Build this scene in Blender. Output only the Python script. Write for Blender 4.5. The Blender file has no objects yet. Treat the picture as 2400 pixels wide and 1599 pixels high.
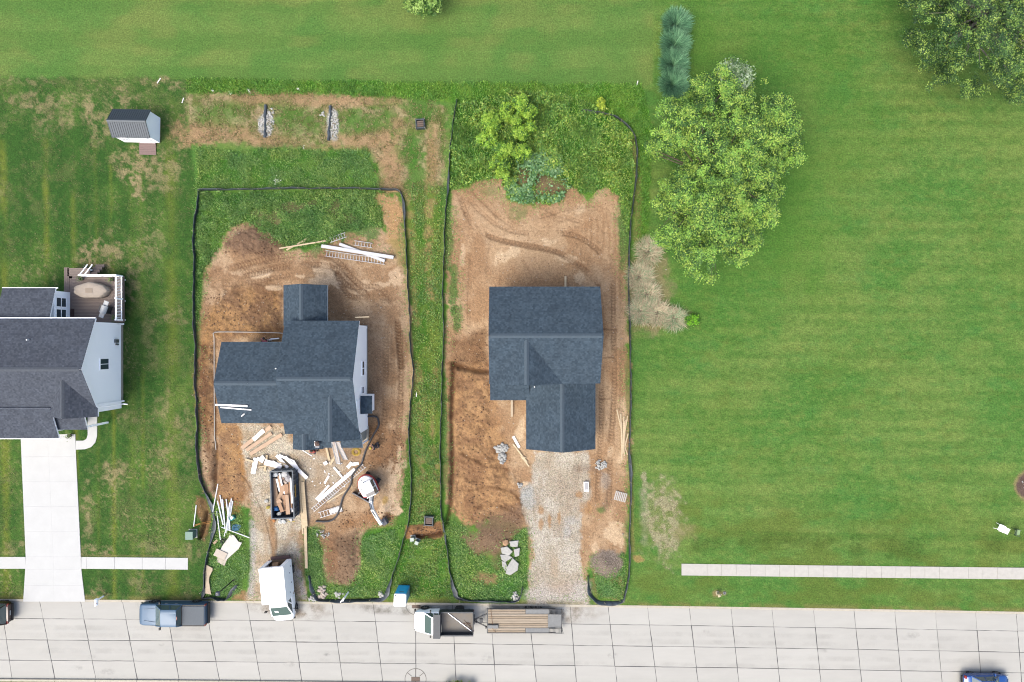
import bpy, bmesh, math, random
import numpy as np
from mathutils import Vector, Matrix
random.seed(7)
R = math.radians
PI = math.pi
SC = bpy.context.scene
COL = SC.collection
S = 26.0      # photo pixels per metre on the ground
H = 60.0      # camera height

# ------------------------------------------------------------ camera
cd = bpy.data.cameras.new('camera'); cam = bpy.data.objects.new('camera', cd); COL.objects.link(cam)
cam.location = (0, 0, H); cam.rotation_euler = (0, 0, 0)
cd.sensor_fit = 'HORIZONTAL'; cd.sensor_width = 36.0; cd.lens = 36.0 * H / (2400.0 / S)
cd.clip_start = 0.5; cd.clip_end = 6000
SC.camera = cam

# ------------------------------------------------------------ sky, sun, exposure
SUN_EL, SUN_AZ = 58.0, 224.0          # sun stands in the south-west, softened by thin cloud
w = bpy.data.worlds.new('World'); SC.world = w; w.use_nodes = True
nt = w.node_tree; nt.nodes.clear()
sky = nt.nodes.new('ShaderNodeTexSky'); sky.sky_type = 'NISHITA'; sky.sun_disc = False
sky.sun_elevation = R(SUN_EL); sky.sun_rotation = R(SUN_AZ); sky.altitude = 200
sky.air_density = 1.0; sky.dust_density = 7.0; sky.ozone_density = 1.0
bg = nt.nodes.new('ShaderNodeBackground'); bg.inputs['Strength'].default_value = 0.15
wo = nt.nodes.new('ShaderNodeOutputWorld')
nt.links.new(sky.outputs[0], bg.inputs[0]); nt.links.new(bg.outputs[0], wo.inputs[0])
sl = bpy.data.lights.new('sun', 'SUN'); sl.energy = 0.75; sl.angle = R(36); sl.color = (1.0, 0.985, 0.89)
sun = bpy.data.objects.new('sun', sl); COL.objects.link(sun)
sdir = Vector((math.sin(R(SUN_AZ)) * math.cos(R(SUN_EL)), math.cos(R(SUN_AZ)) * math.cos(R(SUN_EL)), math.sin(R(SUN_EL))))
sun.rotation_euler = sdir.to_track_quat('Z', 'Y').to_euler(); sun.location = sdir * 80
SC.view_settings.view_transform = 'Standard'; SC.view_settings.look = 'None'
SC.view_settings.exposure = 1.6; SC.view_settings.gamma = 1.0
SC.view_settings.use_curve_mapping = False
SC.render.engine = 'CYCLES'
SC.cycles.filter_width = 1.1; SC.cycles.max_bounces = 5; SC.cycles.diffuse_bounces = 3; SC.cycles.transparent_max_bounces = 6

# ------------------------------------------------------------ helpers
def G(px, py, z=0.0):
    """photo pixel of a point that stands z metres up -> place in the world"""
    k = 1.0 - z / H
    return Vector(((px - 1200.0) / S * k, (799.5 - py) / S * k, z))

KEXP = 3.0
def lin(c):
    c = c / 255.0
    return c / 12.92 if c <= 0.04045 else ((c + 0.055) / 1.055) ** 2.4
def C(r, g, b, k=1.0):
    return tuple(min(0.86, lin(x) / KEXP * k * q) for x, q in zip((r, g, b), (.965, 1.0, .97)))

MATS = {}
def mat(name, rgb, rough=0.8, metal=0.0, var=0.0, vscale=6.0, bump=0.0, bscale=20.0, spec=0.4, coat=0.0, stretch=None, rgb2=None, trans=0.0):
    if name in MATS: return MATS[name]
    m = bpy.data.materials.new(name); m.use_nodes = True
    n = m.node_tree; b = n.nodes['Principled BSDF']
    b.inputs['Base Color'].default_value = (*rgb, 1); b.inputs['Roughness'].default_value = rough
    b.inputs['Metallic'].default_value = metal; b.inputs['Specular IOR Level'].default_value = spec
    if coat: b.inputs['Coat Weight'].default_value = coat; b.inputs['Coat Roughness'].default_value = 0.06
    if trans: b.inputs['Transmission Weight'].default_value = trans
    tc = None
    if var or bump or rgb2:
        tc = n.nodes.new('ShaderNodeTexCoord'); mp = n.nodes.new('ShaderNodeMapping')
        n.links.new(tc.outputs['Object'], mp.inputs[0])
        if stretch: mp.inputs['Scale'].default_value = stretch
    if var or rgb2:
        nz = n.nodes.new('ShaderNodeTexNoise'); nz.inputs['Scale'].default_value = vscale; nz.inputs['Detail'].default_value = 6
        nz.inputs['Roughness'].default_value = 0.65
        n.links.new(mp.outputs[0], nz.inputs['Vector'])
        rp = n.nodes.new('ShaderNodeValToRGB'); n.links.new(nz.outputs[0], rp.inputs[0])
        lo = tuple(x * (1 - var) for x in rgb); hi = tuple(min(0.9, x * (1 + var)) for x in (rgb2 or rgb))
        rp.color_ramp.elements[0].position = 0.3; rp.color_ramp.elements[1].position = 0.7
        rp.color_ramp.elements[0].color = (*lo, 1); rp.color_ramp.elements[1].color = (*hi, 1)
        n.links.new(rp.outputs[0], b.inputs['Base Color'])
    if bump:
        nb = n.nodes.new('ShaderNodeTexNoise'); nb.inputs['Scale'].default_value = bscale; nb.inputs['Detail'].default_value = 4
        n.links.new(mp.outputs[0], nb.inputs['Vector'])
        bp = n.nodes.new('ShaderNodeBump'); bp.inputs['Strength'].default_value = bump; bp.inputs['Distance'].default_value = 0.05
        n.links.new(nb.outputs[0], bp.inputs['Height']); n.links.new(bp.outputs[0], b.inputs['Normal'])
    MATS[name] = m
    return m

class MB:
    """collects faces; build() links them as one mesh object"""
    def __init__(s): s.v = []; s.f = []; s.uv = []
    def add(s, vs, fs):
        o = len(s.v); s.v += [tuple(p) for p in vs]; s.f += [tuple(i + o for i in f) for f in fs]; return s
    def box(s, c, d, rz=0.0, M=None):
        x, y, z = d[0] / 2, d[1] / 2, d[2] / 2
        vs = [Vector((sx * x, sy * y, sz * z)) for sz in (-1, 1) for sy in (-1, 1) for sx in (-1, 1)]
        Q = M or Matrix.Rotation(rz, 3, 'Z')
        vs = [Q @ p + Vector(c) for p in vs]
        return s.add(vs, [(0, 2, 3, 1), (4, 5, 7, 6), (0, 1, 5, 4), (2, 6, 7, 3), (0, 4, 6, 2), (1, 3, 7, 5)])
    def bar(s, a, b, w, t, up=(0, 0, 1)):
        """a box from a to b, w wide (sideways), t thick (along up)"""
        a = Vector(a); b = Vector(b); d = (b - a); L = d.length; d.normalize()
        u = Vector(up)
        if abs(d.dot(u)) > 0.98: u = Vector((0, 1, 0))
        sd = d.cross(u).normalized(); u = sd.cross(d).normalized()
        return s.box((a + b) / 2, (L, w, t), M=Matrix((d, sd, u)).transposed())
    def prism(s, pts, z0, z1):
        n = len(pts)
        a = sum(pts[i][0] * pts[(i + 1) % n][1] - pts[(i + 1) % n][0] * pts[i][1] for i in range(n))
        if a < 0: pts = pts[::-1]
        vs = [(p[0], p[1], z0) for p in pts] + [(p[0], p[1], z1) for p in pts]
        fs = [tuple(range(n - 1, -1, -1)), tuple(range(n, 2 * n))] + [(i, (i + 1) % n, n + (i + 1) % n, n + i) for i in range(n)]
        return s.add(vs, fs)
    def tube(s, path, r, n=8, cap=True):
        path = [Vector(p) for p in path]; k = len(path)
        rs = r if isinstance(r, (list, tuple)) else [r] * k
        vs = []; prev = None
        for i, p in enumerate(path):
            d = (path[min(i + 1, k - 1)] - path[max(i - 1, 0)]).normalized()
            if prev is None:
                u = d.orthogonal().normalized()
            else:
                u = (prev - d * prev.dot(d)).normalized()
            prev = u; w_ = d.cross(u)
            vs += [p + (u * math.cos(2 * PI * j / n) + w_ * math.sin(2 * PI * j / n)) * rs[i] for j in range(n)]
        fs = [(i * n + j, i * n + (j + 1) % n, (i + 1) * n + (j + 1) % n, (i + 1) * n + j) for i in range(k - 1) for j in range(n)]
        if cap: fs += [tuple(range(n - 1, -1, -1)), tuple(range((k - 1) * n, k * n))]
        return s.add(vs, fs)
    def cyl(s, c, r, h, axis='z', n=16, r2=None):
        d = {'x': Vector((1, 0, 0)), 'y': Vector((0, 1, 0)), 'z': Vector((0, 0, 1))}[axis] * (h / 2)
        c = Vector(c)
        return s.tube([c - d, c + d], [r, r if r2 is None else r2], n)
    def ring(s, c, r0, r1, h, n=24):
        vs = []
        for z in (0, h):
            for r in (r0, r1):
                vs += [(c[0] + r * math.cos(2 * PI * j / n), c[1] + r * math.sin(2 * PI * j / n), c[2] + z) for j in range(n)]
        A = lambda k, j: k * n + j % n
        fs = []
        for j in range(n):
            fs += [(A(2, j), A(3, j), A(3, j + 1), A(2, j + 1)), (A(1, j), A(1, j + 1), A(3, j + 1), A(3, j)),
                   (A(0, j), A(2, j), A(2, j + 1), A(0, j + 1)), (A(0, j), A(0, j + 1), A(1, j + 1), A(1, j))]
        return s.add(vs, fs)
    def loft(s, rings, cap=True):
        n = len(rings[0]); vs = [p for r in rings for p in r]
        fs = [(i * n + j, i * n + (j + 1) % n, (i + 1) * n + (j + 1) % n, (i + 1) * n + j) for i in range(len(rings) - 1) for j in range(n)]
        if cap: fs += [tuple(range(n - 1, -1, -1)), tuple(range((len(rings) - 1) * n, len(rings) * n))]
        return s.add(vs, fs)
    def build(s, name, m, parent=None, smooth=False, bevel=0.0, seg=2, uvs=None):
        me = bpy.data.meshes.new(name); me.from_pydata(s.v, [], s.f); me.update()
        bm = bmesh.new(); bm.from_mesh(me)
        bmesh.ops.recalc_face_normals(bm, faces=bm.faces)
        if bevel:
            es = [e for e in bm.edges if len(e.link_faces) == 2 and e.calc_face_angle(0) > 0.5]
            bmesh.ops.bevel(bm, geom=es, offset=bevel, segments=seg, affect='EDGES', profile=0.6, clamp_overlap=True)
        bm.to_mesh(me); bm.free()
        if smooth:
            me.polygons.foreach_set('use_smooth', [True] * len(me.polygons))
            if smooth != 'all':
                me.set_sharp_from_angle(angle=R(40 if smooth is True else smooth))
        me.materials.append(m)
        o = bpy.data.objects.new(name, me); COL.objects.link(o)
        if parent: o.parent = parent
        return o

def tag(o, label, cat, group=None):
    o['label'] = label; o['category'] = cat
    if group: o['group'] = group
    return o
def thing(name, label, cat, loc=(0, 0, 0), rz=0.0, group=None):
    o = bpy.data.objects.new(name, None); COL.objects.link(o); o.location = loc; o.rotation_euler = (0, 0, rz)
    o.empty_display_size = 0.3
    return tag(o, label, cat, group)
def struct(o): o['kind'] = 'structure'; return o
def stuff(o, label=None, cat=None):
    o['kind'] = 'stuff'
    if label: o['label'] = label; o['category'] = cat
    return o
def build_np(name, V, F, m, parent=None, col=None, smooth=False, extra=None):
    """mesh from numpy arrays, F is (n,3) or (n,4)"""
    me = bpy.data.meshes.new(name); k = F.shape[1]
    me.vertices.add(len(V)); me.vertices.foreach_set('co', V.astype(np.float32).ravel())
    me.loops.add(F.size); me.loops.foreach_set('vertex_index', F.astype(np.int32).ravel())
    me.polygons.add(len(F)); me.polygons.foreach_set('loop_start', np.arange(0, F.size, k, dtype=np.int32))
    me.polygons.foreach_set('loop_total', np.full(len(F), k, dtype=np.int32))
    if smooth: me.polygons.foreach_set('use_smooth', np.ones(len(F), dtype=bool))
    me.update(calc_edges=True)
    def att(nm, c):
        a = me.color_attributes.new(nm, 'FLOAT_COLOR', 'POINT')
        c4 = np.ones((len(V), 4), dtype=np.float32); c4[:, :c.shape[1]] = c
        a.data.foreach_set('color', c4.ravel())
    if col is not None: att('Col', col)
    for nm, c in (extra or {}).items(): att(nm, c)
    me.materials.append(m); me.validate()
    o = bpy.data.objects.new(name, me); COL.objects.link(o)
    if parent: o.parent = parent
    return o
def copy_tree(o, parent=None):
    c = o.copy(); COL.objects.link(c); c.parent = parent
    for ch in o.children: copy_tree(ch, c)
    return c

# value noise in numpy
def vnoise(x, y, seed):
    T = np.random.RandomState(seed).rand(256, 256).astype(np.float32)
    xi = np.floor(x).astype(np.int32); yi = np.floor(y).astype(np.int32)
    fx = (x - xi).astype(np.float32); fy = (y - yi).astype(np.float32)
    fx = fx * fx * (3 - 2 * fx); fy = fy * fy * (3 - 2 * fy)
    a = T[xi & 255, yi & 255]; b = T[(xi + 1) & 255, yi & 255]; c = T[xi & 255, (yi + 1) & 255]; d = T[(xi + 1) & 255, (yi + 1) & 255]
    return (a * (1 - fx) + b * fx) * (1 - fy) + (c * (1 - fx) + d * fx) * fy
def fbm(x, y, scale, octv=3, seed=0, gain=0.5):
    """0..1, scale = size of the largest feature in the units of x"""
    t = 0; a = 1; n = 0; f = 1.0 / scale
    for i in range(octv):
        t = t + a * vnoise(x * f + 17.3 * i, y * f - 9.1 * i, seed + i); n += a; a *= gain; f *= 2.03
    return t / n
def sstep(e0, e1, x):
    t = np.clip((x - e0) / (e1 - e0), 0, 1); return t * t * (3 - 2 * t)
# ============================================================ GROUND
def ycurb(px): return 1405.5 + 0.006 * px + 0.0000027 * px * px      # photo row of the kerb's lawn edge
X0, X1, NX = -52.0, 52.0, 946
YT, NY = 36.5, 552
_xs = np.linspace(X0, X1, NX); _t = np.linspace(0, 1, NY)
XX = np.repeat(_xs[None, :], NY, 0)
_yc = (799.5 - ycurb(_xs * S + 1200)) / S
YY = YT + _t[:, None] * (_yc[None, :] - YT)
PX = (XX * S + 1200.0).astype(np.float32); PY = (799.5 - YY * S).astype(np.float32)
ZZ = np.zeros_like(PX)
F1 = fbm(PX, PY, 26, 4, 11); F2 = fbm(PX, PY, 90, 4, 23); F3 = fbm(PX, PY, 9, 2, 37); F4 = fbm(PX, PY, 240, 3, 41); F5 = fbm(PX, PY, 14, 3, 57)
RN = np.random.RandomState(3).rand(*PX.shape)

def poly(pts, soft=6.0, wob=10.0, seed=None):
    """mask of a polygon in photo pixels with an uneven edge"""
    P = np.array(pts, float); pad = soft + wob * 2 + 5
    m = np.zeros(PX.shape, np.float32)
    sel = (PX > P[:, 0].min() - pad) & (PX < P[:, 0].max() + pad) & (PY > P[:, 1].min() - pad) & (PY < P[:, 1].max() + pad)
    x = PX[sel]; y = PY[sel]
    d2 = np.full(x.shape, 1e9); ins = np.zeros(x.shape, bool)
    for i in range(len(P)):
        a = P[i]; b = P[(i + 1) % len(P)]; e = b - a
        t = np.clip(((x - a[0]) * e[0] + (y - a[1]) * e[1]) / max(1e-9, e @ e), 0, 1)
        d2 = np.minimum(d2, (x - a[0] - t * e[0]) ** 2 + (y - a[1] - t * e[1]) ** 2)
        c = ((a[1] > y) != (b[1] > y)) & (x < (b[0] - a[0]) * (y - a[1]) / (b[1] - a[1] + 1e-12) + a[0])
        ins ^= c
    sd = np.where(ins, -1, 1) * np.sqrt(d2)
    n = F1 if seed is None else fbm(PX, PY, 22, 4, seed)
    sd = sd + (n[sel] - 0.5) * 2 * wob + (F3[sel] - 0.5) * wob * 1.3 + (RN[sel] - .5) * min(5, wob * .7)
    m[sel] = 1 - sstep(-soft, soft, sd)
    return m
def line(pts, w, soft=3.0, wob=2.0, arc=False):
    P = np.array(pts, float); pad = w + soft + wob + 4
    m = np.zeros(PX.shape, np.float32); A = np.zeros(PX.shape, np.float32); Sd = np.zeros(PX.shape, np.float32)
    sel = (PX > P[:, 0].min() - pad) & (PX < P[:, 0].max() + pad) & (PY > P[:, 1].min() - pad) & (PY < P[:, 1].max() + pad)
    x = PX[sel]; y = PY[sel]; best = np.full(x.shape, 1e9); s_ = np.zeros(x.shape); sg = np.zeros(x.shape); L = 0
    for i in range(len(P) - 1):
        a = P[i]; e = P[i + 1] - a; l = math.hypot(*e)
        t = np.clip(((x - a[0]) * e[0] + (y - a[1]) * e[1]) / (l * l), 0, 1)
        d = np.hypot(x - a[0] - t * e[0], y - a[1] - t * e[1]); k = d < best
        best = np.where(k, d, best); s_ = np.where(k, L + t * l, s_); sg = np.where(k, ((x - a[0]) * e[1] - (y - a[1]) * e[0]) / l, sg); L += l
    m[sel] = 1 - sstep(w / 2 - soft, w / 2 + soft, best + (F1[sel] - 0.5) * 2 * wob + (F3[sel] - .5) * wob)
    if arc:
        A[sel] = s_; Sd[sel] = sg; return m, A, Sd
    return m
def blob(cx, cy, rx, ry, soft=0.35, wob=0.5, rot=0.0):
    c, s = math.cos(rot), math.sin(rot); R_ = max(rx, ry) * (1 + soft + wob * 1.3) + 4
    m = np.zeros(PX.shape, np.float32)
    i0, i1 = [int(np.clip((v - PX[0, 0]) / (PX[0, 1] - PX[0, 0]), 0, NX)) for v in (cx - R_, cx + R_)]
    if i1 <= i0: return m
    j0 = int(np.clip((cy - R_ - PY[0, i0]) / (PY[-1, i0] - PY[0, i0]) * NY - 3, 0, NY)); j1 = int(np.clip((cy + R_ - PY[0, i0]) / (PY[-1, i0] - PY[0, i0]) * NY + 3, 0, NY))
    q = (slice(j0, j1), slice(i0, i1)); x = PX[q] - cx; y = PY[q] - cy
    r = np.sqrt(((x * c + y * s) / rx) ** 2 + ((-x * s + y * c) / ry) ** 2) + (F1[q] - 0.5) * 2 * wob + (F3[q] - .5) * wob * 1.2 + (RN[q] - .5) * wob * .5
    m[q] = 1 - sstep(1 - soft, 1 + soft, r)
    return m
def smooth_path(pts, k=8):
    out = []; P = [np.array(p, float) for p in pts]; P = [2 * P[0] - P[1]] + P + [2 * P[-1] - P[-2]]
    for i in range(1, len(P) - 2):
        for j in range(k):
            t = j / k
            out.append(tuple(0.5 * ((2 * P[i]) + (-P[i - 1] + P[i + 1]) * t + (2 * P[i - 1] - 5 * P[i] + 4 * P[i + 1] - P[i + 2]) * t * t + (-P[i - 1] + 3 * P[i] - 3 * P[i + 1] + P[i + 2]) * t ** 3)))
    out.append(tuple(P[-2])); return out

A3 = lambda *c: np.array(C(*c), np.float32)
Colr = np.zeros(PX.shape + (3,), np.float32)
T = np.zeros(PX.shape + (3,), np.float32)          # grass / soil / gravel share
def lay(m, rgb, typ=None, k=1.0):
    """lay a colour (and kind of ground) over the sheet where m says so"""
    rr = np.flatnonzero(m.max(1) > 1e-3); cc_ = np.flatnonzero(m.max(0) > 1e-3)
    if not len(rr) or not len(cc_): return
    q = (slice(rr[0], rr[-1] + 1), slice(cc_[0], cc_[-1] + 1)); w_ = (m[q] * k)[..., None].astype(np.float32)
    c = rgb[q] if isinstance(rgb, np.ndarray) and rgb.ndim == 3 else A3(*rgb)
    Colr[q] = Colr[q] * (1 - w_) + c * w_
    if typ is not None:
        t = np.zeros(3, np.float32); t[typ] = 1; T[q] = T[q] * (1 - w_) + t * w_
def mixc(a, b, f): return A3(*a) * (1 - f[..., None]) + A3(*b) * f[..., None]
GR, SO, GV = 0, 1, 2
T[..., 0] = 1
# ---- mown lawn
Colr[:] = mixc((98, 144, 66), (130, 156, 80), sstep(.36, .68, F2 * .6 + F4 * .4))
lay(sstep(.48, .68, fbm(PX, PY, 130, 4, 71)), (99, 137, 52), k=.28)
lay(sstep(.5, .7, fbm(PX, PY, 60, 4, 72)), (88, 150, 70), k=.25)
st = sstep(-.35, .35, np.sin((PY + (F4 - .5) * 10) / 6.6 + 1.6 * np.sin(PY / 41)) + (fbm(PX, PY * 6, 160, 3, 75) - .5) * 2.2)
lay(st * sstep(900, 1500, PX + (PY < 200) * 900), (84, 133, 56), k=.36)
lay(sstep(.55, .8, fbm(PX * .25, PY, 18, 3, 77)) * (PX > 1450), (142, 164, 84), k=.22)
FG = fbm(PX, PY * 1.6, 11, 3, 73, .75)
lay(sstep(.52, .78, FG), (146, 166, 88), k=.42)
lay(sstep(.52, .78, 1 - FG), (70, 116, 46), k=.42)
lay(sstep(.56, .8, fbm(PX, PY * 2, 34, 4, 74, .65)), (122, 132, 64), k=.3)
lay(sstep(.57, .8, fbm(PX, PY * 2, 44, 4, 76, .65)), (78, 142, 70), k=.32)
lay((poly([(1480, 1150), (2500, 1240), (2500, 1440), (1480, 1420)], 30, 14)) * sstep(.35, .65, fbm(PX, PY * 2, 80, 4, 78)), (112, 128, 56), k=.6)
for x_, y_, rx, ry in ((1655, 1275, 55, 14), (2130, 1285, 40, 20), (1850, 1270, 90, 14), (2330, 1275, 26, 14), (2010, 1290, 20, 24)):
    lay(blob(x_, y_, rx, ry, .6, .9), (78, 106, 42), k=.55)
for y_ in (1246, 1251):      # a mower edge across the east lawn
    lay(line([(1690, y_), (2050, y_ + 8), (2500, y_ + 16)], 5, 4, 3), (76, 118, 46), k=.4)
# shade beside the big tree and grass row, painted into the lawn colour
lay(blob(1830, 470, 70, 190, .6, .4, -.3), (84, 136, 50), k=.5)
lay(blob(1640, 130, 40, 150, .6, .4), (84, 134, 50), k=.5)
lay(poly([(1560, 0), (1900, 0), (2100, 300), (1900, 700), (1600, 700)], 90, 40), (92, 140, 54), k=.35)
# ---- north meadow, mown lighter
nm = poly([(-400, -200), (1530, -200), (1530, 200), (1050, 190), (440, 183), (300, 180), (-400, 172)], 4, 3)
lay(nm, mixc((104, 146, 72), (126, 153, 80), sstep(.3, .7, F2)), k=.75)
lay(nm * sstep(-.4, .4, np.sin((PY + F4 * 20) / 13.0) + (fbm(PX, PY * 5, 140, 3, 81) - .5) * 2.4), (96, 138, 64), k=.5)
lay(nm * sstep(.52, .75, fbm(PX, PY * 2.5, 120, 4, 83)), (140, 152, 84), k=.5)
# ---- rough unmown belt below it
rb = poly([(436, 186), (1500, 200), (1530, 300), (1520, 560), (1485, 590), (1475, 300), (1040, 240), (800, 225), (600, 222), (440, 215)], 4, 6)
lay(rb, mixc((88, 142, 46), (116, 156, 62), sstep(.35, .65, F1)))
# ---- west lawn, thin and patchy
wl = poly([(-400, 178), (436, 184), (440, 300), (462, 440), (456, 620), (458, 1000), (476, 1140), (500, 1230), (474, 1420), (-400, 1420)], 5, 4)
lay(wl, mixc((68, 110, 46), (92, 128, 56), sstep(.38, .66, F2)))
lay(wl * sstep(.50, .72, F4), (66, 108, 46), k=.6)
for x_, w_, k_ in ((8, 16, .8), (107, 12, .95), (172, 11, .8), (226, 9, .45), (262, 9, .8), (330, 8, .5), (305, 16, .3), (400, 26, .6)):
    vs_ = line([(x_ - 2, 330), (x_ + 2, 620), (x_ + 4, 800), (x_ + 6, 1400)], w_, w_ * .5, 4)
    lay(vs_ * wl * sstep(.3, .6, fbm(PX, PY * .3, 40, 3, 86)), (130, 142, 58), k=k_)
for x_ in (60, 140, 200, 236, 290, 352):
    lay(line([(x_, 300), (x_ + 6, 1400)], 24, 8, 4) * wl, (54, 96, 40), k=.5)
dry = fbm(PX, PY, 30, 6, 91, .74)
lay(wl * sstep(.50, .70, dry + (F4 - .5) * .3 + .04 * (PX > 280)), (142, 146, 92), GR, k=.32)
lay(wl * sstep(.55, .72, fbm(PX, PY, 10, 3, 95, .7)), (128, 142, 80), GR, k=.3)
lay(wl * sstep(.55, .72, fbm(PX, PY, 12, 3, 96, .7)), (62, 98, 44), GR, k=.4)
FD = fbm(PX, PY, 13, 4, 93, .72)
for x_, y_, rx, ry, k_ in ((290, 240, 32, 22, .8), (110, 235, 100, 14, .6), (120, 275, 70, 30, .55), (300, 375, 40, 30, .9), (318, 400, 22, 40, .8),
        (368, 395, 52, 46, .7), (240, 280, 30, 50, .7), (320, 440, 14, 30, .9), (205, 605, 40, 26, .9), (250, 590, 40, 28, .8), (330, 590, 44, 36, .45), (90, 650, 30, 20, .5),
        (310, 670, 14, 40, .6), (400, 740, 26, 20, .5), (350, 800, 16, 50, .3), (385, 950, 26, 40, .5), (420, 1010, 36, 60, .45), (270, 1105, 26, 34, .8), (205, 1200, 12, 60, .7),
        (385, 1080, 18, 40, .5), (300, 985, 24, 16, .5), (230, 1292, 40, 12, .8), (365, 1285, 60, 10, .4), (220, 1390, 26, 20, .6), (440, 1385, 10, 14, .6), (335, 1370, 30, 24, .4), (20, 1290, 24, 14, .5), (55, 1290, 8, 30, .6), (395, 195, 42, 15, .8), (60, 190, 60, 10, .5), (440, 1300, 20, 20, .5)):
    lay(blob(x_, y_, rx, ry, .55, 1.0) * sstep(.38, .6, FD), (180, 162, 124), GR, k=k_ * .9)
lay(wl * (PX > 395) * sstep(.4, .6, F2), (110, 136, 62), k=.5)
lay(poly([(298, 770), (330, 760), (336, 1000), (300, 1010)], 10, 4), (62, 96, 46), k=.4)  # house's soft shadow along its east wall, painted into the grass
wf = wl * sstep(.74, .8, vnoise(PX / 3.2, PY / 3.2, 5)) * sstep(.45, .75, F2)
lay(wf, (196, 178, 134), k=.45)
# ---- swale of thin straw-coloured grass behind lot one
sw = poly([(436, 226), (600, 214), (800, 222), (960, 232), (1045, 250), (1040, 420), (1030, 470), (965, 470), (880, 440), (880, 400), (860, 345), (700, 345), (560, 340), (440, 330)], 10, 12)
lay(sw, mixc((118, 132, 70), (194, 174, 136), sstep(.38, .64, fbm(PX, PY, 22, 6, 101, .78))), GR)
for x_, y_, rx, ry, k_ in ((690, 232, 130, 14, .8), (800, 240, 100, 12, .7), (480, 305, 70, 26, .9), (560, 320, 90, 18, .7), (640, 330, 60, 12, .6), (770, 350, 60, 10, .7), (860, 330, 70, 20, .8), (910, 320, 40, 30, .8), (915, 385, 26, 60, .9), (925, 420, 20, 40, .9), (930, 290, 20, 16, .7), (1010, 350, 16, 60, .9), (1000, 480, 16, 100, .6), (960, 250, 60, 18, .4)):
    lay(blob(x_, y_, rx, ry, .5, .8), (190, 156, 120), GR, k=k_)
for x_, y_, rx, ry, k_ in ((520, 270, 46, 26, .6), (700, 290, 60, 30, .5), (850, 285, 60, 26, .8), (985, 255, 34, 40, .9), (968, 345, 34, 36, .9), (980, 420, 26, 60, .8), (470, 275, 20, 16, .5), (900, 260, 40, 14, .5), (660, 260, 30, 30, .4)):
    lay(blob(x_, y_, rx, ry, .5, .7), (86, 138, 54), GR, k=k_)
lay(poly([(462, 352), (700, 350), (860, 352), (890, 400), (880, 440), (700, 440), (462, 444)], 10, 10), mixc((82, 136, 48), (110, 150, 66), sstep(.35, .65, F1)), GR)
# ---- strip between the two lots
sp = poly([(940, 452), (1040, 440), (1030, 700), (1030, 1000), (1034, 1180), (1060, 1400), (1040, 1412), (905, 1412), (950, 1260), (964, 1130), (960, 1000), (972, 880), (960, 700), (950, 560)], 4, 4)
lay(sp, mixc((84, 132, 46), (122, 146, 64), sstep(.35, .65, fbm(PX, PY * .5, 26, 4, 111))), GR)
for pts, w_, k_ in (([(958, 460), (968, 600), (972, 760)], 20, .6), ([(1012, 300), (1008, 470), (1000, 640), (1012, 700)], 20, .75), ([(975, 860), (990, 940), (985, 1010), (990, 1200)], 22, .7), ([(1022, 860), (1012, 1010), (1026, 1160)], 10, .8)):
    lay(line(pts, w_, 7, 9) * sstep(.3, .55, F5), (186, 158, 112), GR, k=k_)
lay(poly([(940, 1270), (1046, 1262), (1060, 1400), (905, 1405)], 6, 4), mixc((84, 138, 48), (114, 148, 66), sstep(.35, .65, F1)), GR)
# ---- lot one: weeds round the edge, bare soil inside
l1 = poly([(468, 450), (516, 447), (797, 444), (938, 452), (949, 560), (958, 720), (964, 860), (960, 1000), (964, 1140), (948, 1256), (905, 1392), (822, 1407), (700, 1407), (474, 1407), (497, 1262), (498, 1215), (466, 1100), (460, 880), (459, 600)], 2, 1)
lay(l1, mixc((70, 124, 46), (104, 146, 62), sstep(.35, .65, F1)), GR)
SOILC = mixc((210, 178, 146), (182, 146, 114), sstep(.36, .66, fbm(PX, PY, 40, 5, 121, .6)))
s1 = poly([(482, 628), (509, 598), (530, 540), (560, 522), (596, 520), (604, 560), (650, 566), (660, 584), (720, 588), (770, 572), (800, 545), (880, 530), (905, 540), (893, 460), (936, 460), (948, 560), (957, 720), (964, 870), (956, 985), (951, 1030), (945, 1110), (938, 1180), (922, 1232), (862, 1240), (848, 1260), (852, 1330), (820, 1376), (760, 1368), (748, 1330), (760, 1280), (735, 1250), (720, 1236), (714, 1330), (718, 1408), (575, 1408), (586, 1360), (590, 1250), (590, 1190), (560, 1185), (540, 1190), (516, 1185), (482, 1150), (470, 1080), (466, 1000), (464, 860), (468, 720)], 5, 9)
lay(s1, SOILC, SO)
SM = s1.copy()
# weeds creeping over the northern pile
for x_, y_, rx, ry, k_ in ((700, 520, 110, 44, .95), (780, 500, 70, 40, .9), (850, 530, 40, 30, .8), (640, 545, 40, 30, .8), (742, 590, 14, 16, .7)):
    m_ = blob(x_, y_, rx, ry, .3, .7); lay(m_, mixc((74, 122, 62), (96, 140, 66), F1), GR, k=k_)
for x_, y_, rx, ry, k_ in ((690, 490, 30, 12, .6), (730, 478, 14, 8, .6), (785, 490, 14, 14, .6), (640, 515, 26, 12, .6), (820, 510, 16, 14, .5), (610, 500, 20, 10, .4)):
    lay(blob(x_, y_, rx, ry, .5, .9), (150, 122, 98), SO, k=k_)
lay(poly([(885, 455), (938, 462), (948, 570), (938, 600), (900, 560), (905, 520)], 10, 14), (205, 164, 118), SO, k=.8)
lay(poly([(915, 560), (950, 545), (955, 640), (930, 620)], 10, 8), (150, 146, 80), GR, k=.5)
lay(blob(590, 570, 66, 36, .3, .45), mixc((158, 128, 106), (130, 102, 82), F1), SO)          # dark heap
lay(blob(640, 585, 30, 20, .4, .5), (134, 106, 86), SO, k=.7)
lay(blob(650, 775, 70, 10, .6, .6), (120, 84, 58), SO, k=.6)
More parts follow.
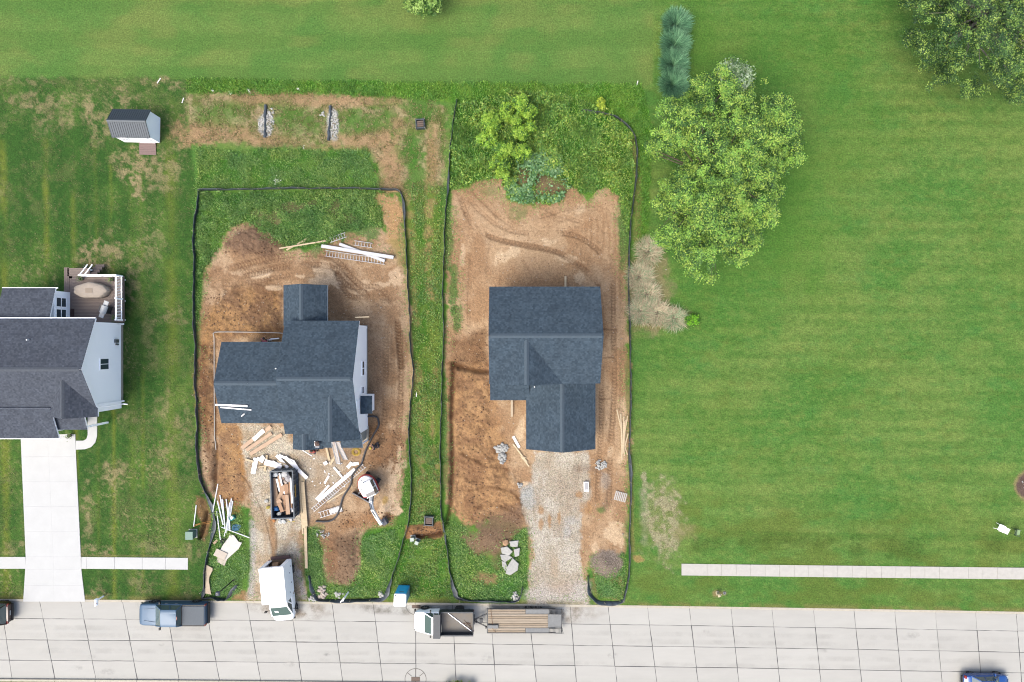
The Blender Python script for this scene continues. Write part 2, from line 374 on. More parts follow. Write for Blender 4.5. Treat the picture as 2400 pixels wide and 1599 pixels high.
pit = poly([(470, 760), (500, 720), (550, 672), (640, 668), (664, 690), (664, 792), (505, 795), (500, 1000), (466, 1000), (464, 860)], 14, 14)
lay(pit, mixc((188, 144, 98), (138, 102, 74), sstep(.35, .62, fbm(PX, PY, 24, 5, 131, .7))), SO, k=.85)
lay(line([(478, 812), (476, 900), (482, 990), (490, 1060), (500, 1120)], 14, 6, 5), (118, 82, 60), SO, k=.6)
lay(line([(500, 810), (500, 900), (504, 1000), (506, 1070), (502, 1150)], 6, 3, 2), (88, 58, 40), SO, k=.8)
lay(poly([(508, 992), (560, 996), (566, 1060), (576, 1150), (560, 1184), (512, 1180), (508, 1100)], 8, 8), mixc((194, 150, 104), (156, 116, 84), sstep(.35, .65, F5)), SO, k=.8)
lay(line([(562, 1000), (566, 1060), (572, 1120)], 12, 5, 5), (196, 146, 92), SO, k=.7)
lay(poly([(764, 672), (800, 690), (830, 730), (830, 755), (764, 750)], 12, 9), (160, 124, 94), SO, k=.7)  # moist soil, with shade beside the rear wing painted into it
lay(poly([(865, 780), (900, 800), (905, 980), (880, 985), (864, 960)], 14, 6), (186, 152, 124), SO, k=.6)  # soft shade of the east wall painted faintly into the soil
lay(poly([(862, 1000), (950, 1010), (944, 1110), (900, 1100), (860, 1080)], 14, 12), mixc((158, 114, 80), (120, 84, 58), F5), SO, k=.7)
lay(poly([(800, 1210), (930, 1190), (922, 1234), (800, 1240)], 12, 10), (172, 126, 88), SO, k=.7)
lay(poly([(764, 1260), (840, 1245), (850, 1330), (820, 1372), (765, 1366)], 14, 12), mixc((160, 130, 106), (132, 106, 86), F1), SO, k=.9)
for x_, y_, rx, ry, r_, k_ in ((612, 642, 24, 9, -.2, .9), (705, 648, 14, 5, .1, .7), (770, 640, 40, 20, .6, .75), (750, 660, 26, 12, 0, .8), (800, 650, 16, 26, -.6, .7), (880, 670, 50, 7, -.1, .6), (850, 675, 14, 20, .8, .6), (930, 650, 20, 24, .4, .6),
        (905, 1180, 13, 24, .35, .9), (892, 1205, 8, 12, .3, .8), (925, 1170, 6, 30, -.35, .7), (930, 1110, 8, 30, .2, .7), (920, 1125, 12, 12, .4, .7), (915, 1090, 8, 20, .3, .6), (945, 1090, 10, 10, 0, .6), (928, 1200, 14, 9, 0, .7), (935, 1065, 6, 20, 0, .6), (565, 640, 20, 7, 0, .5), (642, 675, 18, 6, 0, .6)):
    lay(blob(x_, y_, rx, ry, .18, .6, r_), (236, 206, 174), SO, k=min(1, k_ * 1.2))
lay(blob(903, 1172, 7, 11, .3, .2, .35), (206, 170, 108), SO, k=.9)
# pale rim along the east fence of lot one
lay(line([(953, 640), (957, 720), (961, 790), (962, 850), (968, 880), (962, 930)], 8, 4, 3), (224, 190, 152), SO, k=.7)
# ---- gravel drive of lot one
g1 = poly([(562, 996), (668, 994), (690, 1040), (740, 1060), (790, 1080), (820, 1100), (770, 1150), (740, 1196), (706, 1230), (698, 1260), (700, 1320), (712, 1370), (718, 1408), (576, 1408), (586, 1350), (588, 1250), (590, 1172), (580, 1120), (570, 1060)], 6, 8)
GC1 = mixc((222, 210, 192), (200, 178, 152), sstep(.35, .65, fbm(PX, PY, 30, 4, 141)))
lay(g1, GC1, GV)
lay(poly([(690, 1050), (800, 1050), (850, 1075), (840, 1130), (780, 1200), (720, 1230), (700, 1200)], 18, 14), mixc((204, 172, 144), (186, 168, 152), F5), SO, k=.45)
lay(line([(636, 1215), (640, 1270), (642, 1300)], 14, 6, 3), (184, 140, 100), SO, k=.8)
lay(line([(690, 1225), (668, 1290)], 10, 6, 4), (184, 146, 112), SO, k=.4)
lay(line([(622, 1230), (624, 1300)], 10, 6, 4), (190, 156, 122), SO, k=.5)
lay(line([(592, 1225), (592, 1300), (588, 1390)], 14, 5, 4), (206, 202, 200), GV, k=.7)
lay(line([(700, 1340), (712, 1400)], 12, 4, 3), (196, 190, 190), GV, k=.7)
lay(blob(770, 1160, 16, 12, .5, .6), (190, 190, 190), GV, k=.6)
for pts in ([(534, 1116), (566, 1115), (590, 1150), (610, 1190), (624, 1230), (634, 1270), (638, 1300)], [(648, 1250), (648, 1290)]):
    lay(line(smooth_path(pts), 2.6, 1.4, 1), (120, 96, 76), SO, k=.75)
# green corners inside lot one's front
lay(poly([(500, 1186), (530, 1195), (562, 1190), (580, 1210), (584, 1290), (586, 1340), (566, 1392), (540, 1404), (476, 1406), (490, 1300)], 6, 7), mixc((76, 124, 48), (112, 146, 68), F1), GR)
lay(poly([(508, 1170), (560, 1160), (560, 1200), (530, 1215)], 12, 14), (168, 122, 80), SO, k=.7)
lay(poly([(716, 1240), (746, 1232), (756, 1290), (760, 1330), (770, 1370), (732, 1390), (712, 1345)], 8, 9), mixc((82, 130, 58), (110, 144, 76), F1), GR, k=.85)
lay(poly([(748, 1262), (790, 1250), (790, 1330), (775, 1362), (765, 1330)], 10, 12), (158, 118, 88), SO, k=.7)
lay(poly([(848, 1262), (880, 1240), (940, 1230), (925, 1310), (902, 1385), (850, 1400), (826, 1372), (850, 1320)], 6, 8), mixc((80, 138, 46), (108, 152, 62), F1), GR)
lay(poly([(724, 1372), (825, 1372), (905, 1380), (900, 1402), (740, 1404)], 5, 6), mixc((82, 132, 48), (116, 146, 70), F1), GR, k=.8)
lay(poly([(545, 1404), (566, 1380), (576, 1385), (574, 1408)], 5, 4), (186, 142, 108), SO, k=.8)
# green bank and grass by the west fence
lay(line([(464, 470), (462, 560), (466, 640), (464, 720)], 18, 6, 8), (76, 124, 52), GR, k=.8)
lay(line([(466, 740), (464, 800)], 10, 6, 6), (84, 128, 60), GR, k=.5)
# cut by the utility box west of the fence
lay(poly([(462, 1165), (484, 1170), (494, 1200), (490, 1250), (480, 1268), (468, 1262), (470, 1225), (458, 1205)], 4, 5), (150, 112, 82), SO, k=.85)
lay(line([(484, 1200), (476, 1240), (468, 1262)], 7, 3, 3), (70, 50, 36), SO, k=.9)
# ---- trench across the strip
tr = poly([(952, 1232), (1000, 1228), (1032, 1222), (1042, 1250), (1030, 1262), (975, 1264), (950, 1262)], 3, 4)
lay(tr, mixc((190, 142, 100), (160, 118, 84), F5), SO)
lay(line([(972, 1258), (1000, 1256), (1036, 1248)], 8, 3, 2), (112, 78, 58), SO, k=.9)
# ---- lot two
l2 = poly([(1068, 236), (1200, 205), (1360, 225), (1440, 276), (1484, 318), (1490, 380), (1476, 530), (1472, 680), (1476, 860), (1474, 1080), (1475, 1340), (1458, 1410), (1400, 1412), (1210, 1412), (1080, 1408), (1056, 1350), (1034, 1170), (1033, 900), (1039, 700), (1048, 440)], 2, 1)
lay(l2, mixc((72, 132, 46), (108, 154, 60), sstep(.35, .65, F1)), GR)
lay(l2 * sstep(.5, .68, F5), (120, 164, 74), GR, k=.5)
s2 = poly([(1056, 448), (1100, 432), (1140, 420), (1176, 428), (1190, 470), (1250, 485), (1310, 470), (1340, 440), (1380, 470), (1400, 450), (1420, 440), (1450, 460), (1462, 520), (1470, 620), (1472, 760), (1474, 1000), (1474, 1200), (1466, 1290), (1460, 1300), (1390, 1300), (1378, 1360), (1380, 1412), (1236, 1412), (1238, 1300), (1232, 1250), (1200, 1225), (1150, 1215), (1090, 1235), (1062, 1215), (1042, 1170), (1042, 900), (1046, 700), (1046, 560)], 5, 10)
lay(s2, mixc((212, 178, 144), (188, 150, 116), sstep(.34, .68, fbm(PX, PY, 56, 5, 151, .58))), SO)
SM = np.maximum(SM, s2)
lay(poly([(1060, 500), (1200, 480), (1460, 470), (1468, 640), (1060, 650)], 30, 14) * sstep(.4, .6, F2), (196, 160, 126), SO, k=.4)
lay(poly([(1140, 620), (1380, 610), (1400, 668), (1140, 668)], 22, 10), (186, 148, 114), SO, k=.4)  # faint shade north of the house painted into the soil colour
# furrows north-east and washed patches
fur = poly([(1370, 520), (1462, 500), (1468, 600), (1380, 590)], 10, 6)
lay(fur * sstep(0, .5, np.sin(PX / 2.2 + (F1 - .5) * 2)), (150, 110, 78), SO, k=.35)
for x_, y_, rx, ry, r_, k_ in ((1180, 605, 24, 10, -.6, .8), (1205, 585, 12, 14, 0, .8), (1168, 600, 8, 16, .2, .7), (1330, 608, 30, 9, .2, .6), (1275, 562, 8, 6, 0, .7), (1290, 570, 20, 5, -.4, .6), (1360, 650, 14, 14, .2, .6), (1370, 700, 10, 10, 0, .3), (1085, 610, 6, 16, 0, .5), (1360, 490, 16, 10, -.4, .6), (1085, 580, 5, 12, 0, .5), (1195, 560, 30, 8, 0, .3),
        (1222, 1000, 10, 34, .25, .8), (1170, 1007, 12, 8, -.6, .8), (1200, 1125, 8, 18, -.35, .9), (1205, 1150, 16, 7, 0, .9), (1228, 1135, 8, 8, 0, .8), (1140, 1198, 16, 5, -.1, .7), (1455, 1075, 6, 18, .3, .6), (1430, 1055, 6, 14, .2, .5), (1440, 1255, 24, 26, .3, .7), (1395, 1285, 8, 14, 0, .6), (1460, 960, 6, 26, 0, .5), (1415, 1130, 12, 24, 0, .3)):
    lay(blob(x_, y_, rx, ry, .2, .65, r_), (238, 208, 174), SO, k=min(1, k_ * 1.15))
d2 = poly([(1046, 848), (1146, 850), (1160, 940), (1180, 1010), (1190, 1100), (1225, 1150), (1230, 1210), (1150, 1215), (1090, 1230), (1062, 1215), (1044, 1160)], 10, 10)
lay(d2, mixc((200, 156, 112), (158, 118, 86), sstep(.34, .64, fbm(PX, PY, 22, 5, 161, .7))), SO, k=.85)
lay(poly([(1060, 800), (1140, 770), (1146, 850), (1070, 862), (1048, 850)], 12, 10), mixc((158, 118, 86), (124, 92, 66), F5), SO, k=.8)
lay(poly([(1150, 1200), (1232, 1180), (1230, 1260), (1190, 1300), (1110, 1310), (1085, 1290), (1110, 1250)], 12, 14), mixc((160, 128, 104), (136, 108, 88), F1), SO, k=.9)
lay(line([(1062, 850), (1058, 960), (1060, 1100), (1056, 1180), (1048, 1230)], 7, 3, 2), (94, 64, 46), SO, k=.85)
lay(line([(1066, 858), (1104, 868), (1148, 872)], 9, 4, 3), (96, 66, 44), SO, k=.85)
for pts in ([(1100, 1150), (1150, 1140), (1200, 1156), (1222, 1180)], [(1080, 1060), (1130, 1090), (1190, 1100)], [(1090, 960), (1130, 990), (1160, 1060)], [(1110, 1190), (1170, 1185), (1225, 1216)]):
    lay(line(smooth_path(pts), 5, 3, 4), (112, 78, 52), SO, k=.6)
for x_, y_, rx, ry, k_ in ((1062, 690, 10, 40, .8), (1070, 740, 12, 34, .7), (1064, 640, 8, 14, .5), (1052, 560, 10, 60, .7), (1048, 480, 12, 40, .8), (1042, 1000, 8, 60, .7), (1044, 1100, 6, 60, .6), (1040, 900, 6, 40, .5), (1220, 500, 20, 16, .5), (1150, 450, 20, 14, .4), (1460, 540, 10, 90, .8), (1410, 1195, 8, 6, .7), (1470, 900, 5, 60, .5), (1470, 1250, 6, 40, .5)):
    lay(blob(x_, y_, rx, ry, .4, .7), (88, 132, 62), GR, k=k_)
lay(blob(1285, 440, 40, 26, .4, .5), (150, 120, 98), SO, k=.85); lay(blob(1224, 415, 16, 24, .4, .5), (158, 126, 104), SO, k=.8)
# front corner of lot two, weeds
lay(poly([(1060, 1205), (1090, 1235), (1100, 1290), (1150, 1320), (1200, 1260), (1236, 1230), (1238, 1310), (1232, 1380), (1210, 1412), (1080, 1408), (1052, 1330), (1044, 1240)], 6, 9), mixc((80, 134, 54), (112, 152, 72), F1), GR, k=.9)
lay(blob(1140, 1262, 46, 26, .35, .6), (150, 122, 100), SO, k=.85); lay(blob(1140, 1355, 30, 16, .4, .6), (176, 138, 106), SO, k=.8); lay(blob(1165, 1310, 16, 24, .4, .6), (140, 112, 90), SO, k=.5)
lay(poly([(1382, 1300), (1460, 1300), (1474, 1330), (1460, 1408), (1400, 1410), (1378, 1360)], 5, 8), mixc((84, 132, 54), (150, 136, 92), sstep(.45, .6, F5)), GR, k=.9)
# gravel drive of lot two
g2 = poly([(1250, 1056), (1382, 1056), (1380, 1116), (1382, 1166), (1366, 1195), (1362, 1240), (1360, 1320), (1376, 1385), (1376, 1422), (1228, 1422), (1238, 1384), (1247, 1310), (1250, 1270), (1232, 1222), (1226, 1162), (1244, 1142), (1250, 1090)], 5, 8)
lay(g2, mixc((216, 206, 192), (200, 186, 168), sstep(.35, .65, fbm(PX, PY, 34, 4, 171))), GV)
lay(g2 * sstep(.52, .66, fbm(PX * 2.2, PY * .6, 26, 4, 173)) * (PY < 1260), (182, 162, 142), GV, k=.5)
lay(poly([(1226, 1380), (1380, 1360), (1378, 1424), (1226, 1424)], 14, 10), (212, 204, 200), GV, k=.6)
for x_, y_, rx, ry, k_ in ((1330, 1246, 12, 16, .6), (1340, 1220, 14, 10, .5), (1236, 1152, 16, 12, .8), (1240, 1175, 14, 16, .7), (1418, 1122, 14, 20, .45)):
    lay(blob(x_, y_, rx, ry, .4, .5), (196, 196, 194), GV, k=k_)
for x_, y_, rx, ry, k_ in ((1268, 1196, 6, 10, .7), (1268, 1230, 5, 12, .7), (1288, 1222, 4, 14, .7), (1311, 1215, 4, 16, .7), (1358, 1160, 8, 8, .7), (1372, 1190, 16, 14, .5), (1314, 1380, 30, 20, .2), (1300, 1330, 10, 30, .2)):
    lay(blob(x_, y_, rx, ry, .35, .4), (192, 146, 100), SO, k=k_)
lay(line(smooth_path([(1350, 1100), (1385, 1098), (1410, 1110), (1424, 1150), (1420, 1190)]), 14, 7, 6), (142, 116, 98), GV, k=.5)
lay(blob(1418, 1321, 38, 32, .22, .35), mixc((170, 154, 142), (146, 128, 116), F1), GV)        # gravel heap
# old gravel spot in the east lawn
og = blob(1555, 1225, 44, 92, .35, .55, -.15); lay(og, mixc((184, 172, 140), (140, 150, 92), sstep(.45, .62, F5)), GV, k=.85)
lay(line([(1508, 1150), (1512, 1270)], 16, 8, 8), (182, 174, 150), GV, k=.4); lay(blob(1510, 1122, 8, 22, .4, .6), (190, 176, 150), GV, k=.7)
lay(blob(1610, 1250, 26, 20, .5, .9), (150, 146, 96), GR, k=.6)
# worn edge along the east fence, bare spots under the straw clump
lay(line([(1480, 320), (1496, 420), (1494, 560)], 16, 7, 6), (158, 142, 98), GR, k=.6)
lay(line([(1478, 1080), (1482, 1200), (1482, 1290)], 8, 4, 3), (176, 158, 100), GR, k=.5)
lay(blob(1494, 1310, 12, 7, .4, .6), (200, 160, 110), SO, k=.7)
lay(blob(1520, 690, 52, 90, .3, .4), (170, 150, 118), SO, k=.7); lay(blob(1555, 745, 60, 24, .3, .4), (160, 142, 108), SO, k=.6)
lay(line([(1590, 763), (1470, 768)], 8, 4, 3), (150, 146, 84), GR, k=.5)
lay(blob(1681, 1391, 12, 9, .4, .4), (178, 148, 112), SO, k=.7); lay(blob(1698, 1390, 6, 6, .4, .4), (160, 140, 116), SO, k=.7)
lay(blob(2406, 1137, 30, 36, .12, .15), (170, 150, 110), GR, k=.8); lay(blob(2406, 1137, 24, 30, .12, .15), (118, 98, 90), SO)
# white rock check dams in the swale
for P_ in ([(604, 280), (618, 266), (640, 262), (640, 300), (634, 318), (616, 322), (606, 306)], [(768, 272), (780, 252), (790, 262), (795, 290), (788, 328), (774, 328), (766, 305)]):
    lay(poly(P_, 3, 4), (208, 206, 204), GV, k=.85)
# soil trim beside the kerb and walks
lay(line([(190, 1303), (440, 1303)], 4, 2, 1.5), (150, 134, 96), GR, k=.5)
kerb_d = np.abs(PY - ycurb(PX)); lay((1 - sstep(3, 16, kerb_d)) * sstep(.35, .6, F1), (150, 138, 88), GR, k=.6)

# tyre and track marks
F181 = sstep(.25, .5, fbm(PX, PY, 50, 3, 181))
def track(pts, w=13, k=.55, tread=True, dark=(132, 98, 72), light=(222, 190, 156)):
    """a wheel or crawler mark: bars across, darker pressed edges"""
    global ZZ
    P = smooth_path(pts); m, a, sd = line(P, w, 2.0, .8, True)
    m = m * np.clip(T[..., 1] * 1.3, 0, 1) * F181
    tr_ = np.sin(a * 2 * PI / 7.5 + np.abs(sd) * .5) if tread else np.zeros_like(a)
    lay(m, (160, 122, 92), SO, k=k * .6)
    if tread: lay(m * sstep(-.2, .6, tr_), dark, SO, k=k * .9); lay(m * sstep(.3, .9, -tr_), light, SO, k=k * .5)
    e_ = m * sstep(w * .22, w * .4, np.abs(sd)); lay(e_, (112, 80, 58), SO, k=k * .75)
    ZZ -= m * (.05 + (.03 * tr_ if tread else 0))
for off in (0, 26):
    track([(478, 652 - off * .2), (560, 650 - off), (640, 630 - off), (720, 622 - off), (780, 628 - off * .9), (830, 672 - off * .6), (860, 690 - off * .5)], 14, .6)
    track([(500, 670 - off), (600, 660 - off), (680, 645 - off), (760, 645 - off)], 11, .5)
for off in (0, 22):
    track([(790, 640 + off * .2), (820, 672 + off), (880, 672 + off), (915, 700 + off * .3), (930, 740), (934, 800), (940, 860)][:7], 12, .6)
track([(905, 780), (904, 900), (900, 1000), (880, 1080)], 13, .5); track([(938, 780), (940, 900), (936, 990), (925, 1060), (905, 1090)], 13, .55)
track([(880, 1040), (905, 1050), (925, 1080)], 12, .5); track([(870, 1060), (850, 1090)], 12, .4)
track([(530, 680), (528, 720)], 10, .5); track([(512, 690), (510, 730)], 9, .4)
track([(1080, 470), (1110, 530), (1160, 560), (1230, 576), (1300, 590), (1350, 618), (1395, 655)], 12, .6); track([(1090, 500), (1130, 545), (1200, 568), (1270, 580), (1330, 600), (1380, 640), (1404, 668)], 10, .5)
track([(1290, 548), (1340, 550), (1380, 570), (1404, 590)], 12, .55); track([(1060, 600), (1066, 700), (1070, 780)], 9, .35, False)
track([(1105, 600), (1100, 680), (1098, 760)], 8, .35, False); track([(1436, 600), (1438, 760), (1440, 900), (1432, 1050), (1428, 1180)], 12, .55); track([(1408, 860), (1410, 960), (1406, 1060), (1400, 1170)], 12, .5)
track([(1456, 620), (1458, 800), (1456, 960)], 8, .35, False); track([(1260, 480), (1300, 500), (1360, 520)], 9, .35, False); track([(1120, 1040), (1150, 1070), (1200, 1080)], 10, .4, False)
track([(1070, 450), (1100, 470), (1130, 500), (1170, 530), (1220, 545), (1290, 545)], 10, .4, False); track([(1100, 440), (1130, 470), (1165, 505), (1200, 530)], 8, .35, False); track([(1175, 440), (1180, 480), (1205, 520)], 8, .3, False)
track([(1230, 520), (1280, 505), (1330, 490), (1400, 480)], 9, .35, False); track([(1310, 520), (1360, 500), (1400, 490)], 5, .3, False)
track([(1140, 640), (1150, 560), (1130, 700)][:2], 6, .3, False); track([(1225, 610), (1240, 640), (1215, 665)], 5, .5, False); track([(1176, 650), (1170, 668)], 4, .5, False); track([(1404, 670), (1412, 760), (1408, 840)], 8, .35, False)
track([(860, 700), (900, 720), (920, 760), (922, 830)], 8, .4, False); track([(770, 720), (820, 700), (880, 712)], 7, .35, False); track([(866, 760), (880, 860), (878, 960)], 9, .3, False); track([(918, 800), (922, 900), (916, 980)], 9, .3, False)
track([(540, 690), (600, 668), (660, 664)], 7, .4, False); track([(480, 700), (490, 660), (560, 632), (640, 612), (740, 606)], 8, .35)
for pts in ([(1415, 772), (1445, 774)], [(1412, 840), (1440, 838)], [(1410, 905), (1432, 908), (1450, 903)], [(1404, 936), (1430, 936)]):
    lay(line(pts, 2.6, 1.4, 2.5), (112, 82, 60), SO, k=.7)

# ---- relief
soilm = np.clip(T[..., 1], 0, 1)
rough = fbm(PX, PY, 20, 5, 201, .68) - .5
clods = np.abs(fbm(PX, PY, 9, 3, 203, .7) - .5)
ZZ += soilm * (rough * .15 + clods * .10)
strong = np.clip(pit + d2 + blob(590, 570, 70, 40) + poly([(764, 1260), (840, 1245), (850, 1330), (820, 1372), (765, 1366)], 14, 12) + poly([(862, 1000), (950, 1010), (944, 1110), (860, 1080)], 14, 12) * .6, 0, 1)
ZZ += strong * soilm * ((fbm(PX, PY, 24, 5, 207, .68) - .5) * .5 + clods * .2)
ZZ += np.clip(T[..., 0], 0, 1) * (fbm(PX, PY, 60, 4, 211) - .5) * .05 + np.clip(T[..., 2], 0, 1) * (fbm(PX, PY, 7, 2, 213) - .5) * .035
def mound(cx, cy, rx, ry, h, rot=0):
    global ZZ
    c, s = math.cos(rot), math.sin(rot); x = PX - cx; y = PY - cy
    r = ((x * c + y * s) / rx) ** 2 + ((-x * s + y * c) / ry) ** 2
    ZZ += h * np.exp(-r * 1.6) * (0.75 + .5 * F1)
mound(590, 572, 66, 36, .55); mound(720, 515, 120, 46, .5); mound(808, 1305, 40, 58, .5); mound(1265, 430, 70, 44, .6); mound(1418, 1321, 36, 30, .5)
mound(1140, 1262, 50, 34, .35); mound(1105, 812, 36, 36, .3); mound(1150, 1120, 60, 60, .2); mound(975, 1242, 26, 10, .25); mound(1015, 1238, 20, 10, .2); mound(470, 1180, 8, 20, .25)
ZZ -= .35 * line([(500, 812), (500, 900), (504, 1000), (506, 1070), (503, 1150)], 9, 5, 2) + .4 * line([(1062, 852), (1058, 960), (1060, 1100), (1056, 1180), (1048, 1225)], 9, 4, 2)
ZZ -= .35 * line([(1068, 858), (1104, 868), (1150, 872)], 11, 5, 2) + .45 * line([(975, 1258), (1000, 1257), (1034, 1250)], 9, 3, 1) + .4 * line([(484, 1200), (476, 1240), (468, 1262)], 7, 3, 1)
# keep it flat under houses, paving and by the kerb
flat = np.zeros(PX.shape, np.float32)
for x0, y0, x1, y1 in ((-300, 640, 292, 1060), (505, 800, 860, 1030), (690, 690, 790, 800), (1150, 690, 1400, 1055), (250, 270, 384, 366), (-400, 1296, 448, 1342), (1590, 1312, 2600, 1372), (44, 1020, 206, 1420)):
    flat = np.maximum(flat, sstep(14, 0, np.maximum(np.maximum(x0 - PX, PX - x1), np.maximum(y0 - PY, PY - y1))))
flat = np.maximum(flat, sstep(24, 4, kerb_d))
ZZ = ZZ * (1 - flat)
ZZ = np.clip(ZZ, -.5, 1.2)
def gz(px, py):
    """ground height under a photo pixel"""
    i = int(np.clip((((px - 1200) / S) - X0) / (X1 - X0) * (NX - 1), 0, NX - 1)); yc = (799.5 - ycurb(px)) / S
    j = int(np.clip((YT - (799.5 - py) / S) / (YT - yc) * (NY - 1), 0, NY - 1)); return float(ZZ[j, i])
def gp(px, py, dz=0.0):
    z = gz(px, py); v = G(px, py, 0); v.z = z + dz; return v

# ---- ground material: colour of the place from the sheet, grain from noise
gm = bpy.data.materials.new('ground'); gm.use_nodes = True
def ground_nodes(m):
    n = m.node_tree; N = n.nodes; L = n.links; b = N['Principled BSDF']; b.inputs['Roughness'].default_value = .95; b.inputs['Specular IOR Level'].default_value = .12
    a = N.new('ShaderNodeVertexColor'); a.layer_name = 'Col'; t = N.new('ShaderNodeVertexColor'); t.layer_name = 'Typ'
    sep = N.new('ShaderNodeSeparateColor'); L.new(t.outputs[0], sep.inputs[0])
    tc = N.new('ShaderNodeTexCoord')
    def noise(sc, det, rg=.6):
        x = N.new('ShaderNodeTexNoise'); x.inputs['Scale'].default_value = sc; x.inputs['Detail'].default_value = det; x.inputs['Roughness'].default_value = rg
        L.new(tc.outputs['Object'], x.inputs['Vector']); return x.outputs[0]
    def mr(s, a0, a1, b0, b1):
        x = N.new('ShaderNodeMapRange'); x.inputs[1].default_value = a0; x.inputs[2].default_value = a1; x.inputs[3].default_value = b0; x.inputs[4].default_value = b1; L.new(s, x.inputs[0]); return x.outputs[0]
    def math_(op, s1, s2):
        x = N.new('ShaderNodeMath'); x.operation = op
        for i, s in enumerate((s1, s2)):
            if isinstance(s, (int, float)): x.inputs[i].default_value = s
            else: L.new(s, x.inputs[i])
        return x.outputs[0]
    g = math_('MULTIPLY', mr(noise(7, 5, .85), .34, .66, .55, 1.5), mr(noise(2.2, 3, .7), .3, .7, .9, 1.1)); s = math_('MULTIPLY', mr(noise(5, 8, .85), .34, .66, .62, 1.36), mr(noise(12, 4, .85), .32, .62, .7, 1.26))
    vo = N.new('ShaderNodeTexVoronoi'); vo.inputs['Scale'].default_value = 12; L.new(tc.outputs['Object'], vo.inputs['Vector'])
    sv = N.new('ShaderNodeSeparateColor'); L.new(vo.outputs['Color'], sv.inputs[0]); v = mr(sv.outputs[0], 0, 1, .62, 1.42)
    tot = math_('ADD', math_('ADD', math_('MULTIPLY', g, sep.outputs[0]), math_('MULTIPLY', s, sep.outputs[1])), math_('MULTIPLY', v, sep.outputs[2]))
    mx = N.new('ShaderNodeMix'); mx.data_type = 'RGBA'; mx.blend_type = 'MULTIPLY'; mx.inputs[0].default_value = 1
    cc = N.new('ShaderNodeCombineColor')
    for i in range(3): L.new(tot, cc.inputs[i])
    L.new(a.outputs[0], mx.inputs[6]); L.new(cc.outputs[0], mx.inputs[7]); L.new(mx.outputs[2], b.inputs['Base Color'])
    bp = N.new('ShaderNodeBump'); bp.inputs['Strength'].default_value = .8; bp.inputs['Distance'].default_value = .09
    L.new(noise(9, 6, .75), bp.inputs['Height']); L.new(bp.outputs[0], b.inputs['Normal'])
ground_nodes(gm)
V = np.stack([XX.ravel(), YY.ravel(), ZZ.ravel()], 1)
ii = (np.arange(NY - 1)[:, None] * NX + np.arange(NX - 1)[None, :])
FQ = np.stack([ii, ii + NX, ii + NX + 1, ii + 1], -1).reshape(-1, 4)
cls = np.argmax((T[:-1, :-1] + T[1:, 1:]), -1).ravel()
for k_, nm_ in ((0, 'lawn'), (1, 'bare_soil'), (2, 'gravel')):
    f = FQ[cls == k_]; used = np.unique(f); re = np.zeros(len(V), np.int64); re[used] = np.arange(len(used))
    struct(build_np(nm_, V[used], re[f], gm, col=Colr.reshape(-1, 3)[used], extra={'Typ': T.reshape(-1, 3)[used]}, smooth=True))
# land beyond the detailed sheet, out to the horizon
far = []; ff = []
yk = lambda x: (799.5 - ycurb(x * S + 1200)) / S
def quad(x0, y0, x1, y1):
    o = len(far); far.extend([(x0, y0, -.01), (x1, y0, -.01), (x1, y1, -.01), (x0, y1, -.01)]); ff.append((o, o + 1, o + 2, o + 3))
quad(-2500, YT, 2500, 2500); quad(-2500, -23.3, X0, YT); quad(X1, -24.4, 2500, YT); quad(-2500, -2500, 2500, -31.9)
fv = np.array(far, np.float32)
struct(build_np('meadow', fv, np.array(ff), gm, col=np.tile(A3(104, 140, 62), (len(fv), 1)), extra={'Typ': np.tile(np.array([1, 0, 0], np.float32), (len(fv), 1))}))
# ============================================================ ROAD, WALKS, DRIVE
M_slab = mat('concrete_road', C(214, 211, 207), .9, var=.04, vscale=.8, stretch=(.35, 1.6, 1), bump=.15, bscale=30)
M_slab2 = mat('concrete_road_b', C(212, 209, 205), .9, var=.05, vscale=.7, stretch=(.35, 1.6, 1), bump=.15, bscale=30)
M_slab3 = mat('concrete_road_c', C(217, 214, 210), .9, var=.04, vscale=.9, stretch=(.35, 1.6, 1), bump=.15, bscale=30)
M_tar = mat('joint_tar', C(96, 94, 98), .8, var=.3, vscale=9)
M_curb = mat('concrete_kerb', C(222, 212, 196), .9, var=.12, vscale=3)
M_drive = mat('concrete_new', C(232, 232, 234), .85, var=.04, vscale=.9)
M_walk = mat('concrete_walk', C(222, 217, 212), .9, var=.08, vscale=2.5, bump=.1)
RZ = -.13
road = MB().box((0, -27.2, RZ - .06), (600, 9.0, .08)).build('road', M_tar); struct(road)
jt = [(-1.7, 26), (89.8, 126.8), (186, 222.7), (284.6, 320), (385, 418), (478, 513), (576.6, 609.7), (679, 706.6), (776.7, 802), (873.5, 896.5), (974, 974), (1060, 1068.6), (1147.6, 1162), (1237, 1258), (1336, 1351.6), (1425.5, 1447), (1517.8, 1541), (1616, 1638), (1714, 1734), (1810, 1830.6), (1908, 1927), (2003, 2022.8), (2098.6, 2116.6), (2194, 2212), (2288.7, 2304.6), (2384, 2399)]
jt = [(-1.7 - 95 * k, 26 - 95 * k) for k in range(4, 0, -1)] + jt + [(2384 + 95 * k, 2399 + 95 * k) for k in range(1, 5)]
rows = [3.5, 45.5, 95.5, 143.5, 187.5]
def jx(j, off):
    t = off / 187.5; return jt[j][0] * (1 - t) + jt[j][1] * t
rs = random.Random(5)
def edge(a, b, n=5, amp=.35):
    return [(a[0] + (b[0] - a[0]) * i / n + (rs.uniform(-amp, amp) if i else 0), a[1] + (b[1] - a[1]) * i / n + (rs.uniform(-amp, amp) if i else 0)) for i in range(n)]
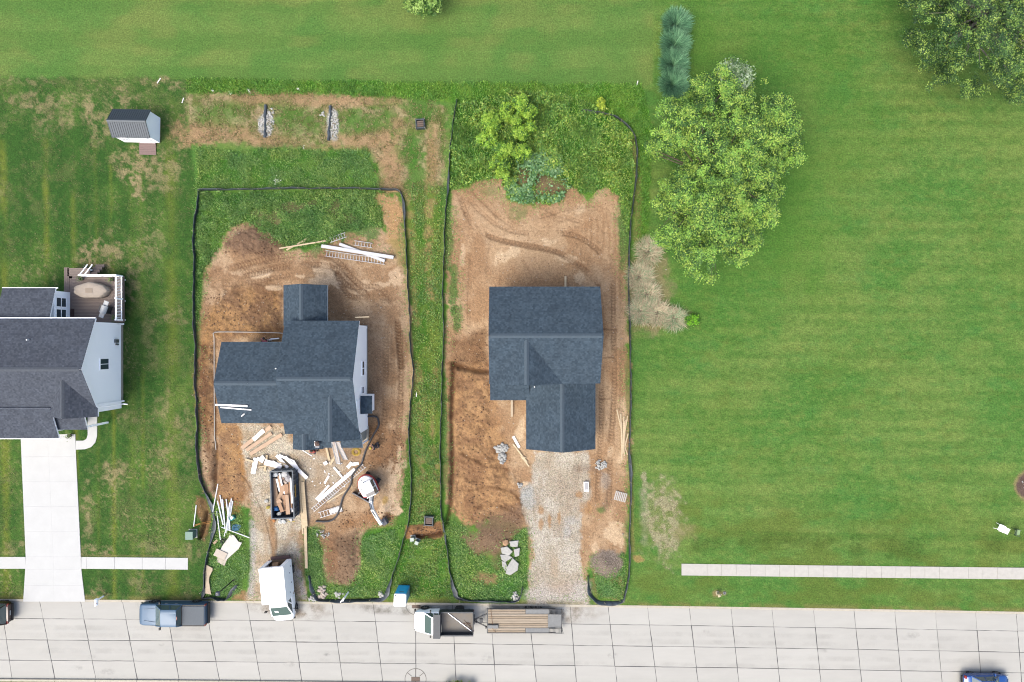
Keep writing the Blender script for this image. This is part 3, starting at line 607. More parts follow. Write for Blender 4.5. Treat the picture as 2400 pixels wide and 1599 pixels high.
for j in range(len(jt) - 1):
    for r in range(4):
        g = .7 if r else .4
        P = []
        cs = [(j, rows[r], g, g), (j + 1, rows[r], -g, g), (j + 1, rows[r + 1], -g, -g), (j, rows[r + 1], g, -g)]
        q = []
        for (jj, off, dx, dy) in cs:
            x = jx(jj, off); q.append((x + dx * rs.uniform(.5, 1.7), ycurb(x) + off + dy * rs.uniform(.3, 1.5)))
        for k in range(4): P += edge(q[k], q[(k + 1) % 4])
        w3 = [G(x, y) for x, y in P]
        MB().prism([(p.x, p.y) for p in w3], RZ - .018, RZ + rs.uniform(-.003, .003)).build('slab', rs.choice([M_slab, M_slab, M_slab2, M_slab3]), road)
    for nm, o0, o1 in (('kerb', -1.5, 4.0), ('kerb', 186.5, 192.0)):
        q = [(jt[j][0] + (jx(j, o0) - jt[j][0]), o0), (jt[j + 1][0] + (jx(j + 1, o0) - jt[j + 1][0]), o0), (jx(j + 1, o1), o1), (jx(j, o1), o1)]
        w3 = [G(x + (.12 if k in (0, 3) else -.12), ycurb(x) + o) for k, (x, o) in enumerate(q)]
        MB().prism([(p.x, p.y) for p in w3], RZ - .02, .012).build(nm, M_curb, road, bevel=.02, seg=1)
# cast ring and spokes of grooved concrete round the two inlets, with their grates
M_iron = mat('rusty_iron', C(142, 112, 98), .7, metal=.2, var=.2, vscale=12)
M_groove = mat('groove', C(132, 126, 120), .9)
def inlet(px, py, label, half=False):
    c = G(px, py, RZ); t = thing('storm_inlet', label, 'storm drain', (c.x, c.y, RZ + .004))
    fr = MB(); fr.ring((0, 0, 0), 0.93, 0.98, .008, 40) if not half else None
    if half:
        pts = [(-.95 * math.sin(a), -.95 * math.cos(a)) for a in np.linspace(.2, 1.5, 12)]
        fr = MB(); fr.tube([(x - .0, y + .15, .004) for x, y in pts], .02, 4)
    if not half:
        for a in (38, 90, 142): fr.bar((.45 * math.cos(R(a)), .45 * math.sin(R(a)) - .0, .006), (.93 * math.cos(R(a)), .93 * math.sin(R(a)), .006), .05, .01)
    fr.build('joint_ring', M_groove, t)
    MB().box((0, 0, -.002), (.78, .42, .014)).build('frame', M_groove, t)
    for k in range(9): MB().box((-.34 + .085 * k, 0, .014), (.04, .36, .02)).build('bar', M_iron, t)
    return t
inlet(975.5, 1420.5, 'rusty storm grate in the gutter beside the blue toilet', True)
inlet(974, 1592, 'rusty storm grate inside a spoked ring at the road edge')

def slabsheet(pts, z0, z1, m, name, parent=None):
    w3 = [G(x, y) for x, y in pts]; return MB().prism([(p.x, p.y) for p in w3], z0, z1).build(name, m, parent)
# driveway of the neighbouring house: slabs with joints
dv = thing('driveway', 'bright white concrete driveway', 'driveway'); dv['kind'] = 'structure'
def dl(y): return float(np.interp(y, [1020, 1305, 1333, 1411], [49, 61, 60, 55]))
def dr(y): return float(np.interp(y, [1020, 1053, 1305, 1333, 1411], [177, 178, 190, 191, 200]))
ys = [1018, 1070, 1128, 1187, 1246, 1305, 1334, 1372, 1410]
for a, b in zip(ys[:-1], ys[1:]):
    ym = [(dl(a), dl(b), lambda y: dl(y), lambda y: (dl(y) + dr(y)) / 2 - .05), (0, 0, lambda y: (dl(y) + dr(y)) / 2 + .05, lambda y: dr(y))]
    for _, _, fl, fr_ in ym:
        slabsheet([(fl(a), a + .06), (fr_(a), a + .06), (fr_(b), b - .06), (fl(b), b - .06)], -.05, .045, M_drive, 'slab', dv)
# front walk with a rounded turn
arc = [(205 + 0, 1022)]
wk = [(178.6, 1033), (196, 1033), (203, 1029), (206, 1020), (206, 955), (228, 955), (228, 1022), (224, 1037), (214, 1048), (200, 1053), (178.6, 1054)]
struct(slabsheet(wk, -.05, .045, M_drive, 'front_walk'))
# pavements
def pavement(name, xs, yt, yb, m, parent=None):
    t = thing(name, 'concrete pavement', 'pavement'); t['kind'] = 'structure'
    del t['label']; del t['category']
    for a, b in zip(xs[:-1], xs[1:]):
        slabsheet([(a + .25, yt(a)), (b - .25, yt(b)), (b - .25, yb(b)), (a + .25, yb(a))], -.05, .04 + rs.uniform(-.006, .006), m, 'slab', t)
pavement('pavement', [-260, -195, -130, -65, -2, 60.3], lambda x: 1305.5, lambda x: 1333, M_drive)
pavement('pavement', [191, 204, 269, 334, 388, 441], lambda x: 1305.5 + (x - 190) * .009, lambda x: 1333 + (x - 190) * .008, M_drive)
pavement('pavement', [1597 + 34 * k + (26 if k else 0) for k in range(0, 31)], lambda x: 1321.3 + (x - 1597) * .0125 - (x - 1597) ** 2 * 1e-6, lambda x: 1348.5 + (x - 1597) * .0125 - (x - 1597) ** 2 * 1e-6, M_walk)
# mud carried on to the road and silt in the gutter: thin films with ragged, see-through edges
def film_mat(name, rgb, amt, sc):
    m = bpy.data.materials.new(name); m.use_nodes = True; n = m.node_tree; N = n.nodes; L = n.links; b = N['Principled BSDF']; b.inputs['Base Color'].default_value = (*rgb, 1); b.inputs['Roughness'].default_value = .95
    tc = N.new('ShaderNodeTexCoord'); nz = N.new('ShaderNodeTexNoise'); nz.inputs['Scale'].default_value = sc; nz.inputs['Detail'].default_value = 6; nz.inputs['Roughness'].default_value = .7; L.new(tc.outputs['Object'], nz.inputs['Vector'])
    a = N.new('ShaderNodeVertexColor'); a.layer_name = 'Col'; mr = N.new('ShaderNodeMapRange'); mr.inputs[1].default_value = .42; mr.inputs[2].default_value = .68; mr.inputs[4].default_value = amt; L.new(nz.outputs[0], mr.inputs[0])
    mu = N.new('ShaderNodeMath'); mu.operation = 'MULTIPLY'; sc_ = N.new('ShaderNodeSeparateColor'); L.new(a.outputs[0], sc_.inputs[0]); L.new(sc_.outputs[0], mu.inputs[0]); L.new(mr.outputs[0], mu.inputs[1]); L.new(mu.outputs[0], b.inputs['Alpha']); return m
M_mud = film_mat('mud_film', C(176, 150, 122), .75, .9); M_silt_film = film_mat('silt_film', C(150, 138, 124), .7, .7)
def film(name, pts, m, z):
    c = np.mean(np.array(pts), 0); n = len(pts); V = [tuple(G(*c))] + [tuple(G(c[0] + (x - c[0]) * k, c[1] + (y - c[1]) * k)) for k in (.5, 1) for x, y in pts]; V = np.array([(x, y, z) for x, y, _ in V]); F = [(0, 1 + i, 1 + (i + 1) % n) for i in range(n)]
    for i in range(n): a, b_ = 1 + i, 1 + (i + 1) % n; F += [(a, a + n, b_ + n), (a, b_ + n, b_)]
    al = np.array([1.] + [.9] * n + [0.] * n); return stuff(build_np(name, V, np.array(F), m, col=np.stack([al] * 3, 1)), 'dried mud film on the road', 'mud')
film('mud_film', [(1130, 1420), (1200, 1416), (1300, 1418), (1400, 1421), (1430, 1440), (1380, 1462), (1290, 1470), (1200, 1455), (1140, 1440)], M_mud, RZ + .006); film('mud_film', [(560, 1411), (640, 1411), (730, 1412), (780, 1416), (800, 1440), (740, 1460), (640, 1450), (570, 1432)], M_mud, RZ + .006)
film('mud_film', [(300, 1411), (380, 1411), (480, 1411), (520, 1420), (470, 1436), (380, 1432), (310, 1424)], M_silt_film, RZ + .0065); film('mud_film', [(780, 1414), (900, 1416), (1020, 1418), (1100, 1420), (1080, 1444), (960, 1446), (830, 1440)], M_silt_film, RZ + .0065)


M_wear = film_mat('tyre_wear', C(150, 146, 142), .14, .45)
for off, x0, x1 in ((66, -100, 900), (84, -60, 1000), (66, 1150, 2500), (84, 1300, 2450), (120, -50, 1500), (138, 300, 2400), (118, 1700, 2500)):
    n_ = 12; xs_ = np.linspace(x0, x1, n_); film('mud_film', [(x, ycurb(x) + off - 7) for x in xs_] + [(x, ycurb(x) + off + 7) for x in xs_[::-1]], M_wear, RZ + .007 + off * 1e-5)
rw = random.Random(12)
M_oil = film_mat('oil_spot', C(92, 88, 86), .2, 2.2)
for k in range(14):
    x = rw.uniform(40, 2360); o = rw.uniform(52, 170); r = rw.uniform(5, 14); film('mud_film', [(x + r * 1.5 * math.cos(a), ycurb(x) + o + r * .8 * math.sin(a)) for a in np.linspace(0, 2 * PI, 10, endpoint=False)], M_oil, RZ + .0095 + k * 1e-4)

# grass verge beyond the far kerb
vx = np.linspace(-600, 3000, 40); vv = [G(x, ycurb(x) + 191) for x in vx]; n_ = len(vv)
vV = np.array([(p.x, p.y, .004) for p in vv] + [(p.x, -33.5, .0) for p in vv]); vF = np.array([(i + 1, i, n_ + i, n_ + i + 1) for i in range(n_ - 1)])
struct(build_np('verge', vV, vF, gm, col=np.tile(A3(118, 138, 66), (len(vV), 1)), extra={'Typ': np.tile(np.array([1, 0, 0], np.float32), (len(vV), 1))}))
# ============================================================ HOUSES
def shingle_mat(name, lo, hi):
    m = bpy.data.materials.new(name); m.use_nodes = True; n = m.node_tree; N = n.nodes; L = n.links; b = N['Principled BSDF']
    b.inputs['Roughness'].default_value = .9; b.inputs['Specular IOR Level'].default_value = .25
    uv = N.new('ShaderNodeUVMap'); br = N.new('ShaderNodeTexBrick')
    br.inputs['Scale'].default_value = 1; br.inputs['Brick Width'].default_value = .17; br.inputs['Row Height'].default_value = .15; br.inputs['Mortar Size'].default_value = 0.0
    br.inputs['Color1'].default_value = (*lo, 1); br.inputs['Color2'].default_value = (*hi, 1); br.offset = .43; br.inputs['Bias'].default_value = 0
    L.new(uv.outputs[0], br.inputs['Vector'])
    nz = N.new('ShaderNodeTexNoise'); nz.inputs['Scale'].default_value = .9; nz.inputs['Detail'].default_value = 3; L.new(uv.outputs[0], nz.inputs['Vector'])
    nz2 = N.new('ShaderNodeTexNoise'); nz2.inputs['Scale'].default_value = 7; nz2.inputs['Detail'].default_value = 3; L.new(uv.outputs[0], nz2.inputs['Vector'])
    mr = N.new('ShaderNodeMapRange'); mr.inputs[1].default_value = .3; mr.inputs[2].default_value = .7; mr.inputs[3].default_value = .88; mr.inputs[4].default_value = 1.12; L.new(nz.outputs[0], mr.inputs[0])
    mr2 = N.new('ShaderNodeMapRange'); mr2.inputs[1].default_value = .3; mr2.inputs[2].default_value = .7; mr2.inputs[3].default_value = .86; mr2.inputs[4].default_value = 1.14; L.new(nz2.outputs[0], mr2.inputs[0])
    mm = N.new('ShaderNodeMath'); mm.operation = 'MULTIPLY'; L.new(mr.outputs[0], mm.inputs[0]); L.new(mr2.outputs[0], mm.inputs[1])
    cc = N.new('ShaderNodeCombineColor')
    for i in range(3): L.new(mm.outputs[0], cc.inputs[i])
    mx = N.new('ShaderNodeMix'); mx.data_type = 'RGBA'; mx.blend_type = 'MULTIPLY'; mx.inputs[0].default_value = 1
    L.new(br.outputs[0], mx.inputs[6]); L.new(cc.outputs[0], mx.inputs[7]); L.new(mx.outputs[2], b.inputs['Base Color'])
    return m
M_sh1 = shingle_mat('shingle_blue_grey', C(60, 78, 95), C(84, 102, 119))
M_sh2 = shingle_mat('shingle_slate', C(76, 83, 98), C(98, 105, 120))
M_cap = mat('ridge_shingle', C(86, 103, 119), .9, var=.1, vscale=5)
M_cap2 = mat('ridge_shingle_slate', C(92, 99, 112), .9, var=.15, vscale=5)
M_white = mat('white_trim', (.84, .85, .87), .6, var=.02, vscale=3)
M_wood = mat('raw_lumber', C(236, 208, 170), .8, var=.12, vscale=3, stretch=(.6, 6, 6), rgb2=C(246, 224, 190))
M_osb = mat('sheathing', C(214, 186, 146), .85, var=.15, vscale=14)
M_found = mat('foundation', C(206, 198, 186), .9, var=.1, vscale=3)
M_glass = mat('window_glass', (.03, .045, .055), .06, spec=.7)
M_grey = mat('grey_metal', C(150, 155, 160), .5, metal=.5)
M_pvc = mat('white_pvc', (.44, .46, .48), .45)
def siding(name, rgb):
    m = bpy.data.materials.new(name); m.use_nodes = True; n = m.node_tree; b = n.nodes['Principled BSDF']; b.inputs['Base Color'].default_value = (*rgb, 1); b.inputs['Roughness'].default_value = .6
    tc = n.nodes.new('ShaderNodeTexCoord'); wv = n.nodes.new('ShaderNodeTexWave'); wv.wave_type = 'BANDS'; wv.bands_direction = 'Z'; wv.wave_profile = 'SAW'; wv.inputs['Scale'].default_value = 1.6
    n.links.new(tc.outputs['Object'], wv.inputs[0]); bp = n.nodes.new('ShaderNodeBump'); bp.inputs['Strength'].default_value = .5; bp.inputs['Distance'].default_value = .012
    n.links.new(wv.outputs[1], bp.inputs['Height']); n.links.new(bp.outputs[0], b.inputs['Normal']); return m
M_siding = siding('white_siding', (.84, .86, .88)); M_siding2 = siding('house_wrap', (.7, .72, .75))

EXPO = .15
class Roof:
    """shingled slopes laid in overlapping courses; every course is its own step"""
    def __init__(s): s.v = []; s.f = []; s.uv = []; s.fas = MB()
    def slope(s, pts, fascia=.18):
        P = [Vector(p) for p in pts]; u = (P[1] - P[0]).normalized(); n = u.cross(P[-1] - P[0]).normalized()
        if n.z < 0: n = -n
        v = n.cross(u).normalized()
        if v.z < 0: v = -v
        q = [((p - P[0]).dot(u), (p - P[0]).dot(v)) for p in P]
        vmax = max(b for a, b in q); k = 0
        def clip(poly, val, keep_above):
            out = []
            for i in range(len(poly)):
                a, b = poly[i], poly[(i + 1) % len(poly)]; ia = (a[1] >= val) == keep_above or a[1] == val; ib = (b[1] >= val) == keep_above or b[1] == val
                if ia: out.append(a)
                if ia != ib:
                    t = (val - a[1]) / (b[1] - a[1]); out.append((a[0] + t * (b[0] - a[0]), val))
            return out
        ou, ov = random.uniform(0, 50), random.randrange(0, 300) * EXPO
        while k * EXPO < vmax - 1e-4:
            lo, hi = k * EXPO, min(vmax, (k + 1) * EXPO)
            c = clip(clip(q, lo, True), hi, False); k += 1
            if len(c) < 3: continue
            o = len(s.v); L_ = []
            for a, b in c:
                lift = .034 * (1 - (b - lo) / EXPO) + .004
                s.v.append(tuple(P[0] + u * a + v * b + n * lift)); L_.append((a + ou, b + ov - 1e-3))
            s.f.append(tuple(range(o, o + len(c)))); s.uv += L_
            low = [i for i, (a, b) in enumerate(c) if abs(b - lo) < 1e-6]
            if len(low) >= 2:
                a0 = min(low, key=lambda i: c[i][0]); a1 = max(low, key=lambda i: c[i][0]); o2 = len(s.v)
                for i in (a0, a1): s.v.append(tuple(P[0] + u * c[i][0] + v * lo + n * .0))
                s.f.append((o + a0, o + a1, o2 + 1, o2)); s.uv += [L_[a0], L_[a1], L_[a1], L_[a0]]
        if fascia:
            o = len(s.fas.v); dn = Vector((0, 0, -fascia)); m_ = len(P)
            c0 = sum(P, Vector()) / m_
            top = [p + (c0 - p).normalized() * .02 - n * .002 for p in P]
            s.fas.v += [tuple(p) for p in top] + [tuple(p + dn) for p in top]
            s.fas.f += [tuple(range(o, o + m_)), tuple(range(o + 2 * m_ - 1, o + m_ - 1, -1))] + [(o + i, o + m_ + i, o + m_ + (i + 1) % m_, o + (i + 1) % m_) for i in range(m_)]
    def build(s, parent, m, trim, name='roof'):
        me = bpy.data.meshes.new(name); me.from_pydata(s.v, [], s.f); uvl = me.uv_layers.new(name='UVMap')
        uvl.data.foreach_set('uv', [c for p in s.uv for c in p]); me.materials.append(m); me.update()
        o = bpy.data.objects.new(name, me); COL.objects.link(o); o.parent = parent
        if s.fas.v: s.fas.build('fascia', trim, o)
        return o
def ridge(roof, a, b, m, w=.17, drop=.5):
    """bent cap shingles over a ridge"""
    a = Vector(a); b = Vector(b); d = (b - a).normalized(); sd = d.cross(Vector((0, 0, 1))).normalized(); mb = MB()
    up = Vector((0, 0, .045)); dn = Vector((0, 0, -w * drop + .045)); th = Vector((0, 0, -.03))
    vs = []
    for p in (a, b):
        vs += [p + sd * w + dn, p + up, p - sd * w + dn, p - sd * w + dn + th, p + up + th, p + sd * w + dn + th]
    mb.add(vs, [(0, 1, 7, 6), (1, 2, 8, 7), (2, 3, 9, 8), (3, 4, 10, 9), (4, 5, 11, 10), (5, 0, 6, 11), (0, 5, 4, 1), (1, 4, 3, 2), (6, 7, 10, 11), (7, 8, 9, 10)])
    return mb.build('ridge_cap', m, roof)
def gable_walls(x0, x1, y0, y1, z0, e, r, axis, mid=None):
    """body of a wing: box with gable tops, ridge along axis"""
    mb = MB()
    if axis == 'x':
        ym = (y0 + y1) / 2 if mid is None else mid; pr = [(y0, z0), (y1, z0), (y1, e), (ym, r), (y0, e)]
        vs = [(x, a, b) for x in (x0, x1) for a, b in pr]
    else:
        xm = (x0 + x1) / 2; pr = [(x0, z0), (x1, z0), (x1, e), (xm, r), (x0, e)]
        vs = [(a, y, b) for y in (y0, y1) for a, b in pr]
    mb.add(vs, [(0, 1, 2, 3, 4), (9, 8, 7, 6, 5)] + [(i, 5 + i, 5 + (i + 1) % 5, (i + 1) % 5) for i in range(5)])
    return mb
def window(parent, c, w, h, nrm='x', sill=True, split='v', m=M_white):
    """frame proud of the wall, glass set back; nrm is the axis the window faces along (+x here)"""
    d = (lambda a, b, c_: (a, b, c_)) if nrm == 'x' else (lambda a, b, c_: (b, -a, c_))
    C0 = Vector(c)
    def bx(off, dim): v = d(*dim); return (C0 + Vector(d(*off)), (abs(v[0]), abs(v[1]), abs(v[2])))
    g = MB(); g.box(*bx((.01, 0, 0), (.03, w, h))); o = g.build('window', M_glass, parent)
    f = MB(); t = .06
    for off, dim in (((.03, 0, h / 2), (.06, w + 2 * t, t)), ((.03, 0, -h / 2), (.07, w + 2 * t, t)), ((.03, w / 2 + t / 2 - .005, 0), (.058, t, h)), ((.03, -w / 2 - t / 2 + .005, 0), (.058, t, h))): f.box(*bx(off, dim))
    f.build('frame', m, o)
    s_ = MB(); s_.box(*bx((.035, 0, 0), (.04, .045, h - .02) if split == 'v' else (.04, w - .02, .045))); s_.build('sash', m, o)
    return o
def vent(parent, p, h=.3):
    MB().tube([p, (p[0], p[1], p[2] + h)], .05, 8).build('vent_pipe', M_pvc, parent)

# ---------- house one, half sided, in the middle of the left lot
h1 = thing('house', 'blue-grey shingled house with white east wall behind the dumpster and scaffold ladders', 'house', (0, 0, 0))
E1, XE, XW = 4.4, -12.74, -18.95
b = gable_walls(XW + .25, -13.04, -7.4, 1.35, 0, E1 - .05, 6.6, 'x').build('wall', M_siding, h1)
rf = Roof()
rf.slope([(XE, 1.68, E1), (XW, 1.68, E1), (XW, -3.03, 6.7), (XE, -3.03, 6.7)]); rf.slope([(XW, -7.74, E1), (XE, -7.74, E1), (XE, -3.03, 6.7), (XW, -3.03, 6.7)])
ro = rf.build(h1, M_sh1, M_white); ridge(ro, (XE - .2, -3.03, 6.7), (XW + .1, -3.03, 6.7), M_cap, .17, .48)
# front cross gable
b = gable_walls(-16.6, -12.98, -7.9, -5, 0, 4.3, 5.85, 'y').build('wall', M_siding, h1)
rf = Roof()
rf.slope([(-12.66, -8.2, 4.45), (-12.66, -7.62, 4.45), (-14.78, -4.4, 6.03), (-14.78, -8.2, 6.03)]); rf.slope([(-16.9, -7.62, 4.45), (-16.9, -8.2, 4.45), (-14.78, -8.2, 6.03), (-14.78, -4.4, 6.03)])
ro = rf.build(h1, M_sh1, M_white); ridge(ro, (-14.78, -4.35, 6.03), (-14.78, -8.18, 6.03), M_cap, .17, .7)
# porch gable and lower porch slope
rf = Roof()
rf.slope([(-16.0, -9.15, 3.5), (-16.0, -7.6, 3.5), (-17.43, -7.6, 4.35), (-17.43, -9.15, 4.35)]); rf.slope([(-18.5, -7.6, 3.72), (-18.5, -9.15, 3.72), (-17.43, -9.15, 4.35), (-17.43, -7.6, 4.35)])
rf.slope([(-16.2, -9.05, 3.45), (-15.3, -9.05, 3.45), (-15.3, -7.8, 4.1), (-16.2, -7.8, 4.1)], .12)
ro = rf.build(h1, M_sh1, M_white); ridge(ro, (-17.43, -7.6, 4.35), (-17.43, -9.13, 4.35), M_cap, .16, .6)
rf = Roof(); rf.slope([(-14.5, -9.05, 3.45), (-12.66, -9.05, 3.45), (-12.66, -7.9, 4.05), (-14.5, -7.9, 4.05)], .14); rf.build(h1, M_sh1, M_white)
MB().box((-13.2, -8.35, 1.75), (.12, .9, 3.3)).build('porch_wall', mat('porch_side', C(214, 214, 206), .8), h1)
for x_ in (-18.2, -16.3, -14.4, -13.0): MB().box((x_, -8.9, 1.65), (.12, .12, 3.3)).build('porch_post', M_white, h1)
MB().box((-15.7, -8.3, .1), (5.6, 1.3, .2)).build('porch_floor', M_found, h1)
# west wing in two steps
gable_walls(-24.0, -18.8, -6.55, -.4, 0, 4.3, 5.75, 'x').build('wall', M_siding, h1)
rf = Roof()
for xa, xb, dz in ((-24.27, -21.45, 0), (-21.45, -18.85, .13)):
    rf.slope([(xb, -.08, E1 + dz), (xa, -.08, E1 + dz), (xa, -3.44, 5.87 + dz), (xb, -3.44, 5.87 + dz)]); rf.slope([(xa, -6.84, E1 + dz), (xb, -6.84, E1 + dz), (xb, -3.44, 5.87 + dz), (xa, -3.44, 5.87 + dz)])
ro = rf.build(h1, M_sh1, M_white); ridge(ro, (-24.2, -3.44, 5.87), (-21.5, -3.44, 5.87), M_cap, .17, .43); ridge(ro, (-21.4, -3.44, 6.0), (-18.95, -3.44, 6.0), M_cap, .17, .43)
vent(h1, G(647, 864, 5.5) - Vector((0, 0, .15)))
# rear wing, lower than the main eave
for x_, y_ in ((-19.2, 4.5), (-17.9, 4.5), (-16.7, 4.5)): MB().box((x_, y_, 1.45), (.14, .14, 2.9)).build('porch_post', M_wood, h1)
MB().box((-17.95, 3.0, .1), (2.4, 3.0, .2)).build('porch_floor', M_found, h1)
rf = Roof()
rf.slope([(-15.8, 1.3, 3.0), (-15.8, 4.79, 3.0), (-17.67, 4.79, 4.28), (-17.67, 1.3, 4.28)]); rf.slope([(-19.54, 4.79, 3.0), (-19.54, 1.3, 3.0), (-17.67, 1.3, 4.28), (-17.67, 4.79, 4.28)])
ro = rf.build(h1, M_sh1, M_white); ridge(ro, (-17.67, 4.75, 4.28), (-17.67, 1.4, 4.28), M_cap, .17, .66)
# east side bump with its own little roof, windows, foundation
MB().box((-12.72, -5.48, 1.45), (.62, 1.45, 2.9)).build('bay', M_siding, h1)
rf = Roof(); rf.slope([(-11.98, -6.22, 2.95), (-11.98, -4.68, 2.95), (-12.92, -4.68, 3.3), (-12.92, -6.22, 3.3)], .12); rf.build(h1, M_sh1, M_white)
for (yy, w_, h_, zz, sp_) in ((-2.38, 1.2, 1.0, 1.75, 'v'), (-4.28, .55, 1.1, 2.0, 'h'), (-6.75, .5, 1.0, 1.9, 'h')):
    window(h1, (-13.04, yy, zz), w_, h_, split=sp_)
MB().box((-15.9, -3.0, .12), (5.78, 8.8, .28)).build('foundation', M_found, h1)
MB().box((-13.08, 1.2, 2.2), (.14, .14, 4.3)).build('corner_board', M_white, h1); MB().box((-13.07, -7.3, 2.0), (.12, .14, 4.0)).build('corner_board', M_white, h1)
MB().bar((-13.3, 2.0, 3.6), (-12.1, 2.05, 3.6), .09, .09).build('bracket', M_wood, h1)

# ---------- house two, still bare, on the right lot
h2 = thing('house', 'plain blue-grey L-shaped house roof on the brown dirt lot right of centre', 'house', (0, 0, 0))
E2, R2 = 5.7, 7.7; xa, xb = -1.85, 7.2
gable_walls(xa + .3, xb - .3, -3.2, 3.95, 0, E2 - .06, R2 - .12, 'x').build('wall', M_siding2, h2)
rf = Roof(); ym, yn, ys_ = .42, 4.42, -3.45
rf.slope([(xb, yn, E2), (xa, yn, E2), (xa, ym, R2), (xb, ym, R2)]); rf.slope([(xa, ys_, E2), (xb, ys_, E2), (xb, ym, R2), (xa, ym, R2)])
ro = rf.build(h2, M_sh1, M_osb); ridge(ro, (xb - .1, ym, R2), (xa + .15, ym, R2), M_cap, .18, .5)
rf = Roof()
rf.slope([(4.16, -3.5, E2 - .02), (4.16, .2, E2 - .02), (1.15, .2, 7.56), (1.15, -3.5, 7.56)]); rf.slope([(xa + .01, .2, E2 - .02), (xa + .01, -3.5, E2 - .02), (1.15, -3.5, 7.56), (1.15, .2, 7.56)])
ro = rf.build(h2, M_sh1, M_osb); ridge(ro, (1.15, .1, 7.56), (1.15, -3.46, 7.56), M_cap, .18, .62)
gable_walls(-1.4, 3.7, -3.3, -1, 3, E2 - .1, 7.2, 'y').build('wall', M_siding2, h2)
gable_walls(1.5, 6.9, -9.0, -3.0, 0, 2.75, 4.45, 'y').build('wall', M_siding2, h2)
rf = Roof()
rf.slope([(7.15, -9.3, 2.8), (7.15, -3.1, 2.8), (4.19, -3.1, 4.6), (4.19, -9.3, 4.6)]); rf.slope([(1.23, -3.1, 2.8), (1.23, -9.3, 2.8), (4.19, -9.3, 4.6), (4.19, -3.1, 4.6)])
ro = rf.build(h2, M_sh1, M_osb); ridge(ro, (4.19, -3.4, 4.6), (4.19, -9.2, 4.6), M_cap, .18, .58)
rf = Roof(); rf.slope([(-1.88, -5.08, 2.75), (1.45, -5.08, 2.75), (1.45, -3.2, 3.5), (-1.88, -3.2, 3.5)]); rf.build(h2, M_sh1, M_osb)
for x_ in (-1.6, 1.0): MB().box((x_, -4.85, 1.3), (.14, .14, 2.6)).build('porch_post', M_wood, h2)
MB().box((2.9, .4, .1), (8.6, 7.4, .25)).build('foundation', M_found, h2)
vent(h2, G(1252.7, 907, 3.4) - Vector((0, 0, .25)), .45)
MB().box((4.2, -9.02, 1.15), (3.6, .06, 2.2)).build('garage_door', M_white, h2)
for yy in (-1.2, 2.0): window(h2, (xb - .3, yy, 4.2), .9, 1.3)
for xx in (.2, 2.4): window(h2, (xx, -3.3, 4.4), .8, 1.2, 'y')

# ---------- neighbour's house on the left, cut by the frame
h3 = thing('house', 'white-sided neighbour house with slate roof and rear deck at the left edge', 'house', (0, 0, 0))
XG = -34.78; xw = -56
gable_walls(xw + .3, -35.08, -5.5, 1.6, 0, 4.2, 6.05, 'x', -2.29).build('wall', M_siding, h3)
rf = Roof(); yn = (799.5 - 747) / 26 * .927; ym = (799.5 - 866) / 26 * .896; ys_ = -5.85
rf.slope([(XG, yn, 4.4), (xw, yn, 4.4), (xw, ym, 6.25), (XG, ym, 6.25)]); rf.slope([(xw, ys_, 4.1), (XG, ys_, 4.1), (XG, ym, 6.25), (xw, ym, 6.25)])
ro = rf.build(h3, M_sh2, M_white); ridge(ro, (XG - .2, ym, 6.25), (xw, ym, 6.25), M_cap2, .17, .45)
MB().box((-46, yn + .05, 4.28), (22.3, .1, .12)).build('gutter', M_white, h3)
MB().box((-45.0, ys_ - .05, 4.0), (10.2, .1, .1)).build('gutter', M_white, h3)
# cross gable at the front right corner
rx = -1060 / 26 * .9; rf = Roof()
rf.slope([(-34.72, -6.35, 4.2), (-34.72, -5.62, 4.2), (rx, -3.1, 5.75), (rx, -6.35, 5.75)]); rf.slope([(-38.68, -5.62, 4.2), (-38.68, -6.35, 4.2), (rx, -6.35, 5.75), (rx, -3.1, 5.75)])
ro = rf.build(h3, M_sh2, M_white); ridge(ro, (rx, -2.95, 5.75), (rx, -6.3, 5.75), M_cap2, .17, .75)
gable_walls(-38.4, -35.2, -6.05, -4, 0, 4.1, 5.6, 'y').build('wall', M_siding, h3)
# entry roof and garage roof
rf = Roof(); ye = (799.5 - 1007) / 26 * .945; rf.slope([(-38.7, ye, 3.3), (-36.15, ye, 3.3), (-36.15, -6.0, 3.9), (-38.7, -6.0, 3.9)], .16); rf.build(h3, M_sh2, M_white)
for x_ in (-38.4, -36.45): MB().box((x_, ye + .2, 1.6), (.16, .16, 3.2)).build('porch_post', M_white, h3)
gable_walls(xw + .4, -38.8, -7.7, -5.2, 0, 3.3, 3.5, 'x').build('wall', M_siding, h3)
rf = Roof(); yg = (799.5 - 1027) / 26 * .944; rf.slope([(xw, yg, 3.35), (-38.55, yg, 3.35), (-38.55, -5.6, 4.45), (xw, -5.6, 4.45)], .16); rf.build(h3, M_sh2, M_white)
MB().box((-47, yg - .04, 3.25), (16.9, .1, .12)).build('gutter', M_white, h3)
MB().box((-41.6, -7.74, 1.2), (4.4, .06, 2.2)).build('garage_door', M_white, h3)
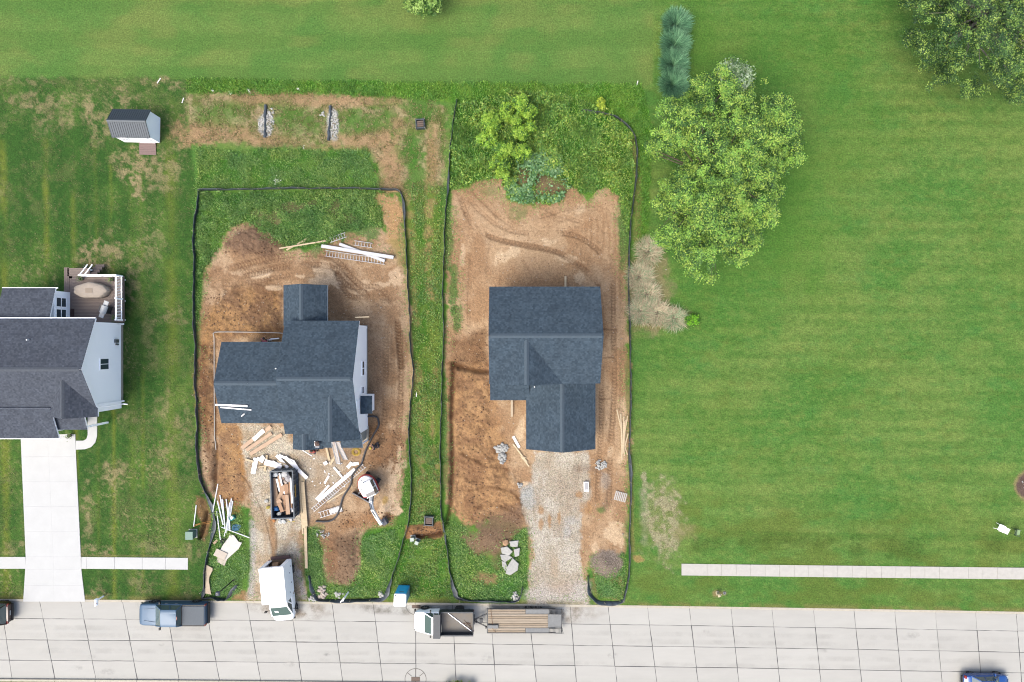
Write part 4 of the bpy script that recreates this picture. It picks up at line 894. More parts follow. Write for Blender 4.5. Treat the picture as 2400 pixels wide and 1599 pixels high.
# rear room
gable_walls(-43.3, -39.07, 1.5, 4.3, 0, 3.2, 3.25, 'x').build('wall', M_siding, h3)
rf = Roof(); rf.slope([(-38.87, 4.5, 3.3), (-43.4, 4.5, 3.3), (-43.4, 1.75, 4.1), (-38.87, 1.75, 4.1)], .14); rf.build(h3, M_sh2, M_white)
MB().box((-41.1, 4.53, 3.22), (4.7, .09, .12)).build('gutter', M_white, h3)
for yy in (2.35, 3.35): window(h3, (-39.07, yy, 2.35), .75, 1.3, split='h')
vent(h3, G(68, 797, 5.2) - Vector((0, 0, .2)), .5)
window(h3, (-35.08, (799.5 - 853.5) / 26 * .955, 2.75), .9, 1.25)
MB().box((-37, -1.9, .14), (3.9, 7.1, .3)).build('foundation', M_found, h3)
MB().box((-35.0, 1.52, 2.2), (.14, .14, 4.3)).build('corner_board', M_white, h3); MB().box((-35.0, -5.4, 2.0), (.14, .14, 4.0)).build('corner_board', M_white, h3)
MB().tube([(-34.92, -5.6, 4.0), (-34.95, -5.65, .2), (-34.6, -5.7, .1)], .05, 6).build('downspout', M_white, h3)
MB().box((-35.0, .0, 1.1), (.22, .3, .45)).build('meter_box', M_grey, h3); MB().box((-35.0, -.3, 1.0), (.16, .14, .3)).build('meter_box', M_grey, h3)
# deck: boards one by one, frame, posts, rails
M_deck = mat('deck_board', C(146, 128, 122), .75, var=.1, vscale=4, stretch=(.5, 5, 5)); M_deck2 = mat('deck_board_b', C(158, 140, 132), .75, var=.1, vscale=4, stretch=(.5, 5, 5))
DZ = 1.2; dk = thing('deck', 'brown board deck with white railing behind the neighbour house', 'deck', (-36.9, 3.9, 0)); o3 = Vector((-36.9, 3.9, 0))
def DP(x, y, z): return Vector((x, y, z)) - o3
y = 1.75; k = 0
while y < 5.76:
    MB().box(DP((-39.3 - 34.35) / 2 + .2, y, DZ - .02), (4.45, .135, .04)).build('deck_board', M_deck if k % 2 else M_deck2, dk); y += .145; k += 1
for k in range(9): MB().box(DP(-39.5 + .145 * k if k < 3 else 0, 4.0, DZ - .02), (.135, 5.0, .04)).build('deck_board', M_deck, dk) if k < 3 else None
y = 5.80
while y < 6.45: MB().box(DP(-38.3, y, DZ - .02), (1.95, .135, .04)).build('deck_board', M_deck2, dk); y += .145
MB().box(DP(-36.75, 3.7, DZ - .14), (4.8, 4.1, .2)).build('joist_frame', M_deck, dk); MB().box(DP(-38.4, 6.0, DZ - .14), (2.1, .9, .2)).build('joist_frame', M_deck, dk)
for x_, y_ in ((-34.9, 5.5), (-34.9, 3.6), (-34.9, 1.9), (-37.3, 5.5), (-39.4, 6.3), (-37.4, 6.3)): MB().box(DP(x_, y_, .55), (.12, .12, 1.1)).build('post', M_white, dk)
RT = DZ + .95
for a, b_ in (((-34.42, 5.72), (-34.42, 1.8)), ((-34.42, 5.72), (-37.55, 5.72))):
    for z_, wd in ((RT, .13), (DZ + .12, .08)): MB().bar(DP(*a, z_), DP(*b_, z_), wd, .05).build('rail', M_white, dk)
    n = int((Vector(a) - Vector(b_)).length / .13)
    bl = MB()
    for k in range(1, n):
        t = k / n; bl.box(DP(a[0] + (b_[0] - a[0]) * t, a[1] + (b_[1] - a[1]) * t, (RT + DZ + .12) / 2), (.035, .035, RT - DZ - .12))
    bo = bl.build('balusters', M_white, dk); bo['kind'] = 'stuff'
for x_, y_ in ((-34.42, 5.72), (-34.42, 3.72), (-34.42, 1.85), (-36.0, 5.72), (-37.6, 5.72)): MB().box(DP(x_, y_, DZ + .52), (.12, .12, 1.06)).build('rail_post', M_white, dk)
for dx in (0, .42): MB().bar(DP(-37.6 + dx, 5.72, RT), DP(-37.25 + dx, 6.7, RT - .55), .08, .06).build('rail', M_white, dk)
for k in range(4): MB().box(DP(-37.15 + k * .06, 5.95 + .26 * k, DZ - .2 - .24 * k), (.8, .27, .05)).build('stair_tread', M_deck, dk)
# things on the deck
c = G(222, 682, DZ); t = thing('covered_table', 'oval patio table under a beige weather cover on the deck', 'table', (c.x, c.y, DZ)); M_cover = mat('beige_cover', C(206, 190, 176), .85, var=.06, vscale=4, bump=.5, bscale=3)
rings = []
for z_, k in ((0, 1.08), (.35, 1.05), (.66, 1.02), (.74, .96), (.77, .6), (.775, .25)):
    rings.append([Vector(((1.42 + .06 * math.sin(7 * a + z_ * 3)) * k * math.cos(a), (.66 + .04 * math.sin(5 * a)) * k * math.sin(a), z_ + .01 * math.sin(9 * a))) for a in np.linspace(0, 2 * PI, 40, endpoint=False)])
MB().loft(rings).build('cover', M_cover, t, smooth='all')
MB().box((-.02, -.02, .785), (.62, .4, .02)).build('vent_flap', mat('cover_flap', C(186, 168, 152), .9), t, bevel=.008)
for s_ in (-1, 1): MB().box((s_ * .6, 0, .36), (.08, .5, .7)).build('table_leg', M_deck, t)
c = G(250, 726, DZ + .5); t = thing('barbecue_grill', 'white and grey barbecue grill with side shelf on the deck', 'grill', (c.x, c.y, DZ), R(70))
M_grill = mat('grill_white', C(236, 236, 238), .35); M_dark = mat('dark_plastic', C(62, 64, 68), .6)
MB().box((0, .04, .45), (.62, .5, .7)).build('cabinet', M_dark, t, bevel=.02)
MB().loft([[Vector((x_, .04 + .28 * math.cos(a), .82 + .26 * math.sin(a))) for a in np.linspace(0, PI, 9)] for x_ in (-.34, .34)]).build('lid', M_grill, t, smooth=True)
for s_ in (-1, 1): MB().box((s_ * .56, .04, .84), (.4, .42, .05)).build('shelf', M_grill, t, bevel=.015)
MB().tube([(-.3, .38, .95), (.3, .38, .95)], .02, 6).build('handle', M_grey, t)
for sx in (-1, 1):
    for sy in (-1, 1): MB().cyl((sx * .28, sy * .2 + .04, .06), .06, .05, 'y').build('wheel', M_dark, t)
c = G(169.5, 733, DZ); tag(MB().box((c.x, c.y, DZ + .012), (.36, .68, .018)).build('doormat', mat('mat_brown', C(82, 58, 54), .95)), 'dark brown doormat on the deck by the rear room', 'doormat')

# ---------- garden shed
c = G(376, 336, 0); SA = R(-1.2)
sh = thing('garden_shed', 'small white shed with ribbed dark metal roof in the west lawn', 'shed', (c.x, c.y, 0), SA)
# local frame: x runs west from the south-east corner, y north
LX, LY, EV, RG = 3.15, 2.25, 1.95, 2.65
M_mroof = mat('metal_roof', C(88, 98, 110), .45, metal=.3, var=.06)
gw = gable_walls(-LX, 0, 0, LY, .12, EV, RG, 'x'); gw.build('wall', M_siding, sh)
MB().box((-LX / 2, LY / 2, .06), (LX - .05, LY - .05, .12)).build('skid_base', M_wood, sh)
oh = .12; nv = Vector((0, -(RG - EV), LY / 2)).normalized()
for sgn in (0, 1):
    def RP(x, t):      # t=0 eave, 1 ridge
        yy = (-oh + (LY / 2 + oh) * t) if sgn == 0 else (LY + oh - (LY / 2 + oh) * t); return Vector((x, yy, EV - .07 + (RG - EV + .1) * t))
    m_ = MB(); a = [RP(.1, 0), RP(-LX - .1, 0), RP(-LX - .1, 1), RP(.1, 1)]; m_.add(a + [p - Vector((0, 0, .05)) for p in a], [(0, 1, 2, 3), (7, 6, 5, 4), (0, 4, 5, 1), (1, 5, 6, 2), (2, 6, 7, 3), (3, 7, 4, 0)])
    pn = m_.build('roof_panel', M_mroof, sh)
    for k in range(18):
        x_ = .06 - (LX + .12) * k / 17; MB().bar(RP(x_, .01) + Vector((0, 0, .015)), RP(x_, .97) + Vector((0, 0, .015)), .035, .035).build('rib', M_mroof, pn)
ridge(sh, (.1, LY / 2, RG + .04), (-LX - .1, LY / 2, RG + .04), M_mroof, .12, .6)
window(sh, (-2.45, -.01, 1.2), .45, .5, 'y')
MB().box((-1.05, -.03, .95), (1.3, .05, 1.6)).build('door', M_white, sh)
M_ramp = mat('ramp_board', C(158, 132, 130), .8, var=.08)
for k in range(7): MB().box((-1.1, -.1 - .15 * k, .14 - .018 * k), (1.5, .14, .035)).build('ramp_board', M_ramp, sh)
# ============================================================ VEHICLES AND MACHINES  (local frame: x forward, y left, z up)
M_tyre = mat('tyre', C(52, 52, 55), .9); M_rim = mat('rim', C(188, 190, 194), .35, metal=.6)
M_blackp = mat('black_trim', C(40, 42, 46), .6); M_carglass = mat('car_glass', (.05, .075, .075), .05, spec=.8)
M_red = mat('tail_lamp', C(178, 34, 34), .3); M_lamp = mat('head_lamp', C(214, 218, 224), .15)
def rr(x, hw, z0, z1, r=.12, n=4, crown=0.0):
    """rounded-rectangle ring across the car at x"""
    pts = []
    for cx, cz, a0 in ((hw - r, z1 - r, 0), (-hw + r, z1 - r, 90), (-hw + r, z0 + r, 180), (hw - r, z0 + r, 270)):
        for k in range(n + 1):
            a = R(a0 + 90 * k / n); y = cx + r * math.cos(a); z = cz + r * math.sin(a)
            pts.append(Vector((x, y, z + (crown * (1 - (y / hw) ** 2) if z > (z0 + z1) / 2 else 0))))
    return pts
def wheel(parent, x, y, r=.38, w=.26):
    t = MB(); c = Vector((x, y, r)); n = 20; prof = [(-w / 2, r * .62), (-w / 2, r * .95), (-w / 2 + .04, r), (w / 2 - .04, r), (w / 2, r * .95), (w / 2, r * .62)]
    t.loft([[c + Vector((q * math.cos(2 * PI * k / n), s, q * math.sin(2 * PI * k / n))) for k in range(n)] for s, q in prof])
    o = t.build('wheel', M_tyre, parent, smooth=True)
    m = MB(); m.cyl((x, y, r), r * .6, w * .9, 'y', 16)
    s = 1 if y > 0 else -1
    for k in range(5):
        a = 2 * PI * k / 5; m.bar((x, y + s * w * .46, r), (x + r * .58 * math.cos(a), y + s * w * .46, r + r * .58 * math.sin(a)), .05, .03, up=(0, 1, 0))
    m.build('rim', M_rim, o, smooth=True); return o
def greenhouse(parent, b, t, zb, zt, paint, crown=.03, frame=.05):
    """b/t = (x_rear, x_front, half width) at belt and at roof: glass with painted pillars and roof"""
    def P(q, z): return [Vector((q[1], q[2], z)), Vector((q[0], q[2], z)), Vector((q[0], -q[2], z)), Vector((q[1], -q[2], z))]
    B, Tt = P(b, zb), P(t, zt); g = MB(); g.loft([B, Tt]); gl = g.build('cabin_glass', M_carglass, parent)
    for i in range(4): MB().bar(B[i], Tt[i], frame * 1.6, frame * 1.6).build('pillar', paint, parent)
    xm = (b[0] + b[1]) / 2
    for s in (-1, 1): MB().bar((xm - .1, s * b[2], zb), ((t[0] + t[1]) / 2 - .1, s * t[2], zt), .09, .05, up=(0, 1, 0)).build('pillar', paint, parent)
    r = MB(); L = t[1] - t[0]
    r.loft([[Vector((x, y * k, zt + dz)) for x, y in rrect(t[0] + (t[1] - t[0]) / 2, 0, L + .05, 2 * t[2] + .08, .1)] for dz, k in ((-.01, 1), (.03, .995), (.05, .95), (.05 + crown, .6))])
    r.build('roof', paint, parent, smooth=True)
def rrect(cx, cy, lx, ly, r, n=4):
    out = []
    for sx, sy, a0 in ((1, 1, 0), (-1, 1, 90), (-1, -1, 180), (1, -1, 270)):
        for k in range(n + 1):
            a = R(a0 + 90 * k / n); out.append((cx + sx * (lx / 2 - r) + r * math.cos(a), cy + sy * (ly / 2 - r) + r * math.sin(a)))
    return out
def mirror(parent, x, y, z, paint):
    s = 1 if y > 0 else -1; m = MB(); m.bar((x, y - s * .16, z - .04), (x, y + s * .06, z), .05, .05); m.box((x, y + s * .12, z + .03), (.12, .2, .2)); m.build('side_mirror', paint, parent, bevel=.03)

def pickup():
    paint = mat('slate_blue_paint', C(84, 120, 156), .5, metal=.2, coat=.15, var=.04, vscale=1.2); c = G(404, 1443, .6)
    t = thing('pickup_truck', 'slate-blue crew cab pickup with grey bed cover parked at the kerb', 'pickup truck', (-30.15, -24.3, RZ), R(180))
    b = MB(); b.loft([rr(2.95, .72, .55, .98, .1), rr(2.88, .90, .42, 1.04, .14), rr(2.6, .97, .36, 1.10, .16, crown=.03), rr(1.3, .99, .34, 1.17, .15, crown=.03), rr(.9, .99, .34, 1.19, .12), rr(-.95, .99, .34, 1.2, .1), rr(-2.85, .98, .36, 1.2, .1), rr(-2.95, .95, .45, 1.18, .1)])
    b.build('body', paint, t, smooth=35)
    greenhouse(t, (-.95, 1.45, .92), (-.72, .62, .72), 1.15, 1.82, paint)
    MB().box((-1.93, 0, 1.245), (1.95, 1.66, .07)).build('bed_cover', mat('bed_cover', C(112, 120, 130), .8, var=.05), t, bevel=.02)
    for s in (-1, 1): MB().box((-1.93, s * .9, 1.22), (1.98, .1, .06)).build('bed_rail', M_blackp, t, bevel=.015)
    MB().box((-.9, 0, 1.25), (.1, 1.72, .12)).build('bed_rail', M_blackp, t)
    MB().box((2.98, 0, .56), (.16, 1.8, .24)).build('front_bumper', M_rim, t, bevel=.04); MB().box((-3.0, 0, .58), (.22, 1.86, .22)).build('rear_bumper', M_blackp, t, bevel=.04)
    MB().box((2.93, 0, .84), (.08, 1.0, .26)).build('grille', M_blackp, t)
    for s in (-1, 1):
        MB().box((2.84, s * .76, .88), (.2, .28, .18)).build('headlight', M_lamp, t, bevel=.03); MB().box((-2.93, s * .88, 1.02), (.1, .16, .34)).build('tail_light', M_red, t, bevel=.02)
        mirror(t, .98, s * 1.02, 1.28, M_blackp); MB().bar((1.35, s * .62, 1.205), (2.5, s * .5, 1.15), .03, .02).build('hood_crease', paint, t)
        for x_ in (1.85, -1.85):
            wheel(t, x_, s * .87, .4); a = MB(); a.loft([[Vector((x_ + q * math.cos(an), s * yy, .42 + q * math.sin(an))) for an in np.linspace(0, PI, 13)] for q, yy in ((.5, .93), (.5, 1.005), (.45, 1.005), (.45, .93))]); a.build('wheel_arch', M_blackp, t, smooth=True)
        for x_ in (.55, -.35): MB().box((x_, s * 1.0, 1.0), (.2, .03, .04)).build('door_handle', M_rim, t)
    MB().box((-.78, 0, 1.83), (.06, .3, .04)).build('brake_lamp', M_red, t)
    return t
pickup()

def sedan(name, label, paint, loc, rz, L=4.3, W=1.76, Hh=1.45, suv=False):
    t = thing(name, label, 'car', loc, rz); hl = L / 2; hw = W / 2; zb = .92 if not suv else 1.05
    b = MB(); b.loft([rr(hl, hw * .66, .45, zb - .3, .1), rr(hl - .1, hw * .86, .32, zb - .22, .14), rr(hl - .5, hw * .97, .28, zb - .1, .16, crown=.03), rr(hl - 1.1, hw, .26, zb - .02, .16, crown=.02), rr(0, hw, .26, zb + .02, .14), rr(-hl + .7, hw, .28, zb + .02, .14), rr(-hl + .2, hw * .95, .32, zb - (.0 if suv else .04), .14), rr(-hl, hw * .8, .45, zb - (.05 if suv else .2), .12)])
    b.build('body', paint, t, smooth=35)
    rx = (-hl + .12 if suv else -hl + .55)
    greenhouse(t, (rx, hl - 1.0, hw * .93), (rx + (.22 if suv else .55), hl - 1.85, hw * .72), zb - .04, Hh, paint)
    MB().box((hl - .02, 0, .46), (.12, W * .74, .2)).build('front_bumper', M_blackp, t, bevel=.04); MB().box((-hl + .0, 0, .5), (.14, W * .8, .2)).build('rear_bumper', M_blackp, t, bevel=.04)
    for s in (-1, 1):
        MB().box((hl - .2, s * hw * .74, zb - .26), (.26, .26, .12)).build('headlight', M_lamp, t, bevel=.03); MB().box((-hl + .1, s * hw * .8, zb - .12), (.16, .26, .2)).build('tail_light', M_red, t, bevel=.03)
        mirror(t, hl - 1.5, s * (hw + .02), zb + .08, paint)
        for x_ in (hl - .85, -hl + .85): wheel(t, x_, s * (hw - .12), .33, .22)
        for x_ in (.2, -.75): MB().box((x_, s * (hw + .005), zb - .12), (.18, .03, .035)).build('door_handle', paint, t)
    MB().box((-hl - .005, 0, .74), (.02, .42, .14)).build('number_plate', M_lamp, t)
    return t
sedan('car', 'bright blue car in the near lane at the bottom right corner', mat('bright_blue_paint', C(24, 98, 190), .22, metal=.25, coat=.7), (42.35, -30.65, RZ), 0, 4.05, 1.74, 1.46)
sedan('car', 'dark maroon sport utility car whose tail shows at the left edge', mat('dark_red_paint', C(64, 40, 46), .22, metal=.3, coat=.7), (-47.15, -24.25, RZ), PI, 4.75, 1.9, 1.75, True)

def box_truck():
    paint = mat('white_truck_paint', (.74, .75, .76), .4, coat=.2); side = mat('white_truck_side', (.8, .81, .82), .45)
    t = thing('box_truck', 'white box truck backed up the gravel drive with its rear door open', 'truck', (-20.5, -22.0, RZ + .03), math.atan2(-1, .094))
    # cargo box x -2.62 .. .58
    x0, x1, hw, z0, z1 = -2.5, .62, 1.06, .75, 2.86
    w_ = .05
    MB().box(((x0 + x1) / 2, 0, z1), (x1 - x0, 2 * hw, .05)).build('box_roof', paint, t, bevel=.02)
    for s in (-1, 1):
        m = MB(); m.prism([(x0, z0), (x1 - .35, z0), (x1, z0 + .5), (x1, z1 - .02), (x0, z1 - .02)], -w_ / 2, w_ / 2); o = m.build('box_side', side, t)
        o.data.transform(Matrix(((1, 0, 0, 0), (0, 0, 1, s * (hw - .03)), (0, 1, 0, 0), (0, 0, 0, 1))))
        MB().box((x0 + .02, s * (hw - .2), (z0 + z1) / 2), (.07, .36, z1 - z0 - .06)).build('rear_frame', side, t)
        for k, (xx, zz) in enumerate(((-2.0, 1.2), (-1.5, 1.5), (-.6, 1.3), (.1, 1.8))): MB().box((xx, s * (hw + .01), zz), (.1, .03, .05)).build('marker_lamp', M_blackp, t)
    MB().box((x1 - .03, 0, (z0 + z1) / 2 + .1), (.05, 2 * hw - .1, z1 - z0 - .3)).build('box_front', side, t)
    MB().box(((x0 + x1) / 2, 0, z0), (x1 - x0, 2 * hw - .06, .08)).build('box_floor', mat('plywood_floor', C(150, 120, 92), .8), t)
    MB().box((x0 + .02, 0, z1 - .16), (.06, 1.4, .26)).build('rear_frame', side, t)
    MB().box((x0 - .12, 0, .52), (.3, 1.7, .1)).build('step_bumper', mat('rusty_step', C(122, 92, 90), .8, var=.15), t)
    MB().cyl((x0 + .55, -.15, 1.25), .5, .5, 'y', 20).build('cable_reel', mat('reel_wood', C(206, 160, 120), .8), t); MB().ring((x0 + .5, .35, 1.0), .22, .36, .2).build('hose_coil', mat('coil_brown', C(130, 98, 72), .8), t)
    MB().box((-.5, 0, .5), (3.6, .9, .18)).build('chassis', M_blackp, t)
    # cab
    b = MB(); b.loft([rr(2.82, .62, .5, .98, .12), rr(2.7, .84, .4, 1.08, .16), rr(2.3, .93, .36, 1.18, .18, crown=.05), rr(1.75, .96, .34, 1.28, .16, crown=.05), rr(.6, .97, .34, 1.3, .1)]); b.build('cab', paint, t, smooth=35)
    greenhouse(t, (.55, 2.28, .92), (.55, 1.22, .76), 1.22, 1.98, paint)
    MB().box((1.78, -.35, 1.62), (.02, .3, .22), M=Matrix.Rotation(R(-54), 3, 'Y')).build('paper', M_white, t)
    MB().box((2.84, 0, .5), (.12, 1.7, .22)).build('front_bumper', M_blackp, t, bevel=.04)
    for s in (-1, 1):
        m = MB(); m.bar((1.7, s * .95, 1.25), (1.78, s * 1.3, 1.35), .04, .04); m.box((1.78, s * 1.38, 1.42), (.1, .2, .3)); m.build('side_mirror', M_blackp, t, bevel=.03)
        MB().box((2.68, s * .68, .86), (.2, .26, .16)).build('headlight', M_lamp, t, bevel=.03); MB().box((x0 - .02, s * .95, .66), (.05, .1, .16)).build('tail_light', M_red, t)
        wheel(t, 1.95, s * .86, .37); wheel(t, -1.45, s * .84, .37, .34)
box_truck()

def dump_truck():
    paint = MATS['white_truck_paint']; dark = mat('dark_bed_paint', C(66, 74, 84), .55, var=.08); bedw = mat('bed_floor', C(172, 160, 146), .8, var=.25, vscale=2.5, rgb2=C(132, 128, 126))
    t = thing('dump_truck', 'white cab truck with dark dump bed hitched to the flatbed trailer', 'truck', (-6.05, -24.9, RZ), PI)
    b = MB(); b.loft([rr(2.62, .62, .55, 1.05, .12), rr(2.5, .84, .45, 1.15, .16), rr(2.1, .92, .42, 1.26, .18, crown=.05), rr(1.4, .95, .42, 1.36, .16, crown=.04), rr(.42, .95, .42, 1.38, .1)]); b.build('cab', paint, t, smooth=35)
    greenhouse(t, (.42, 1.72, .88), (.42, .98, .74), 1.3, 2.0, paint)
    MB().box((2.62, 0, .6), (.14, 1.8, .24)).build('front_bumper', M_blackp, t, bevel=.04)
    MB().box((.28, 0, 1.6), (.14, 2.1, 1.1)).build('headboard', dark, t); MB().box((.52, 0, 2.12), (.62, 2.1, .05)).build('cab_shield', dark, t, bevel=.01)
    fl = MB().box((-1.2, 0, .98), (2.8, 1.95, .06)).build('bed_floor', bedw, t)
    for s in (-1, 1):
        MB().box((-1.2, s * 1.02, 1.27), (2.86, .07, .6)).build('bed_side', dark, t); MB().box((-1.2, s * 1.02, 1.59), (2.9, .12, .06)).build('bed_rail', dark, t, bevel=.015)
        for k in range(4): MB().box((-.3 - .65 * k, s * 1.08, 1.25), (.07, .05, .56)).build('stake', dark, t)
        mirror(t, 1.12, s * .98, 1.52, M_blackp); MB().box((2.5, s * .7, .92), (.18, .26, .16)).build('headlight', M_lamp, t, bevel=.03)
        wheel(t, 1.75, s * .88, .4); wheel(t, -1.35, s * .82, .4, .42)
        MB().box((-2.66, s * .9, .85), (.05, .12, .1)).build('tail_light', M_red, t)
    MB().box((-2.62, 0, 1.25), (.06, 2.0, .56)).build('tailgate', dark, t)
    MB().bar((-2.45, .85, 1.05), (-.25, -.85, 1.08), .05, .05).build('cross_bar', M_white, t)
    m = MB(); rd = random.Random(3)
    for k in range(7):
        m.tube([(-2.5 + rd.uniform(0, .2), rd.uniform(.1, .9), 1.03), (-2.2 + rd.uniform(-.2, .2), rd.uniform(0, .7), 1.04), (-1.9 + rd.uniform(-.2, .3), rd.uniform(-.2, .6), 1.03)], .015, 5)
    m.build('loose_straps', mat('strap', C(122, 92, 74), .8), t)
    MB().box((-1.0, 0, .62), (3.4, .8, .24)).build('chassis', M_blackp, t); MB().box((-2.75, 0, .55), (.3, .1, .08)).build('hitch', M_blackp, t)
dump_truck()

def trailer():
    fr = mat('trailer_steel', C(92, 94, 98), .6, metal=.3, var=.15); pl = mat('trailer_plank', C(196, 178, 158), .85, var=.16, vscale=2.5, stretch=(.5, 5, 5)); pl2 = mat('trailer_plank_b', C(180, 160, 138), .85, var=.16, vscale=2.5, stretch=(.5, 5, 5)); tread = mat('tread_plate', C(146, 148, 152), .6, metal=.3, var=.12, vscale=5)
    t = thing('flatbed_trailer', 'flatbed trailer with weathered plank deck and folded steel ramps', 'trailer', (1.15, -24.98, RZ), PI)
    X = lambda x: -x      # built with x pointing away from the truck
    L0, L1, z = -3.35, 3.3, .72
    for k in range(10):
        y_ = -.94 + .21 * k; ins = k in (0, 1, 8, 9)
        x1 = .05 if ins else (2.05)
        MB().box((X((L0 + .06 + x1) / 2), y_, z), (x1 - L0 - .06, .19, .05)).build('plank', pl if k % 3 else pl2, t, bevel=.008, seg=1)
    for s in (-1, 1):
        MB().box((X(1.12), s * .84, z + .005), (2.1, .42, .05)).build('tread_plate', tread, t)
        for a, b_ in ((s * 1.06, .07), (s * .62, .05)): MB().box((X((L0 + L1) / 2 - .3), a, z - .02), (6.1, b_, .13)).build('side_rail', fr, t)
        # folded ramps of bars
        rp = MB(); [rp.bar((X(2.12), s * .84 + q, z + .09), (X(3.35), s * .84 + q, z + .16), .05, .05) for q in (-.2, .2)]
        ro = rp.build('ramp', fr, t)
        for k in range(11): MB().box((X(2.2 + .11 * k), s * .84, z + .1 + .006 * k), (.035, .4, .04)).build('ramp_bar', fr, ro)
        MB().bar((X(3.3), s * .6, z + .1), (X(3.42), s * 1.08, z + .12), .05, .05).build('ramp_hinge', fr, t)
        for x_ in (.3, 1.2): wheel(t, X(x_), s * .98, .33, .2)
    MB().box((X(2.66), 0, z), (1.16, 1.2, .05)).build('tread_plate', tread, t)
    MB().box((X(L0), 0, z - .02), (.08, 2.18, .16)).build('end_rail', fr, t); MB().box((X(3.28), 0, z - .06), (.08, 2.1, .12)).build('end_rail', fr, t)
    for s in (-1, 1): MB().bar((X(L0), s * .6, z - .1), (X(L0 - 1.25), 0, z - .16), .09, .1).build('tongue', fr, t)
    MB().box((X(L0 - .55), 0, z - .05), (.3, .34, .2)).build('tongue_box', fr, t, bevel=.02); MB().cyl((X(L0 - 1.0), .1, .5), .04, .7, 'z').build('jack', fr, t); MB().cyl((X(L0 - .12), .55, .75), .13, .1, 'x').build('spare_lamp', M_blackp, t)
    tb = MB().box((X(-2.85), -.45 * -1, z + .12), (.95, .3, .2)).build('tool_box', tread, t, bevel=.02)
    c = MB(); c.tube([(X(-3.05), -1.1, z + .06), (X(-2.98), -.5, z + .05), (X(-2.9), .2, z + .06), (X(-2.86), .62, z + .26), (X(-2.6), 1.0, z + .06)], .02, 6); c.build('chain', mat('rusty_chain', C(150, 112, 82), .8), t)
trailer()

